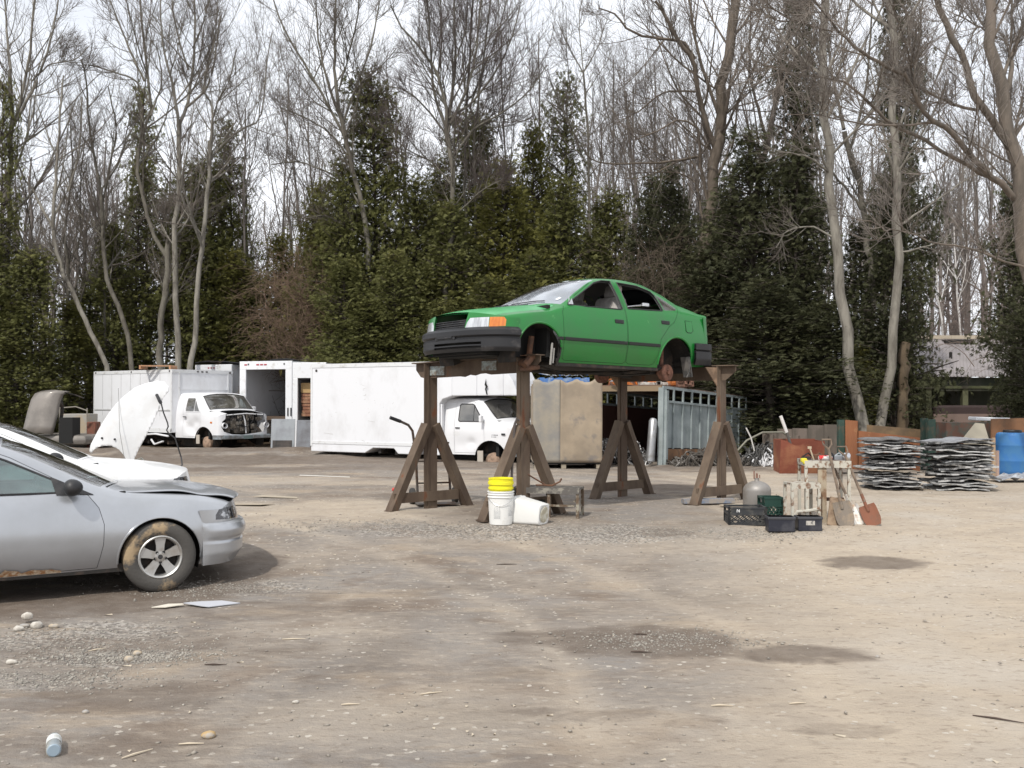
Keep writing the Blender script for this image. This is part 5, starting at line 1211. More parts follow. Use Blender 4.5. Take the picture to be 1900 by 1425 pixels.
scrap('scrap_heap', 'dull dark metal scrap filling the shed mouth behind the shiny pipe', 1.9, 3.0, 22.3, 23.6, .55, 150, mat('scrap_dark', (.14,.13,.13), .6, .4, (.35,.34,.34), 7, .5, .6), 2)
scrap('scrap_heap', 'low pile of grey twigs and trim along the foot of the blue steel shed', 3.5, 5.2, 21.1, 22.4, .34, 260, mat('scrap_grey', (.085,.075,.065), .85, .1, (.24,.225,.21), 5, .54, .64), 3)
scrap('hose_heap', 'tangle of pale curled hose and trim between shed and red bin', 4.9, 6.0, 21.0, 22.2, .45, 170, mat('pale_hose', (.07,.068,.065), .6, .1, (.50,.50,.51), 2.2, .58, .63), 4)
pipe('steel_rod', 'thin pale rod sticking up out of the hose tangle', [(5.2,21.4,.35),(5.12,21.4,.65),(5.02,21.4,.85)], .016, mat('rod_pale', (.55,.53,.5), .6), 'rod')
scrap('hose_heap', 'handful of bright white plastic trim on top of the hose tangle', 5.15, 5.65, 20.95, 21.3, .36, 26, mat('white_trim', (.62,.62,.63), .5), 14)
pipe('curved_hose', 'long grey hose arching over the tangle toward the fence', [(4.9,22.0,.25),(5.2,22.1,.55),(5.6,22.3,.72),(6.1,22.5,.72),(6.3,22.6,.6)], .022, mat('hose_dull', (.20,.19,.15), .8), 'hose')
def red_bin():
    t = thing('red_bin', 'rust-red steel bin with sagging front edge, beyond the rear rack', 'bin', (5.28, 19.6, 0), math.radians(-3)); RB = mat('bin_red', (.19,.055,.032), .8, .1, (.30,.14,.07), 2.5, .45, .7, bump=.15)
    m = MB(); n = 14
    def zt_(u): return .66-.10*math.sin(PI*min(1,max(0,(u-.12)/.5)))*(1 if .12 < u < .62 else 0)-.02*u
    m.grid([[(.85*i/n-.03*(1-j/6), -.02*math.sin(PI*j/6), zt_(i/n)*j/6) for j in range(7)] for i in range(n+1)]); o = m.build('front_wall', RB, t); md = o.modifiers.new('t', 'SOLIDIFY'); md.thickness = .02
    m = MB(); m.box(0,.02,.02,.7,0,.66); m.box(.83,.85,.02,.7,0,.64); m.box(.02,.83,.68,.7,0,.66); m.build('side_wall', RB, t)
red_bin()
pipe('white_pole', 'thin white-tipped pole leaning out of the rust-red bin', [(5.62,19.9,.35),(5.48,19.9,.80)], .028, mat('pole_dark', (.10,.09,.08), .6), 'pole')
pipe('white_pole_tip', 'pale upper half of the leaning pole above the rust-red bin', [(5.48,19.9,.80),(5.36,19.9,1.13)], .034, mat('pole_white', (.62,.60,.58), .6), 'pole')
# ---- crushed sheet stacks
SHM = [mat('crushed_pale', (.50,.50,.495), .45, .4, (.14,.14,.14), 5, .5, .62, bump=.3, bscale=8), mat('crushed_dark', (.10,.10,.10), .55, .3, (.40,.40,.39), 6, .52, .66, bump=.3, bscale=8), mat('crushed_tan', (.30,.26,.21), .7, .2, (.12,.11,.10), 6, .5, .65, bump=.3)]
def sheet_stack(cx, cy, W_, D_, H_, n, seed, which, toplabel):
    r_ = random.Random(seed); z = .02
    for k in range(n):
        hh = H_/n; w_ = W_*r_.uniform(.82,1.02); d_ = D_*r_.uniform(.85,1.1); ox, oy = r_.uniform(-.08,.08), r_.uniform(-.06,.06); yaw = r_.uniform(-.11,.11); nx, ny = 16, 8
        ph = [r_.uniform(0,6) for _ in range(5)]; am = hh*.38; tx = r_.uniform(-.05,.05); m = MB(); P_ = []
        th = hh*r_.uniform(.2,.65)
        def zf(u, v): return am*(math.sin(u*7+ph[0])*.5+math.sin(v*5+ph[1])*.4+.5*math.sin(u*13+v*9+ph[2])) + tx*u*W_
        TOP = []; BOT = []
        for i in range(nx+1):
            u = i/nx-.5; rt = []; rb = []
            for j in range(ny+1):
                v = j/ny-.5; jx = .03*math.sin(v*20+ph[3])*(abs(u) > .45)+.02*r_.uniform(-1,1)*(abs(u) > .45); jy = .03*math.sin(u*23+ph[4])*(abs(v) > .45)+.02*r_.uniform(-1,1)*(abs(v) > .45)
                dr = -.03*max(0,(abs(u)-.40))*10*r_.uniform(.3,1)
                x = u*w_+jx; y = v*d_+jy; zz = zf(u, v)+dr*.5
                rt.append((x, y, zz+th)); rb.append((x, y, zz))
            TOP.append(rt); BOT.append(rb)
        m.grid(TOP); m.grid([r__[::-1] for r__ in BOT])
        a = nx+1; b = ny+1; N0 = a*b
        ring = [i*b for i in range(a)]+[(a-1)*b+j for j in range(1,b)]+[i*b+b-1 for i in range(a-2,-1,-1)]+[j for j in range(b-2,0,-1)]
        def ot(i): 
            ii, jj = divmod(i, b); return N0+ii*b+(b-1-jj)
        for q in range(len(ring)): i, j = ring[q], ring[(q+1)%len(ring)]; m.F.append((i, j, ot(j), ot(i))); m.I.append(0)
        o = m.build('crushed_sheet', SHM[r_.choice([0,0,1,1,2])] if k < n-1 else mat('top_sheet_'+which, (.34,.35,.37) if which == 'right' else (.16,.15,.14), .5, .4, (.24,.24,.25), 3), None)
        o.location = (cx+ox, cy+oy, z); o.rotation_euler = (0, 0, yaw); z += hh
        if k == n-1: tag(o, toplabel, 'metal sheet')
        elif k == 0: tag(o, 'bottommost crushed metal sheet of the %s stack, on the dirt' % ('left' if which == 'left' else 'right'), 'metal sheet')
        else: tag(o, 'crushed metal panel within the stack %s' % ('nearer the work table' if which == 'left' else 'beside the blue barrel'), 'metal sheet', 'flattened metal panels in the %s stack' % which)
sheet_stack(6.22, 16.4, .84, .7, .82, 20, 5, 'left', 'dark buckled top sheet of the stack nearer the work table')
sheet_stack(7.29, 16.3, .94, .75, .82, 18, 8, 'right', 'smooth grey top sheet of the stack beside the blue barrel')
# ---- barrel, fence, boards on the right
def barrel():
    t = thing('blue_barrel', 'blue plastic barrel with dark cap at the right edge', 'barrel', (9.68, 19.3, 0)); B_ = mat('barrel_blue', (.035,.15,.38), .5, 0, (.05,.17,.36), 4); m = MB(); r = .30
    m.lathe([(0,.0),(r-.03,.0),(r-.005,.03),(r,.10),(r,.26),(r+.003,.27),(r+.003,.29),(r,.30),(r,.56),(r+.003,.57),(r+.003,.59),(r,.60),(r,.74),(r-.02,.80),(r-.06,.82),(0,.82)], 40); m.build('drum', B_, t, smooth=True)
    m = MB(); m.lathe([(.0,.87),(.16,.87),(.17,.85),(.17,.82),(.0,.82)], 24); m.build('cap', BLACKPL, t)
barrel()
def panel(name, label, cat, x0_, x1_, yt0, yt1, yb, Y0, Y1, m_, th=.03, warp=.0, group=None):
    """an upright sheet or board between two places; heights measured from the photo, standing on the ground"""
    a = at(x0_, yt0, Y0); b = at(x1_, yt1, Y1); m = MB(); n = 6; d = Vector((b.x-a.x, b.y-a.y, 0)); L_ = d.length
    m.grid([[(L_*i/n, warp*math.sin(i*1.7), (a.z+(b.z-a.z)*i/n)*j/4) for j in range(5)] for i in range(n+1)])
    o = m.build(name, m_, None); o.location = (a.x, a.y, 0); o.rotation_euler = (0, 0, math.atan2(d.y, d.x)); md = o.modifiers.new('t', 'SOLIDIFY'); md.thickness = th; return tag(o, label, cat, group)
FG = mat('fence_grey', (.10,.085,.07), .9, 0, (.16,.13,.11), 3, stretch=(1,1,.3), bump=.2)
RP = mat('rust_panel', (.27,.11,.05), .8, .1, (.24,.10,.05), 1.8, .42, .65, col3=(.42,.24,.12), scale3=3, lo3=.6, hi3=.72)
def fence():
    t = thing('wooden_fence', 'low weathered grey board fence behind the rust-red bin', 'fence', (0,0,0)); a = at(1415, 803, 24.5); b = at(1560, 786, 23.0); t.location = (a.x, a.y, 0); d = Vector((b.x-a.x, b.y-a.y, 0)); t.rotation_euler = (0,0,math.atan2(d.y,d.x)); L_ = d.length
    for k in range(5): m = MB(); z1 = a.z+(b.z-a.z)*(k+.5)/5; m.box(L_*k/5+.005, L_*(k+1)/5-.005, -.02, .02, 0, z1+.03*(k%2)); m.build('board', FG, t)
    for k in (0,.33,.7): m = MB(); m.box(L_*k-.04+.3, L_*k+.04+.3, -.08, -.022, 0, .6); m.build('post', FG, t)
fence()
panel('rust_panel', 'orange rusty steel panel behind the left metal stack', 'panel', 1568, 1592, 779, 781, 850, 20.6, 20.5, RP, .04, .01)
panel('rust_panel', 'long orange rusty sheet reaching behind the left stack to the green post', 'panel', 1592, 1706, 799, 812, 850, 20.5, 20.3, RP, .04, .02)
panel('plank_wall', 'weathered brown plank edge behind the rusty sheet', 'board', 1608, 1712, 788, 797, 850, 21.3, 21.0, mat('plank_brown', (.20,.13,.07), .9, 0, (.13,.09,.055), 3), .05)
GP = mat('green_post', (.035,.07,.055), .7, 0, (.12,.09,.06), 4, .5, .65)
for x0_, x1_, yt, Y, lab in ((1556,1567,779,20.8,'narrow green post at the left end of the rusty panels'),(1712,1722,776,20.4,'brown upright post left of the wide green post'),(1722,1736,778,20.2,'wide green-painted post between the two metal stacks')):
    a = at(x0_, yt, Y); b = at(x1_, yt, Y); small('fence_post', lab, 'post', (a.x, Y, 0), lambda m: m.box(0, b.x-a.x, 0, .12, 0, a.z), GP if 'green' in lab else MATS['plank_brown'])
panel('rust_panel', 'brown rusty panel behind the blue barrel at the right edge', 'panel', 1838, 1935, 777, 775, 860, 20.3, 20.8, mat('rust_brown', (.20,.10,.05), .85, 0, (.13,.075,.045), 2), .04)
small('bent_board', 'bent tan sheet leaning above the right metal stack', 'board', at(1783,808,19.2)-Vector((0,0,.1)), lambda m: m.prism([(0,0),(.33,.36),(.50,.34),(.56,-.1),(.12,-.15)], 0, .02, 'xz'), mat('sheet_tan', (.33,.30,.24), .8), rot=(math.radians(-18),0,0))
small('foam_sheet', 'crumpled white sheet lying on the brown crate behind the right stack', 'sheet', at(1812,776,20.9), lambda m: m.box(0,.72,0,.4,-.05,.03,.02), mat('sheet_white', (.66,.68,.70), .8), rot=(0,math.radians(2),0))
panel('crate_wall', 'low reddish board crate with green frame between the posts', 'crate', 1737, 1840, 783, 783, 860, 21.2, 21.2, mat('crate_reddish', (.13,.07,.05), .85, 0, (.08,.09,.075), 3, .45, .55), .5)
panel('wooden_stake', 'thin pale wooden stake left of the blue barrel', 'stake', 1840, 1845, 812, 812, 880, 18.2, 18.2, mat('stake_tan', (.36,.26,.17), .85), .04)
panel('wooden_stake', 'short pinkish stake just right of the stack by the barrel', 'stake', 1847, 1852, 836, 836, 880, 18.6, 18.6, mat('stake_pink', (.38,.27,.22), .85), .04)
p = gnd(1880, 893); m = MB(); rng = random.Random(12)
m.grid([[(i*.12-.1, j*.14, .02+.13*abs(math.sin(i*.9+j*.5))*math.exp(-((i-5)/4)**2)+rng.random()*.02) for j in range(5)] for i in range(11)])
o = m.build('foil_sheet', mat('foil', (.50,.53,.56), .4, .5, (.3,.3,.32), 9, bump=.5), None); o.location = (p.x-.3, p.y-.3, 0); md = o.modifiers.new('t','SOLIDIFY'); md.thickness = .01; tag(o, 'crumpled silver sheet on the ground before the blue barrel', 'sheet')
small('steel_strip', 'thin dark metal strip lying between the bin and left stack', 'scrap', gnd(1585,880), lambda m: m.beam((-.3,0,.02),(.4,.05,.04),.05,.02), UNDER)
# ---- building at the right back
def building():
    t = thing('farm_building', 'old dark building with pale ribbed metal roof behind the trees', 'building', (0,0,0))
    Y0 = 31; z_e = at(1700, 699, Y0).z; z_r = at(1740, 628, 34).z; xa = at(1672, 700, Y0).x; xb = at(1960, 700, Y0).x
    RFm = mat('roof_metal', (.27,.245,.245), .6, .1, (.21,.19,.185), 1.5, .4, .7); WL = mat('wall_dark', (.065,.065,.05), .9, 0, (.04,.045,.03), 2, stretch=(1,1,.3))
    m = MB(); n = 44
    for i in range(n):
        x0_ = xa+(xb-xa)*i/n; x1_ = xa+(xb-xa)*(i+1)/n
        m.add([(x0_,Y0,z_e),(x1_,Y0,z_e),(x1_+1.3,34,z_r),(x0_+1.3,34,z_r)], [(0,1,2,3)]); m.beam((x0_,Y0-.02,z_e+.008),(x0_+1.3,34,z_r+.008),.02,.03)
    m.add([(xa,34,z_r),(xb,34,z_r),(xb,37,z_e),(xa,37,z_e)], [(0,1,2,3)]); r_ = m.build('roof', RFm, t)
    m = MB(); m.box(xa+1.2,xb+1.3,33.9,34.1,z_r-.02,z_r+.10); m.build('ridge_cap', mat('ridge_tan', (.42,.36,.28), .7), r_)
    for px, py, w_ in ((1776,632,.35),): c = at(px, py, 33.7); m = MB(); m.box(c.x-w_/2-.3,c.x+w_/2+.3,33.5,33.9,c.z-.10,c.z+.02); m.build('roof_vent', UNDER, r_)
    c = at(1764, 668, 32.4); m = MB(); m.lathe([(0,.32),(.05,.30),(.05,.1),(.16,.0),(0,.0)],12); o = m.build('vent_pipe', UNDER, r_); o.location = (c.x, c.y, c.z-.05)
    m = MB(); m.box(xa+.2,xb,Y0+.3,36.8,0,z_e-.02); m.build('wall', WL, t)
    m = MB(); m.prism([(Y0+.3,z_e),(34,z_r-.05),(36.8,z_e)], xa+.2, xa+.3, 'yz'); m.build('gable', WL, t)
    a = at(1722, 716, 29); b = at(1900, 716, 29); m = MB(); m.box(a.x-.5,b.x+1,28.9,31.2,a.z-.08,a.z+.0); m.build('lean_to_roof', mat('mossy_roof', (.07,.075,.035), .9, 0, (.05,.045,.03), 5), t)
    for px in (1722, 1790, 1870): c = at(px, 740, 29); m = MB(); m.box(c.x-.08,c.x+.08,28.95,29.12,0,a.z-.08); m.build('post', mat('mossy_post', (.10,.10,.055), .9), t)
    a = at(1733, 752, 28.6); b = at(1890, 772, 28.6); m = MB(); m.box(a.x,b.x,28.6,28.75,b.z,a.z,.06); m.build('awning', mat('awning_dark', (.035,.02,.018), .7), t)
    a = at(1733, 768, 28.5); b = at(1890, 783, 28.5); m = MB(); m.box(a.x,b.x,28.52,28.6,b.z,a.z); m.build('sill_board', mat('sill_brown', (.17,.12,.10), .85), t)
    a = at(1733, 783, 28.4); b = at(1950, 850, 28.4); m = MB(); m.box(a.x,b.x,28.7,28.8,0,a.z); m.build('lower_wall', mat('lower_red', (.12,.05,.035), .9, 0, (.06,.055,.045), 1.2), t)
building()
# ---- left: raised bonnets and boxes beyond the two cars
def bonnet_panel():
    t = thing('raised_bonnet', 'curved white bonnet standing upright with a round arch cut from its foot', 'car panel', (0,0,0))
    Y = 13.6; o0 = at(240, 862, Y); t.location = o0
    out = [(160,838),(163,826),(185,791),(203,765),(222,742),(247,720),(264,712),(284,706),(297,708),(305,718),(304,727),(296,738),(290,758),(280,785),(266,814),(253,838),(244,858),(239,864),(234,860),(229,846),(220,834),(208,828),(195,827),(183,829),(172,834),(164,842)]
    pl = [((at(x, y, Y)-o0).x, (at(x, y, Y)-o0).z) for x, y in out]
    # grid fill by scanlines so that it can curve
    zs = np.linspace(min(p[1] for p in pl)+.002, max(p[1] for p in pl)-.002, 46); rows = []
    bm = bmesh.new(); us = np.linspace(min(p[0] for p in pl)-.01, max(p[0] for p in pl)+.01, 40); zz = np.linspace(min(p[1] for p in pl)-.01, max(p[1] for p in pl)+.01, 40)
    vs = [[bm.verts.new((u, 0, z)) for z in zz] for u in us]
    for i in range(39):
        for j in range(39): bm.faces.new((vs[i][j], vs[i+1][j], vs[i+1][j+1], vs[i][j+1]))
    R = cookie(bm, [('p', pl, 'xz', lambda f: True)], 'x')
    def fn(v): s_ = v.x-.12*0; return Vector((v.x, .40*(v.x+.1)**2 + .15*(v.z-.5)**2 + .02*math.cos((v.x*.8-v.z*.3)*9), v.z))
    PW = mat('panel_white', (.74,.75,.76), .4, 0, (.68,.68,.68), 3, coat=.3)
    o = faces_to_obj('panel', R['p'], PW, t, fn, .012, thick_off=0, rim=True); bm.free()
    q = lambda x, y, dy=0: at(x, y, Y+dy)-o0
    m = MB()
    for x, y in ((188,813),(213,815)): c = q(x, y, -.02); m.tf((c.x, c.y+fn(c).y, c.z)).lathe([(0,-.005),(.014,-.004),(.015,.01)], 8, 'Y')
    m.tf(); m.build('bolt', BLACKPL, t)
    m = MB(); m.tube([fn(q(219,720,0))-Vector((0,.02,0)), q(222,800,-.10), q(232,858,-.08)], .004, 4); m.build('wire', mat('thin_wire', (.25,.25,.25), .6), t)
    m = MB(); pts = [q(291,733,.1), q(296,744,.0), q(299,748,0), q(303,765,0), q(311,785,0), q(312,792,0), q(309,798,0), q(312,803,0), q(325,813,0), q(329,826,0), q(336,848,0), q(338,862,-.3), q(330,878,-1.0)]; m.tube(pts, .010, 5); m.tube(pts[:3], .024, 6); m.build('prop_rod', BLACKPL, t)
    m = MB(); m.tube([q(226,862,.1), q(244,856,.05), q(262,850,.3), q(284,872,.2)], .012, 5); m.build('bracket', mat('pale_bracket', (.5,.5,.45), .6), t)
bonnet_panel()
def hood_car():
    Y = 28.5; t = thing('hood_up_car', 'grey-brown car far left with its bonnet raised, half hidden behind the white sedan', 'car', (0,0,0)); o0 = at(90, 812, Y); t.location = (o0.x, Y, 0)
    GB = mat('hood_taupe', (.22,.20,.18), .5, .2, (.17,.155,.14), 2, coat=.2); q = lambda x, y, dy=0: Vector((at(x,y,Y+dy).x-o0.x, dy, at(x,y,Y+dy).z))
    m = MB(); n = 10
    L_ = [(42,806),(46,790),(52,765),(59,742),(66,731),(78,727)]; R_ = [(98,806),(102,792),(108,768),(112,745),(118,732),(129,726)]
    m.grid([[q(a[0]+(b[0]-a[0])*k/8, a[1]+(b[1]-a[1])*k/8-2*math.sin(PI*k/8), .15*math.sin(PI*k/8)*-1+i*.06) for k in range(9)] for i, (a, b) in enumerate(zip(L_, R_))]); o = m.build('bonnet', GB, t, smooth=True); md = o.modifiers.new('t','SOLIDIFY'); md.thickness = .03
    m = MB(); m.tube([q(112,738,.5), q(116,760,.5), q(112,785,.3)], .05, 6); m.tube([q(120,728,.2), q(140,733,.4), q(156,739,.4)], .02, 5); m.build('hinge_arm', UNDER, t)
    a = q(40,806); b = q(160,812,0); m = MB(); m.box(a.x, b.x, 0, 3.6, .15, a.z-.02, .12); m.build('body', GB, t, smooth=True)
    m = MB()
    m.box(q(110,0+790).x, q(135,790).x, -.02, .5, .2, q(110,775).z); m.build('engine_bay', DARK, t)
hood_car()
p = at(136, 780, 30.5); m = MB(); m.box(p.x-.40,p.x+.42,30.5,31.3,.0,at(136,768,30.5).z,.02); o = m.build('grey_box', mat('box_grey_tan', (.30,.29,.27), .8, 0, (.34,.28,.20), 1.2, .45, .55), None); tag(o, 'grey box with tan lower half standing at the tree line, far left', 'box')
m = MB(); z0 = at(136,768,30.5).z; a = p.x-.42; 
for x in (a, a+.84): m.tube([(x,30.5,.3),(x,30.5,z0+.18)], .02, 5)
m.tube([(a,30.5,z0+.18),(a+.5,30.5,z0+.22),(a+.84,30.5,z0+.10)], .02, 5); tag(m.build('pipe_railing', mat('railing', (.22,.20,.17), .7), None), 'thin bent pipe railing around the grey box at far left', 'railing')
small('rusty_box', 'small rusty red box right of the grey box, far left', 'box', (at(168,800,29.5).x, 29.5, 0), lambda m: m.box(-.12,.14,0,.4,0,at(168,783,29.5).z,.02), mat('box_rust', (.20,.075,.05), .85, 0, (.12,.06,.04), 5))
# ================================================================ ground
rngn = np.random.default_rng(7)
_T = rngn.random((256, 256))
def vnoise(x, y):
    xi = np.floor(x).astype(int); yi = np.floor(y).astype(int); fx = x-xi; fy = y-yi; fx = fx*fx*(3-2*fx); fy = fy*fy*(3-2*fy)
    a = _T[xi % 256, yi % 256]; b = _T[(xi+1) % 256, yi % 256]; c = _T[xi % 256, (yi+1) % 256]; d = _T[(xi+1) % 256, (yi+1) % 256]
    return (a*(1-fx)+b*fx)*(1-fy)+(c*(1-fx)+d*fx)*fy
def fbm(x, y, o=4):
    s_ = 0; a = .5
    for k in range(o): s_ = s_+a*vnoise(x*2**k+17*k, y*2**k+31*k); a *= .5
    return s_
def gheight(x, y):
    z = gbase(y)
    z = z + .05*(fbm(x*.35, y*.35)-.47)*sstep(3, 8, y) + .018*(fbm(x*1.7+40, y*1.7)-.47) + .007*(vnoise(x*6, y*6)-.5)
    berm = np.exp(-((y-25.2+.12*x)/1.5)**2)*sstep(1.5,-1,x)*.16*(fbm(x*.9, y*.9+9)) + np.exp(-((y-21.3)/.9)**2)*sstep(2,4,x)*.10*fbm(x*1.2+3, y*1.2)
    berm = berm + .22*np.exp(-((y-27.2)/1.2)**2)*fbm(x*.7+50, y*.7)*sstep(2,0,x)
    z = z + berm
    z = z - .03*np.exp(-(((x-3.1)/.9)**2+((y-9.1)/.45)**2))
    z = z + .5*sstep(33, 60, y)*fbm(x*.05, y*.05)*2
    return z
ys = np.concatenate([np.linspace(-6, 3, 24), np.linspace(3.08, 16, 260), np.linspace(16.1, 34, 150), 34.4*np.exp(np.linspace(0, math.log(1200/34.4), 60))])
xs = np.concatenate([-14-np.exp(np.linspace(math.log(1000), math.log(.5), 40)), np.linspace(-14, 14, 400), 14+np.exp(np.linspace(math.log(.5), math.log(1000), 40))])
X, Yg = np.meshgrid(xs, ys); Z = gheight(X, Yg)
# keep it low under standing things so that nothing floats
V = np.stack([X.ravel(), Yg.ravel(), Z.ravel()], 1); nx_, ny_ = len(xs), len(ys); I = np.arange(nx_*ny_).reshape(ny_, nx_)
F = np.stack([I[:-1,:-1].ravel(), I[:-1,1:].ravel(), I[1:,1:].ravel(), I[1:,:-1].ravel()], 1)
def attr_blobs(L):
    out_ = np.zeros_like(X)
    for px, py, rx, ry, s_ in L:
        c = gnd(px, py); nzs = (fbm(X*1.3+px, Yg*1.3+py)-.47)*1.6+(fbm(X*5+py, Yg*5)-.47)*.8
        d = ((X-c.x)/rx)**2+((Yg-c.y)/ry)**2; out_ = np.maximum(out_, s_*np.clip(1.35-d-nzs*1.0, 0, 1))
    return out_
wet_shade = attr_blobs([(1630,1042,.55,.30,.85),(1230,1190,.85,.50,.95),(1060,1180,.6,.3,.6),(1490,1215,.55,.28,.7),(1290,1345,.2,.1,.3),(1230,1095,.3,.15,.3),
    (780,925,.9,.8,.55),(960,935,1.0,.8,.6),(1150,905,2.0,1.2,.6),(1330,915,1.0,.8,.5),(300,1105,1.6,.6,.65),(60,1130,1.6,.8,.65),(420,1060,.5,.9,.7),(500,870,3.,.9,.55),(700,868,4.,.7,.55),(1240,985,.35,.25,.45),  # shadows of the raised car and silver car painted in among the damp
    (330,1200,1.3,.5,.45),(250,1290,1.0,.35,.45),(520,1130,1.2,.5,.4),(760,1250,1.0,.35,.35),(830,1090,1.2,.4,.35),(640,1400,.9,.25,.3),(1560,1355,.3,.14,.35),(200,855,8,2.,.7),(600,855,6,1.6,.6),(1350,870,4,.9,.55),(950,862,5,.8,.5),(350,842,7,1.2,.7),(1690,918,1.5,.3,.3),(150,1390,.8,.25,.35),(980,1110,.4,.15,.25),(1110,1325,.6,.15,.35)])
def tracks(L, hw=.72):
    P_ = [gnd(*q) for q in L]; P_ = np.array([[p.x, p.y] for p in P_]); q, _r2 = resample_xy(P_, 60); D = np.full(X.shape, 9.); 
    for a, b in zip(q[:-1], q[1:]):
        ab = b-a; t_ = np.clip(((X-a[0])*ab[0]+(Yg-a[1])*ab[1])/(ab@ab), 0, 1); D = np.minimum(D, np.hypot(X-a[0]-t_*ab[0], Yg-a[1]-t_*ab[1]))
    return np.exp(-((D-hw)/.13)**2)
def resample_xy(P_, n):
    s_ = np.concatenate([[0], np.cumsum(np.linalg.norm(np.diff(P_, axis=0), axis=1))]); fx = pch(list(zip(s_, P_[:,0]))); fy = pch(list(zip(s_, P_[:,1]))); u = np.linspace(0, s_[-1], n); return np.array([[fx(a), fy(a)] for a in u]), None
trk = np.maximum.reduce([tracks([(2200,1300),(1780,1090),(1520,970),(1250,900),(900,872),(500,860)]), tracks([(1500,1560),(1280,1250),(950,1060),(560,950),(250,890)])*.8, tracks([(2300,1080),(1800,960),(1560,905),(1300,878)])*.8])*(.45+.75*fbm(X*.9+7, Yg*.9))
Z -= .014*trk; V[:,2] = Z.ravel()
tan = np.clip(.55*trk+sstep(.10, .34, (np.arctan2(X, Yg+.01)+.0)*1.0)*sstep(14, 11, Yg)*.9 + sstep(2.2,4.5,X)*sstep(21,19,Yg)*.85 + attr_blobs([(600,950,1.5,1.4,.9),(450,890,2.2,1.1,.6),(820,895,3.2,.6,.55),(1100,1010,2,.4,.3),(900,1330,1.4,.6,.35),(560,1180,.8,.6,.25)]), 0, 1)
grav = attr_blobs([(1130,985,1.0,.6,1.),(900,985,1.6,.5,.8),(150,1180,.9,.5,.8),(200,1215,.7,.35,1.),(400,1090,.8,.5,.8),(1380,985,1.2,.4,.6),(700,975,1.0,.4,.5),(120,1270,.9,.25,.5),(1200,1185,.6,.3,.6)])
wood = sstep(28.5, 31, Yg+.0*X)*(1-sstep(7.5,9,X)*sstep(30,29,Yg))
def gmat():
    m = bpy.data.materials.new('dirt_yard'); m.use_nodes = True; nt = m.node_tree; L = nt.links.new; b = nt.nodes['Principled BSDF']; N = nt.nodes.new
    tc_ = N('ShaderNodeTexCoord')
    def noise(sc, det=6, sx=(1,1,1), rough=.6, dist=0):
        mp_ = N('ShaderNodeMapping'); mp_.inputs['Scale'].default_value = sx; L(tc_.outputs['Object'], mp_.inputs[0]); n = N('ShaderNodeTexNoise'); n.inputs['Scale'].default_value = sc; n.inputs['Detail'].default_value = det; n.inputs['Roughness'].default_value = rough; n.inputs['Distortion'].default_value = dist; L(mp_.outputs[0], n.inputs['Vector']); return n.outputs['Fac']
    def mr(v, a, b_, c=0, d=1):
        n = N('ShaderNodeMapRange'); n.inputs['From Min'].default_value = a; n.inputs['From Max'].default_value = b_; n.inputs['To Min'].default_value = c; n.inputs['To Max'].default_value = d; L(v, n.inputs['Value']); return n.outputs[0]
    def mix(f, a, b_):
        n = N('ShaderNodeMix'); n.data_type = 'RGBA'
        if isinstance(f, float): n.inputs['Factor'].default_value = f
        else: L(f, n.inputs['Factor'])
        for k, v in (('A', a), ('B', b_)):
            if isinstance(v, tuple): n.inputs[k].default_value = (*v, 1)
            else: L(v, n.inputs[k])
        return n.outputs['Result']
    def math_(op, a, b_):
        n = N('ShaderNodeMath'); n.operation = op; n.use_clamp = op != 'MULTIPLY'
        for i, v in enumerate((a, b_)):
            if isinstance(v, float): n.inputs[i].default_value = v
            else: L(v, n.inputs[i])
        return n.outputs[0]
    def at_(nm): n = N('ShaderNodeAttribute'); n.attribute_name = nm; return n.outputs['Fac']
    base = mix(mr(noise(1.1, 8), .38, .64), (.175,.150,.127), (.275,.235,.195))
    base = mix(mr(noise(.45, 6, (1,1,1), .6, .6), .42, .62), base, (.225,.205,.186)); base = mix(mr(noise(.9, 5, (1,1.8,1), .6, .4), .52, .66, 0, .8), base, (.165,.125,.095)); base = mix(mr(noise(.7, 5, (1,2.2,1), .6, .3), .56, .68, 0, .7), base, (.33,.262,.19))
    tanc = mix(mr(noise(1.7, 8, (1,2.2,1)), .35, .68), (.43,.362,.282), (.35,.295,.235)); tanc = mix(mr(noise(.5, 4), .5, .65), tanc, (.42,.37,.31))
    tf = math_('ADD', math_('MULTIPLY', at_('tan'), 1.0), math_('MULTIPLY', mr(noise(2.3, 5), .5, .7), .25)); c = mix(tf, base, tanc)
    # fine streaks and crumbs
    c = mix(mr(noise(6, 6, (1,2.6,1), .7), .50, .72, 0, .55), c, (.42,.36,.29))
    c = mix(mr(noise(9, 5, (1,2.,1), .7), .54, .70, 0, .6), c, (.15,.115,.085))
    g1 = N('ShaderNodeTexVoronoi'); g1.inputs['Scale'].default_value = 42; L(tc_.outputs['Object'], g1.inputs['Vector'])
    gcol = N('ShaderNodeSeparateColor'); L(g1.outputs['Color'], gcol.inputs[0])
    gth = mr(math_('ADD', math_('MULTIPLY', noise(4, 8, (1,1.6,1), .7), 1.2), math_('MULTIPLY', at_('grav'), .7)), .82, 1.0); gm = math_('MULTIPLY', math_('MULTIPLY', at_('grav'), gth), mr(gcol.outputs[0], .35, .8, 0, .8)); c = mix(gm, c, (.43,.40,.36)); c = mix(math_('MULTIPLY', math_('MULTIPLY', at_('grav'), gth), mr(gcol.outputs[1], .65, .75, 0, .8)), c, (.11,.10,.09))
    sp = math_('MULTIPLY', mr(gcol.outputs[2], .975, .985), mr(noise(.8, 3), .45, .55, .25, .8)); c = mix(sp, c, (.50,.46,.40))
    g2 = N('ShaderNodeTexVoronoi'); g2.inputs['Scale'].default_value = 17; L(tc_.outputs['Object'], g2.inputs['Vector']); c2 = N('ShaderNodeSeparateColor'); L(g2.outputs['Color'], c2.inputs[0])
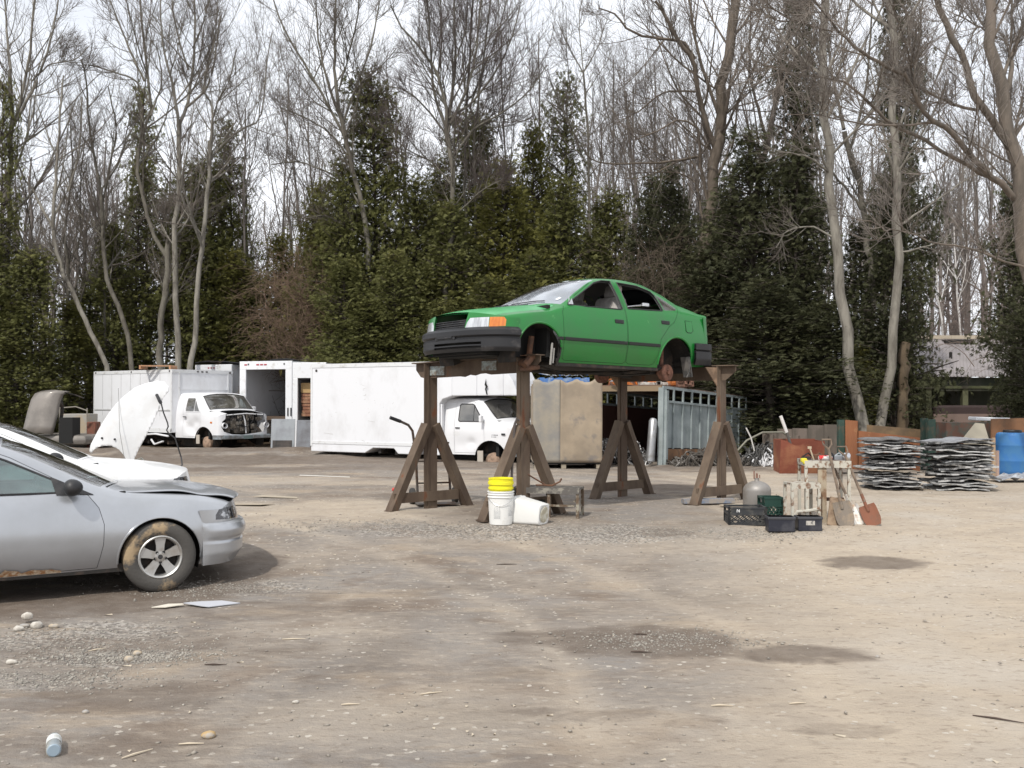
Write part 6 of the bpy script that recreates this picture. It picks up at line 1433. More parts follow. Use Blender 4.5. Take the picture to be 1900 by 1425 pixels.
    c = mix(math_('MULTIPLY', mr(c2.outputs[2], .978, .985), mr(g2.outputs['Distance'], .42, .22, 0, .7)), c, (.47,.42,.35))
    wn_ = N('ShaderNodeMath'); wn_.operation = 'MULTIPLY_ADD'; wn_.inputs[1].default_value = 1.1; wn_.inputs[2].default_value = -.55; L(noise(2.6, 9, (1,2.,1), .68, .8), wn_.inputs[0]); wa = N('ShaderNodeMath'); wa.operation = 'ADD'; L(wn_.outputs[0], wa.inputs[0]); L(at_('wet_shade'), wa.inputs[1]); wf = math_('MULTIPLY', mr(wa.outputs[0], .22, .62, 0, .82), mr(at_('wet_shade'), .0, .12)); c = mix(wf, c, mix(mr(noise(5, 6), .4, .65), (.115,.088,.068), (.165,.135,.11)))
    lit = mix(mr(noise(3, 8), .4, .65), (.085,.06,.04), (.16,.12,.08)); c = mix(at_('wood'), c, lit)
    L(c, b.inputs['Base Color'])
    b.inputs['Specular IOR Level'].default_value = .25; rgh = N('ShaderNodeMapRange'); rgh.inputs['To Min'].default_value = .95; rgh.inputs['To Max'].default_value = .72; L(wf, rgh.inputs['Value']); L(rgh.outputs[0], b.inputs['Roughness'])
    h = math_('ADD', math_('MULTIPLY', noise(14, 8, (1,1.4,1), .7), .6), math_('MULTIPLY', noise(70, 4), .25)); 
    bp = N('ShaderNodeBump'); bp.inputs['Strength'].default_value = .85; bp.inputs['Distance'].default_value = .035; L(h, bp.inputs['Height']); L(bp.outputs[0], b.inputs['Normal'])
    return m
GM = gmat(); g = npmesh('ground', V, F, GM, smooth=True); tag(g, kind='structure')
for nm, arr in (('wet_shade', wet_shade), ('tan', tan), ('grav', grav), ('wood', wood)):
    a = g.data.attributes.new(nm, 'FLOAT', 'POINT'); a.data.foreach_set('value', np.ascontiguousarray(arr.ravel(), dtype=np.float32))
# pebbles
def pebbles(name, label, n, seed, sampler, r0, r1, m_):
    r_ = np.random.default_rng(seed); base = [(0,0,1),(1,0,0),(.31,.95,0),(-.81,.59,0),(-.81,-.59,0),(.31,-.95,0),(0,0,-.6)]; B = np.array(base); Fb = [(0,i,i%5+1) for i in range(1,6)]+[(6,i%5+1,i) for i in range(1,6)]; Fb = np.array(Fb)
    P_ = sampler(r_, n); n = len(P_); sz = r0*(r1/r0)**(r_.random(n)**2.2); a = r_.random(n)*2*PI; st = .5+r_.random((n,3))
    W_ = B[None]*sz[:,None,None]*(st*np.array([1.,.8,.55]))[:,None,:]; W_ = W_*(1+.25*(r_.random((n,7,1))-.5)); ca, sa = np.cos(a)[:,None], np.sin(a)[:,None]
    Xp = W_[:,:,0]*ca-W_[:,:,1]*sa+P_[:,0:1]; Yp = W_[:,:,0]*sa+W_[:,:,1]*ca+P_[:,1:2]; Zp = W_[:,:,2]+gheight(P_[:,0], P_[:,1])[:,None]+sz[:,None]*.1
    Vp = np.stack([Xp,Yp,Zp],2).reshape(-1,3); Fp = (Fb[None]+7*np.arange(n)[:,None,None]).reshape(-1,3); return tag(npmesh(name, Vp, Fp, m_), label, kind='stuff')
PEB = mat('pebble', (.29,.26,.22), .9, 0, (.18,.16,.14), 23, .4, .62, col3=(.42,.39,.34), scale3=9, lo3=.60, hi3=.70)
def samp_near(r_, n):
    y = 3.2+14*r_.random(n)**1.3; x = (r_.random(n)-.5)*2*y*.56; k = fbm(x*.7+5, y*.7)+.25*r_.random(n) > .50; return np.stack([x[k], y[k]], 1)
def samp_gr(r_, n):
    c = [(1130,985,1.0,.6),(900,985,1.4,.4),(150,1185,.8,.35),(200,1218,.5,.2),(400,1092,.6,.35),(1380,988,1.,.3),(1230,1188,.5,.25),(60,1260,.6,.2),(700,975,1.,.3),(250,1215,.35,.12)]; L_ = []
    for i, (px, py, rx, ry) in enumerate(c):
        q = gnd(px, py); k = n//len(c); L_.append(np.stack([q.x+rx*.7*r_.standard_normal(k), q.y+ry*.7*r_.standard_normal(k)], 1))
    return np.concatenate(L_)
pebbles('pebbles', 'scattered small stones over the dirt yard', 4800, 3, samp_near, .003, .018, PEB)
pebbles('gravel', 'patches of pale gravel in the dirt', 12000, 4, samp_gr, .004, .016, mat('gravel_pale', (.33,.305,.265), .9, 0, (.19,.175,.155), 19, .42, .60))
# rocks, litter, flattened card, can
def rock(label, px, py, r, col, seed, name='rock', lift=0.):
    r *= .68; lift *= .68
    q = gnd(px, py); r_ = random.Random(seed); bm = bmesh.new(); bmesh.ops.create_icosphere(bm, subdivisions=2, radius=1)
    for v in bm.verts:
        k = 1+.16*math.sin(v.co.x*3+seed)+.12*math.sin(v.co.y*4+seed*2)+.05*r_.uniform(-1,1); v.co = Vector((v.co.x*r*1.2*k, v.co.y*r*.9*k, v.co.z*r*.65*k))
    V_ = [v.co.copy() for v in bm.verts]; F_ = [[v.index for v in f.verts] for f in bm.faces]; bm.free(); o = raw(name, V_, F_, mat('rock_'+col, dict(pale=(.50,.47,.42), tan=(.42,.34,.24), ochre=(.40,.27,.12), grey=(.30,.29,.28))[col], .8, 0, (.34,.31,.27), 20, bump=.2), None, None, True)
    o.location = (q.x, q.y, float(gheight(np.array(q.x), np.array(q.y)))+r*.4+lift); return tag(o, label, 'rock')
rock('pale round rock on top of the small rock pile at left', 50, 1157, .060, 'pale', 1, lift=.05); rock('pale flat rock at the right of the rock pile', 69, 1165, .062, 'pale', 2); rock('pale rock at the lower left of the rock pile', 35, 1171, .048, 'pale', 3); rock('small grey rock in the middle of the rock pile', 46, 1165, .038, 'grey', 4)
rock('tan rock lying apart, right of the rock pile', 100, 1164, .042, 'tan', 5); rock('ochre rock lying alone in the dirt at the bottom, left of centre', 385, 1368, .045, 'ochre', 6); rock('small grey cube-like stone above the bottle in the dirt', 158, 1323, .024, 'grey', 7); rock('pale stone in the gravel hollow near the flattened card', 240, 1222, .045, 'tan', 8); rock('yellowish stone beside the pale one in the gravel hollow', 255, 1212, .04, 'tan', 9); rock('pale pebble left of the gravel hollow', 22, 1229, .04, 'pale', 10)
rock('lone small stone at the middle bottom of the yard', 548, 1305, .022, 'pale', 12); rock('dark clod of dirt in the right foreground', 1628, 1219, .02, 'grey', 14)
def litter(name, label, cat, px, py, pts, m_, th=.006, yaw=0, lift=.012):
    q = gnd(px, py); m = MB(); m.prism(pts, 0, th, 'xy'); o = m.build(name, m_, None); o.location = (q.x, q.y, float(gheight(np.array(q.x), np.array(q.y)))+lift); o.rotation_euler = (random.Random(px).uniform(-.05,.05), random.Random(py).uniform(-.05,.05), yaw); return tag(o, label, cat)
litter('flat_card', 'flat grey-blue sheet lying before the silver car', 'sheet', 392, 1124, [(-.22,-.02),(-.05,-.10),(.02,-.12),(.22,.06),(.05,.12),(-.12,.05)], mat('card_blue', (.42,.43,.46), .7))
litter('flat_card', 'pale torn card left of the grey-blue sheet', 'sheet', 312, 1128, [(-.12,-.04),(.0,-.06),(.12,.02),(.10,.05),(-.02,.06)], mat('card_pale', (.58,.54,.46), .8))
litter('flat_board', 'weathered flat board lying on tan dirt behind the silver car', 'board', 470, 938, [(-.35,-.10),(.15,-.18),(.30,.0),(-.1,.14)], mat('board_weathered', (.36,.31,.24), .85))
litter('flat_board', 'grey weathered board on the dirt beyond the other board', 'board', 510, 925, [(-.30,-.10),(.35,-.05),(.30,.08),(-.2,.12)], MATS['board_weathered'])
litter('flat_board', 'thin white strip lying in front of the long white truck', 'strip', 600, 884, [(-.45,-.02),(.5,-.05),(.5,.0),(-.45,.03)], mat('strip_white', (.62,.60,.56), .7))
for k, (px, py, l, yw, lab) in enumerate(((800,1288,.13,.4,'pale wood splinter in the middle foreground'),(1190,1211,.14,-.1,'whitish stick in the dark damp patch'),(1188,1178,.10,-.05,'dark flat stick at the back of the dark damp patch'),(1855,1337,.26,-.55,'thin dark twig at the lower right corner'),(255,1400,.16,.9,'thin bent twig right of the bottle'),(545,1187,.16,.1,'pale sliver of wood on the grey dirt, left of centre'),(180,1203,.12,.8,'small yellowish twig beside the gravel hollow'),(400,1233,.14,.0,'brown twig on the dirt below the gravel hollow'),(1480,1308,.10,.2,'small pale chip in the right foreground'),(355,1382,.12,.1,'greyish flat chip left of the ochre rock'),(940,1047,.2,.0,'dark stick on the dirt in front of the buckets'),(650,1310,.10,.1,'pale chip in the lower middle of the yard'),(1340,1314,.12,.0,'light wood flake on the tan dirt, lower centre'))):
    q = gnd(px, py); z = float(gheight(np.array(q.x), np.array(q.y))); m = MB(); c, s_ = math.cos(yw), math.sin(yw); m.tube([(-l*c/2,-l*s_/2,.006),(-l*c*.1,-l*s_*.1+.004*math.sin(px),.008),(l*c/2,l*s_/2,.006)], [.003,.006,.002], 5); o = m.build('stick', mat('stick_dark', (.07,.05,.04), .9) if 'dark' in lab or 'brown' in lab else mat('stick_pale', (.50,.43,.33), .85), None); o.location = (q.x, q.y, z); tag(o, lab, 'stick')
# many tiny wood chips
def chips():
    r_ = np.random.default_rng(15); n = 170; y = 3.4+11*r_.random(n)**1.2; x = (r_.random(n)-.5)*2*y*.55; a = r_.random(n)*PI; l = .006+.026*r_.random(n)**3; w_ = .003+.005*r_.random(n); z = gheight(x, y)+.006; Vp = []; Fp = []
    for i in range(n):
        c, s_ = math.cos(a[i]), math.sin(a[i])
        for u, v in ((-1,-1),(1,-1),(1,1),(-1,1)): Vp.append((x[i]+u*l[i]*c-v*w_[i]*s_, y[i]+u*l[i]*s_+v*w_[i]*c, z[i]+.004*(u*v)))
        Fp.append((4*i,4*i+1,4*i+2,4*i+3))
    tag(npmesh('wood_chips', np.array(Vp), np.array(Fp), MATS['stick_pale']), 'tiny pale chips and flakes scattered over the yard', kind='stuff')
chips()
q = gnd(100, 1392); t = thing('drink_bottle', 'dirty clear drink bottle lying in the bottom left corner', 'bottle', (q.x, q.y, float(gheight(np.array(q.x), np.array(q.y)))+.034), (math.radians(-90), 0, math.radians(24)))
BT = mat('bottle_plastic', (.45,.50,.53), .2, 0, (.55,.56,.52), 9, .45, .6, trans=.45, ior=1.3); m = MB(); m.lathe([(0,-.105),(.028,-.105),(.034,-.098),(.034,-.03),(.032,-.02),(.034,-.01),(.034,.05),(.028,.085),(.016,.10),(.014,.115),(0,.115)], 20); m.build('bottle_body', BT, t, smooth=True)
m = MB(); m.lathe([(.0346,-.03),(.0348,.045)], 20); m.build('paper_label', mat('label_pale', (.60,.62,.62), .6, 0, (.45,.45,.42), 20), t)
m = MB(); m.lathe([(0,-.107),(.026,-.107),(.030,-.103)], 20); m.build('blue_base', mat('blue_end', (.26,.33,.39), .3), t)

# set the loose things between the racks and the work table down on the dirt
for o in list(S.collection.objects):
    if o.parent is None and o.type in ('EMPTY', 'MESH') and o.get('category') and o['category'] not in ('car', 'car stand'):
        x, y, z = o.location
        if 11.2 < y < 13.9 and -1.6 < x < 4.6 and z < 1.3 and o.name.split('.')[0] not in ('stick', 'rock', 'flat_board', 'raised_bonnet'): o.location.z += float(gheight(np.array(3.5 if x > 2.6 else x), np.array(12.0 if x > 2.6 and z > .6 else y)))-.004
# ================================================================ trees
def tubes(P_, R_, n):
    """P (m,K,3), R (m,K) -> verts, quads of n-sided tubes, vectorised"""
    m, K, _ = P_.shape; T = np.empty_like(P_); T[:,1:-1] = P_[:,2:]-P_[:,:-2]; T[:,0] = P_[:,1]-P_[:,0]; T[:,-1] = P_[:,-1]-P_[:,-2]; T /= np.linalg.norm(T, axis=2, keepdims=True)+1e-9
    ref = np.where(np.abs(T[:,:,2:3]) > .9, np.array([1.,0,0]), np.array([0,0,1.])); A = np.cross(T, ref); A /= np.linalg.norm(A, axis=2, keepdims=True)+1e-9; B = np.cross(T, A)
    an = 2*PI*np.arange(n)/n; V = P_[:,:,None,:]+R_[:,:,None,None]*(A[:,:,None,:]*np.cos(an)[:,None]+B[:,:,None,:]*np.sin(an)[:,None]); V = V.reshape(-1,3)
    idx = np.arange(m*K*n).reshape(m,K,n); a = idx[:,:-1,:]; b = idx[:,1:,:]; F = np.stack([a, np.roll(a,-1,2), np.roll(b,-1,2), b], 3).reshape(-1,4); return V, F
def grow(P_, R_, per, lenf, ang, up, rng, K=5, tmin=.15, rf=.55, rmin=.004, jit=.10, lmin=0., lmax=9., tmv=None):
    m, K0, _ = P_.shape; n = m*per; pi = np.repeat(np.arange(m), per); tmn = tmin if tmv is None else tmv[pi]; t = tmn+(1-tmn)*rng.random(n); f = t*(K0-1); i0 = np.minimum(f.astype(int), K0-2); fr = (f-i0)[:,None]
    base = P_[pi,i0]*(1-fr)+P_[pi,i0+1]*fr; d = P_[pi,i0+1]-P_[pi,i0]; d /= np.linalg.norm(d, axis=1, keepdims=True)+1e-9; rp_ = R_[pi,i0]*(1-fr[:,0])+R_[pi,i0+1]*fr[:,0]
    plen = np.linalg.norm(np.diff(P_, axis=1), axis=2).sum(1)[pi]; L_ = np.clip(plen*lenf*(1.15-.75*t)*(.55+.8*rng.random(n)), lmin, lmax)
    rd = rng.standard_normal((n,3)); rd -= d*(rd*d).sum(1, keepdims=True); rd /= np.linalg.norm(rd, axis=1, keepdims=True)+1e-9; a = ang*(.6+.8*rng.random(n))[:,None]
    dr = d*np.cos(a)+rd*np.sin(a); out_ = np.empty((n,K,3)); out_[:,0] = base; cur = base; st = (L_/(K-1))[:,None]
    for k in range(1, K):
        dr = dr+np.array([0,0,up])+jit*rng.standard_normal((n,3)); dr /= np.linalg.norm(dr, axis=1, keepdims=True); cur = cur+dr*st; out_[:,k] = cur
    r0 = np.maximum(rmin, rp_*rf*(.7+.5*rng.random(n))); r0 = np.minimum(r0, np.maximum(rmin, L_*.0115)); Rr = r0[:,None]*np.linspace(1, .35, K)[None]; return out_, np.maximum(Rr, rmin*.6)
BARK = lambda nm, c1, c2, s_=6: mat(nm, c1, .9, 0, c2, s_, .4, .62, stretch=(1,1,.25), bump=1., bscale=9)
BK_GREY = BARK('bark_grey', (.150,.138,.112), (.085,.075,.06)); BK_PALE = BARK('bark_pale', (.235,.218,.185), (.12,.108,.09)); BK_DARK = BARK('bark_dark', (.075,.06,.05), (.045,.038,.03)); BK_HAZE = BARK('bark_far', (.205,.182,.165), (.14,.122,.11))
TWIG = BARK('twig_brown', (.16,.135,.115), (.11,.093,.08)); TWIGL = BARK('twig_light', (.24,.21,.185), (.15,.13,.115))
def resample(pts, rad, K):
    pts = np.array(pts, float); rad = np.array(rad, float); s_ = np.concatenate([[0], np.cumsum(np.linalg.norm(np.diff(pts, axis=0), axis=1))]); 
    fx = [pch(list(zip(s_, pts[:,i]))) for i in range(3)]; u = np.linspace(0, s_[-1], K); return np.array([[f(q) for f in fx] for q in u]), np.interp(u, s_, rad)
def merge(parts):
    V = []; F = []; b = 0
    for v, f in parts: V.append(v); F.append(f+b); b += len(v)
    return np.concatenate(V), np.concatenate(F)
def tree_obj(name, label, cat, trunkparts, twigparts, mt, mw, group=None, loc=None):
    t = thing(name, label, cat, loc if loc is not None else (0,0,0), 0, group); o = np.array(t.location[:]) if loc is not None else np.zeros(3)
    V, F = merge(trunkparts); npmesh('trunk', V-o, F, mt, t, smooth=True)
    if twigparts: V, F = merge(twigparts); npmesh('crown', V-o, F, mw, t)
    return t
def traced(name, label, Y, limbs, seed, dens=1., mt=None, mw=None, spread=.9, up=.12, lv=(10,7,5), lenf=(.52,.62,.70), twr=.0036, cat='tree', trunk_t=.5):
    """limbs: [(pixel polyline, r0 px, r1 px, depth drift)]; first is the trunk; twigs grown from all of them"""
    rng = np.random.default_rng(seed); sc = .70*Y/FPX; LP = []; LR = []; base = None
    for k, L_ in enumerate(limbs):
        px, r0, r1 = L_[0], L_[1], L_[2]; dd = L_[3] if len(L_) > 3 else rng.uniform(-1,1)*spread*1.6; n = len(px); pts = []
        for i, (x, y) in enumerate(px):
            Yi = Y+(dd*(i/(n-1)) if k else 0) + (L_[4] if len(L_) > 4 else 0); p = at(x, y, Yi); pts.append(p[:])
        rad = np.linspace(r0, r1, n)*sc/1.0; P_, R_ = resample(pts, rad, 14); 
        if k == 0: base = P_[0]
        wob = rng.standard_normal((14,3))*.35*R_[:,None]; wob[0] = 0; LP.append(P_+wob); LR.append(R_)
    LP = np.array(LP); LR = np.array(LR); trunk = [tubes(LP, LR, 8)]; tw = []; P1, R1 = LP, LR; K = [7,5,4]
    for q in range(len(lv)):
        P1, R1 = grow(P1, R1, max(1, int(lv[q]*dens)), lenf[q], [.75,.7,.65][q], up*[1,1,.8][q], rng, K[q], tmin=.20 if q == 0 else .10, rmin=[.010,.006,twr][q], jit=[.07,.07,.08][q], lmin=[.6,.4,.25][q], lmax=[5.5,3.0,1.7][q], tmv=np.array([trunk_t]+[.15]*(len(LP)-1)) if q == 0 else None)
        tw.append(tubes(P1, R1, [5,4,3][q]))
    V0 = tw.pop(0) if len(tw) > 1 else None
    if V0: trunk.append(V0)
    return tree_obj(name, label, cat, trunk, tw, mt or BK_GREY, mw or TWIG, loc=(base[0], base[1], 0))
BT_ = 'bare_tree'
# --- left group
traced(BT_, 'ivy-wrapped bare tree rising at the far left edge of the photo', 33, [([(12,700),(12,560),(15,420),(20,300),(22,200),(20,130)],9,5),([(20,130),(14,80),(12,30),(4,-40)],4,2),([(22,240),(42,170),(56,90),(60,40),(66,-40)],4.5,2),([(22,235),(50,190),(80,120),(95,70),(108,0)],4.5,2),([(20,330),(45,270),(62,200),(70,150)],3,1.5),([(18,180),(-20,110),(-40,60)],3,1.5),([(60,150),(95,120),(140,110),(165,85)],2.2,1)], 1, 1., BK_PALE)
traced(BT_, 'bare tree leaning left above the roof of the stripped van', 32.5, [([(200,700),(192,670),(170,620),(143,560),(118,505),(103,460),(98,425)],7,5.5),([(98,425),(100,360),(108,280),(112,200),(118,140)],5,2),([(96,420),(70,370),(40,320),(25,280)],3.6,1.5),([(100,400),(135,330),(150,250),(152,180)],3.5,1.5),([(130,540),(95,510),(50,505),(0,498)],2.4,1),([(125,548),(80,540),(35,515),(-10,500)],2.0,1),([(110,480),(80,455),(40,450),(10,448)],2.0,1)], 2, 1., BK_PALE)
traced(BT_, 'crooked bare tree right of the left-leaning one, behind the stripped van', 33.5, [([(247,705),(243,660),(232,600),(215,560),(198,520),(192,470),(190,400),(186,350)],7,5),([(186,350),(175,290),(165,220),(160,150),(150,110)],4,1.8),([(190,380),(205,300),(215,230),(200,160)],3.8,1.5),([(192,440),(150,400),(120,340)],2.4,1),([(186,355),(225,290),(240,220)],2.6,1.2)], 3, 1., BK_GREY)
traced(BT_, 'slim grey pole-like tree between the two crooked ones at left', 34.5, [([(197,700),(194,640),(196,560),(178,500),(160,460),(148,410)],4,2.6),([(148,410),(150,330),(158,260)],2.4,1.2),([(150,560),(166,500),(180,440),(192,400)],2.6,1.4)], 4, 1., BK_GREY)
traced(BT_, 'dark twisted tree at left centre whose limb sweeps up to the left', 32.8, [([(296,705),(296,640),(300,590),(308,540),(313,480),(312,440)],9,7.5),([(308,475),(288,440),(272,395),(260,340),(252,300),(262,250),(280,215),(275,150),(268,80),(262,20),(258,-40)],6,2.4,.8),([(268,150),(240,90),(220,40),(196,-20)],3.2,1.4),([(276,190),(250,150),(200,130),(165,120)],3,1.2),([(312,440),(300,420),(305,400),(318,388)],3,1.5),([(316,436),(340,415),(362,400),(366,390),(350,388),(338,395)],2.6,1.5),([(280,215),(300,150),(290,80)],2.8,1.2)], 5, 1.15, BK_GREY)
traced(BT_, 'tall straight pale-barked tree just right of the twisted dark one', 32.4, [([(330,700),(327,640),(328,580),(322,530),(324,440),(330,370),(332,280),(333,230)],8.5,6),([(333,230),(350,180),(358,120),(362,50),(358,-40)],4.8,2.2),([(333,250),(325,180),(312,120),(300,60),(296,-30)],4,1.6),([(345,200),(385,160),(400,100),(408,30)],3.4,1.5),([(350,130),(330,70),(320,10),(318,-40)],2.8,1.3),([(358,90),(378,40),(395,-30)],2.6,1.2)], 6, 1.15, BK_PALE)
traced(BT_, 'pale slim tree leaning right, rightmost of the trio above the stripped van', 32.2, [([(350,702),(358,650),(364,590),(370,520),(378,450),(382,390),(388,320),(388,260)],8,5),([(388,300),(395,240),(392,190),(375,165),(368,130)],3.6,1.6),([(388,280),(400,200),(425,150),(440,90)],3.6,1.6),([(388,300),(420,262),(455,236),(478,226),(490,180),(494,130),(505,60)],3.2,1.4),([(376,170),(385,120),(400,60),(405,-20)],2.6,1.2)], 7, 1.15, BK_PALE)
traced(BT_, 'thin grey pole tree at far left behind the raised bonnet', 34, [([(90,730),(85,650),(75,560),(68,500),(60,440)],3.4,2.2),([(60,440),(50,380),(45,330)],2,1)], 8, .8, BK_GREY)
traced(BT_, 'straight brownish trunk at left between the raised bonnet and the vans', 34.2, [([(120,725),(122,640),(126,560),(128,500),(118,440)],5.5,4),([(118,440),(128,370),(135,300),(130,230)],3.6,1.6),([(124,500),(150,430),(160,370)],2.4,1.2)], 9, .9, BK_GREY)
# --- centre
traced(BT_, 'tall spreading bare tree left of centre above the long white truck', 33.5, [([(683,500),(682,450),(676,395),(664,345),(650,300),(640,250),(628,200)],7.5,5.5,0),([(628,200),(622,130),(622,60),(624,-40)],4.8,2),([(640,255),(600,180),(560,110),(525,50),(505,-10)],4,1.6),([(628,210),(600,120),(588,40),(585,-40)],3.6,1.5),([(636,230),(665,150),(690,80),(705,0)],3.8,1.6),([(650,300),(620,255),(570,220),(520,200)],3,1.2),([(676,395),(640,340),(590,312),(545,300),(505,305)],3,1.2),([(640,255),(660,200),(672,150),(700,130),(735,90)],2.8,1.2),([(680,445),(640,420),(600,400),(560,405)],2.6,1.2),([(628,170),(650,90),(665,20),(668,-40)],3,1.3)], 10, 1.25, BK_GREY)
traced(BT_, 'broad many-stemmed bare tree at centre with the densest crown', 33, [([(826,560),(830,480),(840,420),(843,350),(835,290),(828,240)],7.5,6.2,0),([(830,270),(828,200),(812,140),(780,90),(745,50),(725,10)],4.8,1.8),([(830,250),(838,180),(845,110),(842,40),(845,-40)],4.6,2),([(828,240),(805,170),(800,100),(795,30),(790,-40)],3.8,1.5),([(836,230),(868,160),(885,90),(890,20),(900,-40)],4.2,1.8),([(832,220),(875,190),(920,130),(950,70),(965,10)],3.6,1.5),([(840,290),(880,240),(930,210),(980,170),(1015,120)],3.2,1.3),([(835,260),(790,200),(745,165),(710,160)],2.8,1.2),([(842,350),(800,300),(760,280),(700,225)],2.4,1.1),([(846,400),(900,350),(940,330)],2.4,1.1),([(845,110),(865,50),(870,-30)],2.6,1.2),([(812,140),(820,80),(818,10),(815,-40)],2.6,1.2)], 11, 1.45, BK_GREY, BARK('twig_purple', (.115,.09,.082), (.08,.065,.06)))
traced(BT_, 'twin pole stems with ivy behind the densest crown', 35, [([(866,520),(864,400),(862,300),(866,200),(872,100),(878,-20)],4.5,2.5,0),([(880,520),(882,400),(878,300),(886,200),(898,100),(910,0)],4.,2),([(872,200),(900,120),(925,60),(940,0)],2.6,1.2)], 12, 1., BK_GREY)
traced(BT_, 'thin lone tree with a small forked crown right of centre', 36, [([(1096,560),(1095,450),(1092,340),(1090,240),(1085,170),(1082,135)],3.6,2.6,0),([(1082,135),(1065,105),(1050,75),(1035,40)],2,1),([(1082,135),(1100,105),(1112,80),(1120,50)],2,1),([(1083,140),(1078,90),(1074,40),(1080,0)],1.6,.8),([(1090,210),(1060,170),(1052,100),(1050,10)],1.6,.8),([(1092,330),(1120,290),(1140,200)],1.6,.8)], 13, .8, BK_GREY)
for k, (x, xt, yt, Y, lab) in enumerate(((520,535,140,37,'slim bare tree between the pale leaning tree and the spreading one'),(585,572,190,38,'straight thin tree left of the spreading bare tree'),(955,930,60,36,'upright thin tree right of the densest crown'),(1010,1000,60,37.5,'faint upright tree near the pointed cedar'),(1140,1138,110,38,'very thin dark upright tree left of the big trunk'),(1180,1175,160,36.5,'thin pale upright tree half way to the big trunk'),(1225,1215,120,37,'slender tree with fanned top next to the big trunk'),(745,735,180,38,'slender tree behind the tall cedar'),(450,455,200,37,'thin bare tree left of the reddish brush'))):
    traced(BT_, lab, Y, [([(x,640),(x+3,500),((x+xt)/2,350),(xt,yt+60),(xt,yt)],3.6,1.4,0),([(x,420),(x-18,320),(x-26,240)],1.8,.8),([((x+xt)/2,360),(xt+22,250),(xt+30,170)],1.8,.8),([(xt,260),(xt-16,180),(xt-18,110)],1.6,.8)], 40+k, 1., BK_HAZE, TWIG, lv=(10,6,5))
# --- right group
traced(BT_, 'massive straight trunk at right centre with long limbs reaching left', 30.5, [([(1303,640),(1305,520),(1312,430),(1325,350),(1335,260),(1340,180),(1352,90),(1366,0),(1374,-60)],17,12,0),([(1330,280),(1310,230),(1295,160),(1285,110),(1262,80),(1240,40),(1215,0)],8,3.5,-1.5),([(1290,110),(1262,75),(1210,70),(1165,55),(1140,25),(1110,15)],5,1.6,-1),([(1330,330),(1316,270),(1300,215),(1268,180),(1240,130),(1215,60)],4,1.5,.8),([(1318,400),(1300,300),(1295,240),(1262,222),(1225,240),(1180,260)],4.4,1.4,-1.2),([(1300,290),(1240,300),(1190,304),(1110,302),(1085,285)],3.8,1.4,-2),([(1295,170),(1240,170),(1180,210),(1140,230)],3,1.1),([(1306,420),(1290,340),(1255,320),(1200,320)],3,1.2),([(1340,200),(1370,120),(1400,60),(1420,0)],4,1.6),([(1330,330),(1362,260),(1368,200),(1390,140)],4,1.6)], 14, 1.25, BARK('bark_big', (.155,.125,.10), (.10,.08,.06)), TWIG)
traced(BT_, 'grey-barked leaning trunk with peeling bark, left of the pair by the rusty panels', 24.6, [([(1606,812),(1598,770),(1585,700),(1572,640),(1562,580),(1555,520),(1548,440),(1543,360),(1538,290),(1528,200),(1525,100),(1530,0),(1532,-60)],17,9,0),([(1540,330),(1520,270),(1500,180),(1485,120)],4,1.6),([(1530,200),(1560,120),(1572,40),(1580,-20)],4,1.6),([(1540,320),(1495,290),(1440,280)],3.5,1.2),([(1545,440),(1500,420),(1460,430),(1440,460)],2.8,1)], 15, .8, BK_PALE, TWIG)
traced(BT_, 'second grey trunk of the pair, straighter and leaning right', 25.2, [([(1630,808),(1640,740),(1652,680),(1660,600),(1668,500),(1668,400),(1662,300),(1658,200),(1655,100),(1648,0),(1645,-60)],14,8.5,0),([(1662,330),(1640,250),(1625,170),(1605,90)],3.6,1.4),([(1660,260),(1690,170),(1705,90),(1712,0)],3.8,1.5),([(1665,420),(1740,370),(1800,330),(1850,310)],3.2,1.2),([(1666,470),(1740,450),(1800,400)],2.6,1),([(1660,330),(1720,230),(1760,150)],3,1.2),([(1658,300),(1690,240),(1700,180),(1720,120)],3,1.2)], 16, .85, BK_PALE, TWIG)
traced(BT_, 'forked dark-limbed tree between the massive trunk and the grey pair', 27, [([(1622,560),(1612,450),(1602,400),(1592,340),(1578,290),(1566,240)],9,7,0),([(1566,240),(1556,190),(1545,140),(1535,60),(1528,-30)],5,2.2),([(1576,280),(1600,200),(1610,140),(1615,60),(1620,-30)],4.4,1.8),([(1600,390),(1570,350),(1545,320),(1530,280)],4.2,2),([(1610,430),(1640,380),(1660,330)],3,1.4)], 17, .9, BK_GREY, TWIG)
traced(BT_, 'dark many-limbed tree just right of the massive trunk', 28.5, [([(1395,560),(1398,450),(1405,350),(1425,260),(1440,180),(1455,120)],9,6,0),([(1425,260),(1400,180),(1390,100),(1395,0)],4.5,2),([(1440,190),(1470,120),(1490,60),(1500,-20)],4.5,2),([(1410,330),(1460,270),(1500,200),(1520,120)],4,1.8),([(1400,420),(1440,350),(1480,310)],3.4,1.4)], 18, .9, BK_DARK, TWIG)
traced(BT_, 'thick short stump-like trunk beside the grey pair, right side', 26, [([(1674,812),(1672,760),(1676,700),(1680,640)],16,13,0)], 19, .3, BARK('bark_stump', (.13,.095,.06), (.08,.06,.04)), TWIG, lv=(3,2,2))
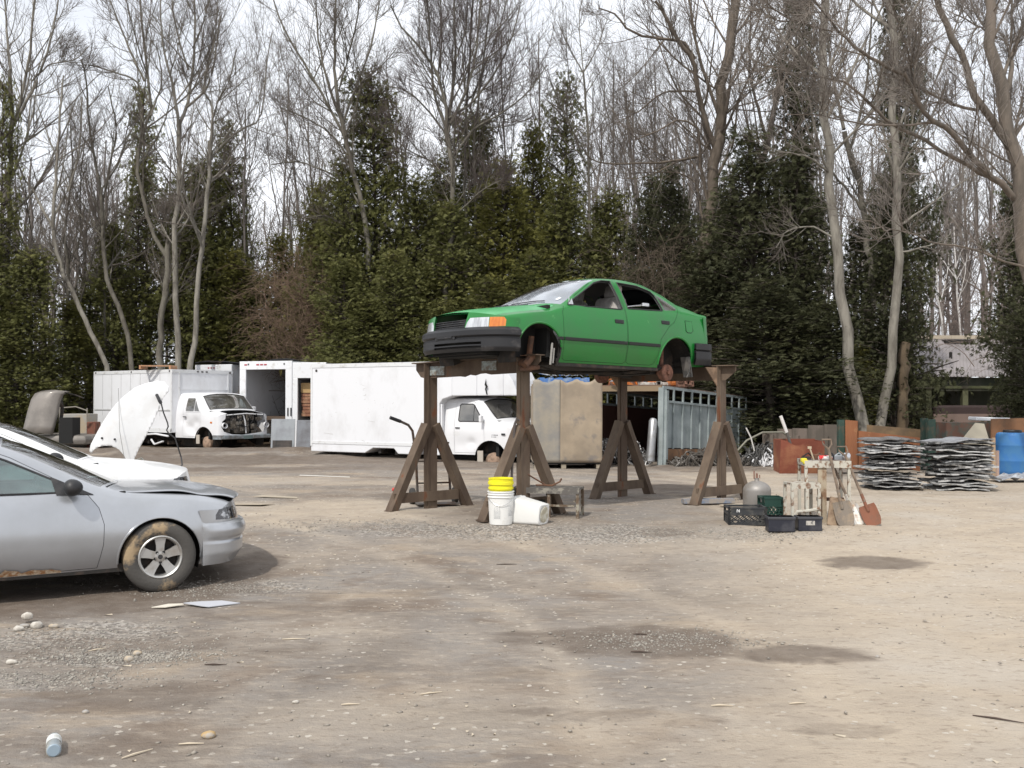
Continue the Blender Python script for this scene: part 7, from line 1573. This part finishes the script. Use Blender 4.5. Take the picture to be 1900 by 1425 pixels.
traced(BT_, 'large nearby tree at the right edge with limbs arching across to the left', 17, [([(1985,900),(1965,700),(1935,560),(1908,480),(1893,420),(1880,350),(1874,280),(1868,200),(1856,140),(1842,70),(1836,0),(1832,-60)],27,12,0),
    ([(1880,300),(1868,262),(1830,215),(1802,170),(1785,110),(1768,70),(1748,20),(1725,-40)],11,7,-.6),([(1892,375),(1868,352),(1835,325),(1800,285),(1765,245),(1735,228),(1705,195),(1690,160),(1675,135)],9.5,4,-1.5),([(1840,330),(1800,310),(1755,285),(1700,250),(1660,235),(1610,185),(1560,150),(1510,140)],6,2.2,-2),([(1680,140),(1630,115),(1590,90),(1550,50),(1520,10),(1495,-20)],4.5,2,-2.2,-1.2),([(1815,205),(1780,198),(1740,180),(1690,155),(1640,135)],4.5,2.4,-1),([(1735,228),(1660,232),(1590,228),(1530,215),(1460,212)],3.4,1.2,-1.8,-.8),([(1535,142),(1480,140),(1440,125),(1400,120)],2.4,1,-2,-1.6),([(1545,58),(1480,40),(1420,10)],2.6,1.1,-1,-2),([(1868,170),(1878,110),(1895,60),(1910,0)],7,4,.5),([(1862,150),(1875,80),(1878,0)],5,3,.5),([(1850,70),(1800,40),(1760,20)],3,1.3),([(1915,500),(1850,480),(1790,458),(1735,452),(1690,432),(1650,425),(1612,408)],3.4,1.1,-1.5),([(1880,330),(1885,240),(1900,170),(1930,100)],5,2.5,.6),([(1700,195),(1690,120),(1670,50),(1650,0)],3,1.2,-1,-1)], 20, 1.15, BARK('bark_near', (.17,.14,.115), (.10,.085,.07)), TWIGL, lv=(11,8,6), lenf=(.34,.46,.55), twr=.003)
for k, (x, Y, yt, lab) in enumerate(((1745,38,530,'left white-barked birch stem above the pale roof'),(1778,38.5,480,'right white-barked birch stem above the pale roof'))):
    traced('birch_tree', lab, Y, [([(x+8,700),(x+2,600),(x-6,yt),(x-8,yt-60)],3.,1.6,0),([(x,560),(x+12,510),(x+16,470)],1.2,.6)], 60+k, .8, BARK('birch_white', (.62,.60,.58), (.42,.40,.38), 9), TWIG, lv=(5,4,3))
# --- cedars and other evergreens
def spray(rng, n_leaf=11):
    """flat fan of small scale-leaf fingers"""
    V = []; F = []
    for k in range(n_leaf):
        a = (k/(n_leaf-1)-.5)*2.3; l = (.85-.35*abs(a)/1.15)*(.8+.4*rng.random()); w_ = .058; ca, sa = math.cos(a), math.sin(a); s0 = .12+.5*rng.random()*(1-abs(a)/1.3)
        b = np.array([s0*.6, 0, 0]); d = np.array([ca, sa, 0]); nn = np.array([-sa, ca, 0]); z = (rng.random()-.5)*.22
        q = len(V); V += [b, b+d*l*.5+nn*w_+[0,0,z], b+d*l+[0,0,z*1.4-.08], b+d*l*.5-nn*w_+[0,0,z*.5]]; F.append((q,q+1,q+2,q+3))
    return np.array(V), np.array(F)
def crown_proto(seed, nb, per, size, shape, droop=.25, gap=.0, width=1.):
    """unit-height crown mesh 0..1, radius about .17; returns V,F and wood tubes"""
    rng = np.random.default_rng(seed); sv = [spray(rng) for _ in range(5)]; VV = []; FF = []; b0 = 0; wood_ = []
    lump = rng.random((7,3))*[2*PI,1,1]
    for k in range(nb):
        h = rng.random()**.85; az = rng.random()*2*PI; R_ = shape(h)*(.45+.80*rng.random())
        for (la, lh, ls) in lump: R_ *= 1+.75*(ls-.4)*math.exp(-((h-lh)/.10)**2)*max(0, math.cos(az-la))
        if rng.random() < gap: continue
        d = np.array([math.cos(az), math.sin(az), .15+.55*rng.random()*(h+.2)]); n = int(per*(.4+R_/.18))
        tip = np.array([0,0,h])+d*R_; wood_.append([np.array([0,0,h]), np.array([0,0,h])+d*R_*.5+[0,0,-.004], tip-[0,0,droop*R_*.5]])
        for s_ in range(max(2, n)):
            u = .30+.75*rng.random()**.7; p = np.array([0,0,h])+d*R_*u+[0,0,-droop*R_*u*u]+rng.standard_normal(3)*.019; V, F = sv[rng.integers(5)]
            yaw = az+rng.normal()*.7; pit = rng.normal()*.45+.5*(rng.random()-.3); rol = rng.normal()*.7; sc = size*(.6+.8*rng.random())
            cy, sy = math.cos(yaw), math.sin(yaw); cp, sp_ = math.cos(pit), math.sin(pit); cr, sr = math.cos(rol), math.sin(rol)
            M_ = np.array([[cy,-sy,0],[sy,cy,0],[0,0,1]])@np.array([[cp,0,sp_],[0,1,0],[-sp_,0,cp]])@np.array([[1,0,0],[0,cr,-sr],[0,sr,cr]])
            VV.append((V*sc)@M_.T+p); FF.append(F+b0); b0 += len(V)
    W_ = np.array(wood_); Wv, Wf = tubes(W_, np.array([[.0028,.002,.0008]]*len(W_)), 3); tv, tf_ = tubes(np.array([[[0,0,-.02],[0.004,0,.3],[-.004,.003,.65],[0,0,.98]]]), np.array([[.014,.011,.006,.0015]]), 8)
    return np.concatenate(VV), np.concatenate(FF), *merge([(Wv, Wf), (tv, tf_)])
def leafmat(name, c1, c2, c3, brown):
    m = mat(name, c1, .65, 0, c2, 1.1, .40, .62, col3=c3, scale3=3.5, lo3=.55, hi3=.68, spec=.2)
    nt = m.node_tree; b = nt.nodes['Principled BSDF']; L = nt.links.new; t_ = nt.nodes.new('ShaderNodeTexCoord'); n = nt.nodes.new('ShaderNodeTexNoise'); n.inputs['Scale'].default_value = .75; n.inputs['Detail'].default_value = 3; L(t_.outputs['Object'], n.inputs['Vector'])
    mr = nt.nodes.new('ShaderNodeMapRange'); mr.inputs['From Min'].default_value = .62; mr.inputs['From Max'].default_value = .72; mr.inputs['To Max'].default_value = .8; L(n.outputs['Fac'], mr.inputs['Value']); src = b.inputs['Base Color'].links[0].from_socket
    q = nt.nodes.new('ShaderNodeMix'); q.data_type = 'RGBA'; L(mr.outputs[0], q.inputs['Factor']); L(src, q.inputs['A']); q.inputs['B'].default_value = (*brown, 1); L(q.outputs['Result'], b.inputs['Base Color'])
    out_ = nt.nodes['Material Output']; tr = nt.nodes.new('ShaderNodeBsdfTranslucent'); L(q.outputs['Result'], tr.inputs[0]); ms = nt.nodes.new('ShaderNodeMixShader'); ms.inputs[0].default_value = .30; L(b.outputs[0], ms.inputs[1]); L(tr.outputs[0], ms.inputs[2]); L(ms.outputs[0], out_.inputs[0]); return m
CED = leafmat('cedar_leaf', (.175,.178,.062), (.105,.112,.045), (.24,.23,.085), (.17,.12,.05))
CED2 = leafmat('cedar_olive', (.195,.19,.055), (.12,.12,.04), (.26,.24,.075), (.21,.13,.055))
HEM = leafmat('hemlock_leaf', (.088,.092,.046), (.055,.060,.034), (.13,.13,.065), (.10,.065,.04))
cone = lambda h: .035+.20*(1-h)**.55*min(1, .55+h*3)*(.85+.15*math.sin(h*15))
column = lambda h: .03+.17*(1-h**3)*min(1, .6+h*2.5)*(.85+.15*math.sin(h*13+2))
ragged = lambda h: .03+.19*(1-h)**.55*(.65+.35*math.sin(h*19))
PRO = []
for k, (sd_, nb, per, sz, sh, gp) in enumerate(((1,430,22,.0165,cone,.05),(2,430,22,.0165,column,.08),(3,380,22,.017,ragged,.12),(4,300,17,.016,column,.10))):
    V, F, WV, WF = crown_proto(sd_, nb, per, sz, sh, gap=gp); PRO.append([V, F, WV, WF])
CR = {}
def evergreen(px, pyt, hw, Y, kind, proto, seed, label, name='cedar_tree', base=0.):
    """base = height where the foliage starts"""
    top_ = at(px, pyt, Y); key = (kind, proto)
    if key not in CR:
        V, F, WV, WF = PRO[proto]; m_ = {'c': CED, 'o': CED2, 'h': HEM}[kind]; t = thing(name, label, 'evergreen tree', (0,0,0)); a = npmesh('crown', V, F, m_, t); b = npmesh('trunk', WV, WF, BK_DARK, t); CR[key] = (a, b); first = True
    else: t = thing(name, label, 'evergreen tree', (0,0,0)); first = False
    if not first:
        for s_ in CR[key]: c = s_.copy(); link(c); c.parent = t
    H_ = top_.z-base; t.location = (top_.x, Y, base-.05); wsc = 1.22*hw/FPX*Y/.20; t.scale = (wsc, wsc, H_); t.rotation_euler = (random.Random(seed).uniform(-.03,.03), random.Random(seed+1).uniform(-.04,.04), random.Random(seed+2).uniform(0,6.28))
    return t
E_ = [ # px, top, halfwidth, Y, kind, proto, label
 (8,150,45,32.5,'c',3,'narrow green cedar at the far left edge of the wood'),(-40,330,80,31.5,'c',1,'broad cedar cut off by the left edge'),(62,470,62,31.8,'c',0,'low bushy cedar behind the raised grey bonnet'),
 (125,560,60,33.5,'o',2,'low dull cedar left of the leaning bare tree'),(215,420,60,35,'c',2,'mid-height cedar between the leaning bare trees'),(245,300,62,36,'c',3,'thin-topped cedar left of the twisted dark tree'),
 (285,165,50,37.5,'c',3,'tall thin cedar topping the left trees'),(345,330,80,36.5,'c',1,'wide dark cedar behind the pale-barked trio'),(405,300,66,37,'c',0,'pointed cedar just right of the pale-barked trio'),(440,235,55,38,'c',3,'tall narrow cedar right of the pale leaning tree'),
 (430,470,70,36.5,'o',1,'low olive cedar left of the reddish brush'),(520,440,62,36.5,'o',2,'ragged olive cedar behind the reddish brush'),(600,350,62,35.5,'o',1,'olive cedar at the left foot of the tall pointed cedar'),
 (705,150,80,35,'c',0,'tall pointed cedar left of the densest bare crown'),(650,300,75,33.8,'c',1,'bulky dark cedar under the spreading bare tree'),(765,330,75,34.5,'c',1,'dense cedar between the two biggest bare crowns'),(640,480,75,32,'c',2,'front green cedar just behind the long white truck'),(560,560,55,35.5,'o',2,'small olive cedar behind the open truck boxes'),
 (735,470,72,32,'c',1,'front cedar left of the green car'),(885,210,78,37,'c',0,'tall dark cedar behind the densest bare crown'),(940,300,95,34,'o',1,'yellowish cedar above the windshield of the green car'),(850,380,80,33,'c',2,'ragged cedar above the bonnet of the green car'),(1040,145,66,38,'c',3,'highest cedar of the centre, thin and pointed'),(1035,340,75,34.5,'c',1,'full cedar behind the roof of the green car'),(905,520,85,31.5,'c',1,'lowest front cedar behind the green car bonnet'),
 (1120,430,62,35,'c',2,'thin ragged cedar right of the forked lone tree'),(1190,330,62,35,'h',2,'dark ragged evergreen left of the massive trunk'),(1245,310,60,34,'h',1,'dark slim evergreen close to the massive trunk'),(1075,520,80,32,'o',1,'low olive cedar behind the cabin of the green car'),(1200,500,90,31.5,'h',1,'low dark evergreen behind the boot of the green car'),
 (1320,470,95,29,'h',1,'broad dark hemlock at the foot of the massive trunk'),(1400,250,100,28.5,'h',1,'tall shadowy hemlock right of the massive trunk'),(1475,270,90,27.5,'h',2,'ragged tall hemlock left of the grey trunk pair'),(1430,520,110,26,'h',1,'wide black-green hemlock above the blue steel shed'),(1525,560,75,25.6,'h',1,'low dark hemlock behind the leaning grey trunk'),
 (1450,-60,70,29.5,'h',2,'very tall hemlock whose top leaves the frame'),(1600,420,62,28,'h',2,'dark hemlock between the grey trunks and the fork'),(1655,330,66,26.8,'h',0,'full hemlock wrapped round the second grey trunk'),(1690,-80,62,30,'h',2,'very tall hemlock high above the second grey trunk'),(1590,640,60,27,'o',2,'low brownish cedar between the grey trunks'),
 (480,520,70,36.5,'c',1,'green cedar between the reddish brush and the left trees'),(590,430,70,36.5,'c',0,'pointed dark cedar behind the reddish brush'),(820,300,60,36,'c',1,'dark cedar hugging the central bare trunk'),(985,240,60,36.5,'o',2,'open-crowned olive cedar left of the thin pointed one'),(690,560,80,31.6,'c',1,'low front cedar over the right end of the long white truck'),(820,560,70,31.6,'c',2,'low shaggy cedar over the cab of the long white truck'),(1000,470,80,32.6,'c',1,'full green cedar just behind the green car roof'),(1270,420,70,33,'h',1,'dark evergreen behind the tail of the green car'),(1145,360,60,36.8,'c',0,'dim cedar behind the ragged one right of the forked tree'),(30,560,70,31,'c',2,'lowest green cedar at the left edge'),(165,520,60,36,'c',1,'dim green cedar far behind the leaning bare trunk'),(1360,380,80,30.5,'h',2,'tall dark hemlock behind the broad one'),
 (1878,340,62,24,'h',2,'dark evergreen at the right edge behind the near tree'),(1912,480,62,22.5,'h',1,'broad evergreen overhanging the roof at the right edge')]
PROb = {}
for i, (px, pt, hw, Y, kd, pr, lb) in enumerate(E_): evergreen(px, pt, hw, Y, kd, pr, 100+i*3, lb)
# --- reddish tangle of dead brush, and undergrowth
def brush(name, label, cx, cz, Y, rx, rz, n, seed, m_, dome=True, kind='thing', cat='bush'):
    rng = np.random.default_rng(seed); base = at(cx, cz, Y); a = rng.random(n)*2*PI; st = np.zeros((n,6,3)); p = np.stack([base.x+rx*.9*rng.standard_normal(n)*.5, Y+rx*.5*rng.standard_normal(n), np.abs(base.z*(.35+.65*rng.random(n)))], 1); d = rng.standard_normal((n,3)); d[:,2] = np.abs(d[:,2])*1.4+.3; d /= np.linalg.norm(d, axis=1, keepdims=True)
    for k in range(6): st[:,k] = p; d = d+.30*rng.standard_normal((n,3))+[0,0,-.22*k*.5]; d /= np.linalg.norm(d, axis=1, keepdims=True); p = p+d*rz*.16*(.6+.8*rng.random((n,1)))
    R_ = (.004+.010*rng.random(n)**3)[:,None]*np.linspace(1,.4,6); tw, tr = grow(st, R_, 5, .5, .7, -.05, rng, 4, rmin=.004, jit=.2, lmin=.15, lmax=.8); V, F = merge([tubes(st, R_, 4), tubes(tw, tr, 3)])
    o = npmesh(name, V, F, m_); 
    if kind == 'stuff': tag(o, label, kind='stuff')
    else: tag(o, label, cat)
    return o
REDB = BARK('brush_red', (.21,.145,.10), (.12,.08,.055))
brush('dead_brush', 'reddish brown tangle of dead vines hanging left of the tall cedar', 550, 520, 33.6, 1.15, 2.4, 420, 71, REDB)
brush('dead_brush', 'brown thin brush behind the roof of the green car', 1220, 480, 30.5, 1.5, 2.4, 260, 72, BARK('brush_brown', (.15,.115,.085), (.09,.07,.05)))
brush('dead_brush', 'grey leafless bush behind the open truck boxes', 430, 600, 37.5, 1.6, 1.8, 240, 73, TWIG)
brush('dead_brush', 'pinkish bare bush beside the near tree at the right edge', 1905, 400, 27, 1.2, 2.2, 160, 74, BARK('brush_pink', (.27,.21,.18), (.18,.14,.12)))
brush('dead_brush', 'low leafless bush between the birch stems and the roof', 1790, 560, 39.5, 3.2, 3.0, 320, 75, BARK('brush_pink2', (.22,.17,.15), (.14,.11,.1)))
# --- the wood behind: bare trunks and twigs in one mass
def far_tree(seed, H_):
    rng = np.random.default_rng(seed); K = 10; z = np.linspace(0, H_, K); x = np.cumsum(rng.standard_normal(K)*.10); y = np.cumsum(rng.standard_normal(K)*.10); P0 = np.stack([x, y, z], 1)[None]; R0 = np.linspace(.10+.05*rng.random(), .02, K)[None]; parts = [tubes(P0, R0, 5)]
    P1, R1 = grow(P0, R0, 16, .32, .65, .14, rng, 6, tmin=.28, rmin=.011, jit=.07, lmin=.8, lmax=6); parts.append(tubes(P1, R1, 4)); P2, R2 = grow(P1, R1, 7, .45, .6, .12, rng, 4, rmin=.007, jit=.08, lmin=.3, lmax=2); parts.append(tubes(P2, R2, 3)); P3, R3 = grow(P2, R2, 4, .5, .6, .10, rng, 3, rmin=.0055, jit=.08, lmin=.2, lmax=1.2); parts.append(tubes(P3, R3, 3)); return merge(parts)
FT = [far_tree(200+k, 12) for k in range(6)]
rng = np.random.default_rng(77); parts = []
for k in range(240):
    Y = 37+34*rng.random()**1.1; px = -120+2140*(k+rng.random())/240; px = (px*7.3) % 2140-120; X_ = (px-950)/FPX*Y
    if 1640 < px < 1960 and Y < 42: Y += 8; X_ = (px-950)/FPX*Y
    V, F = FT[rng.integers(6)]; a = rng.random()*2*PI; c, s_ = math.cos(a), math.sin(a); hz = (.75+.35*rng.random())*(Y/40)**.6*(1.05 if px > 1100 else .92); w_ = .9+.5*rng.random()
    Q = np.stack([(V[:,0]*c-V[:,1]*s_)*w_+X_, (V[:,0]*s_+V[:,1]*c)*w_+Y, V[:,2]*hz+.2], 1); parts.append((Q, F))
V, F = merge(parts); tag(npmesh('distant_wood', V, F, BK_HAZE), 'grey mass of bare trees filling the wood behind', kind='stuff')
# low undergrowth along the wood edge
rng = np.random.default_rng(5); n = 2600; xx = rng.uniform(-19, 22, n); yy = 33+5*rng.random(n); P0 = np.zeros((n,5,3)); d = rng.standard_normal((n,3))*.35; d[:,2] = 1; p = np.stack([xx, yy, np.zeros(n)], 1)
for k in range(5): P0[:,k] = p; d = d+.2*rng.standard_normal((n,3)); d /= np.linalg.norm(d, axis=1, keepdims=True); p = p+d*(.25+.35*rng.random((n,1)))
R0 = np.full((n,5), .008)*np.linspace(1.4,.6,5); P1, R1 = grow(P0, R0, 3, .5, .7, .05, rng, 3, rmin=.005, lmin=.2, lmax=.8); V, F = merge([tubes(P0, R0, 3), tubes(P1, R1, 3)]); tag(npmesh('undergrowth', V, F, TWIG), 'brown thicket of saplings under the trees', kind='stuff')
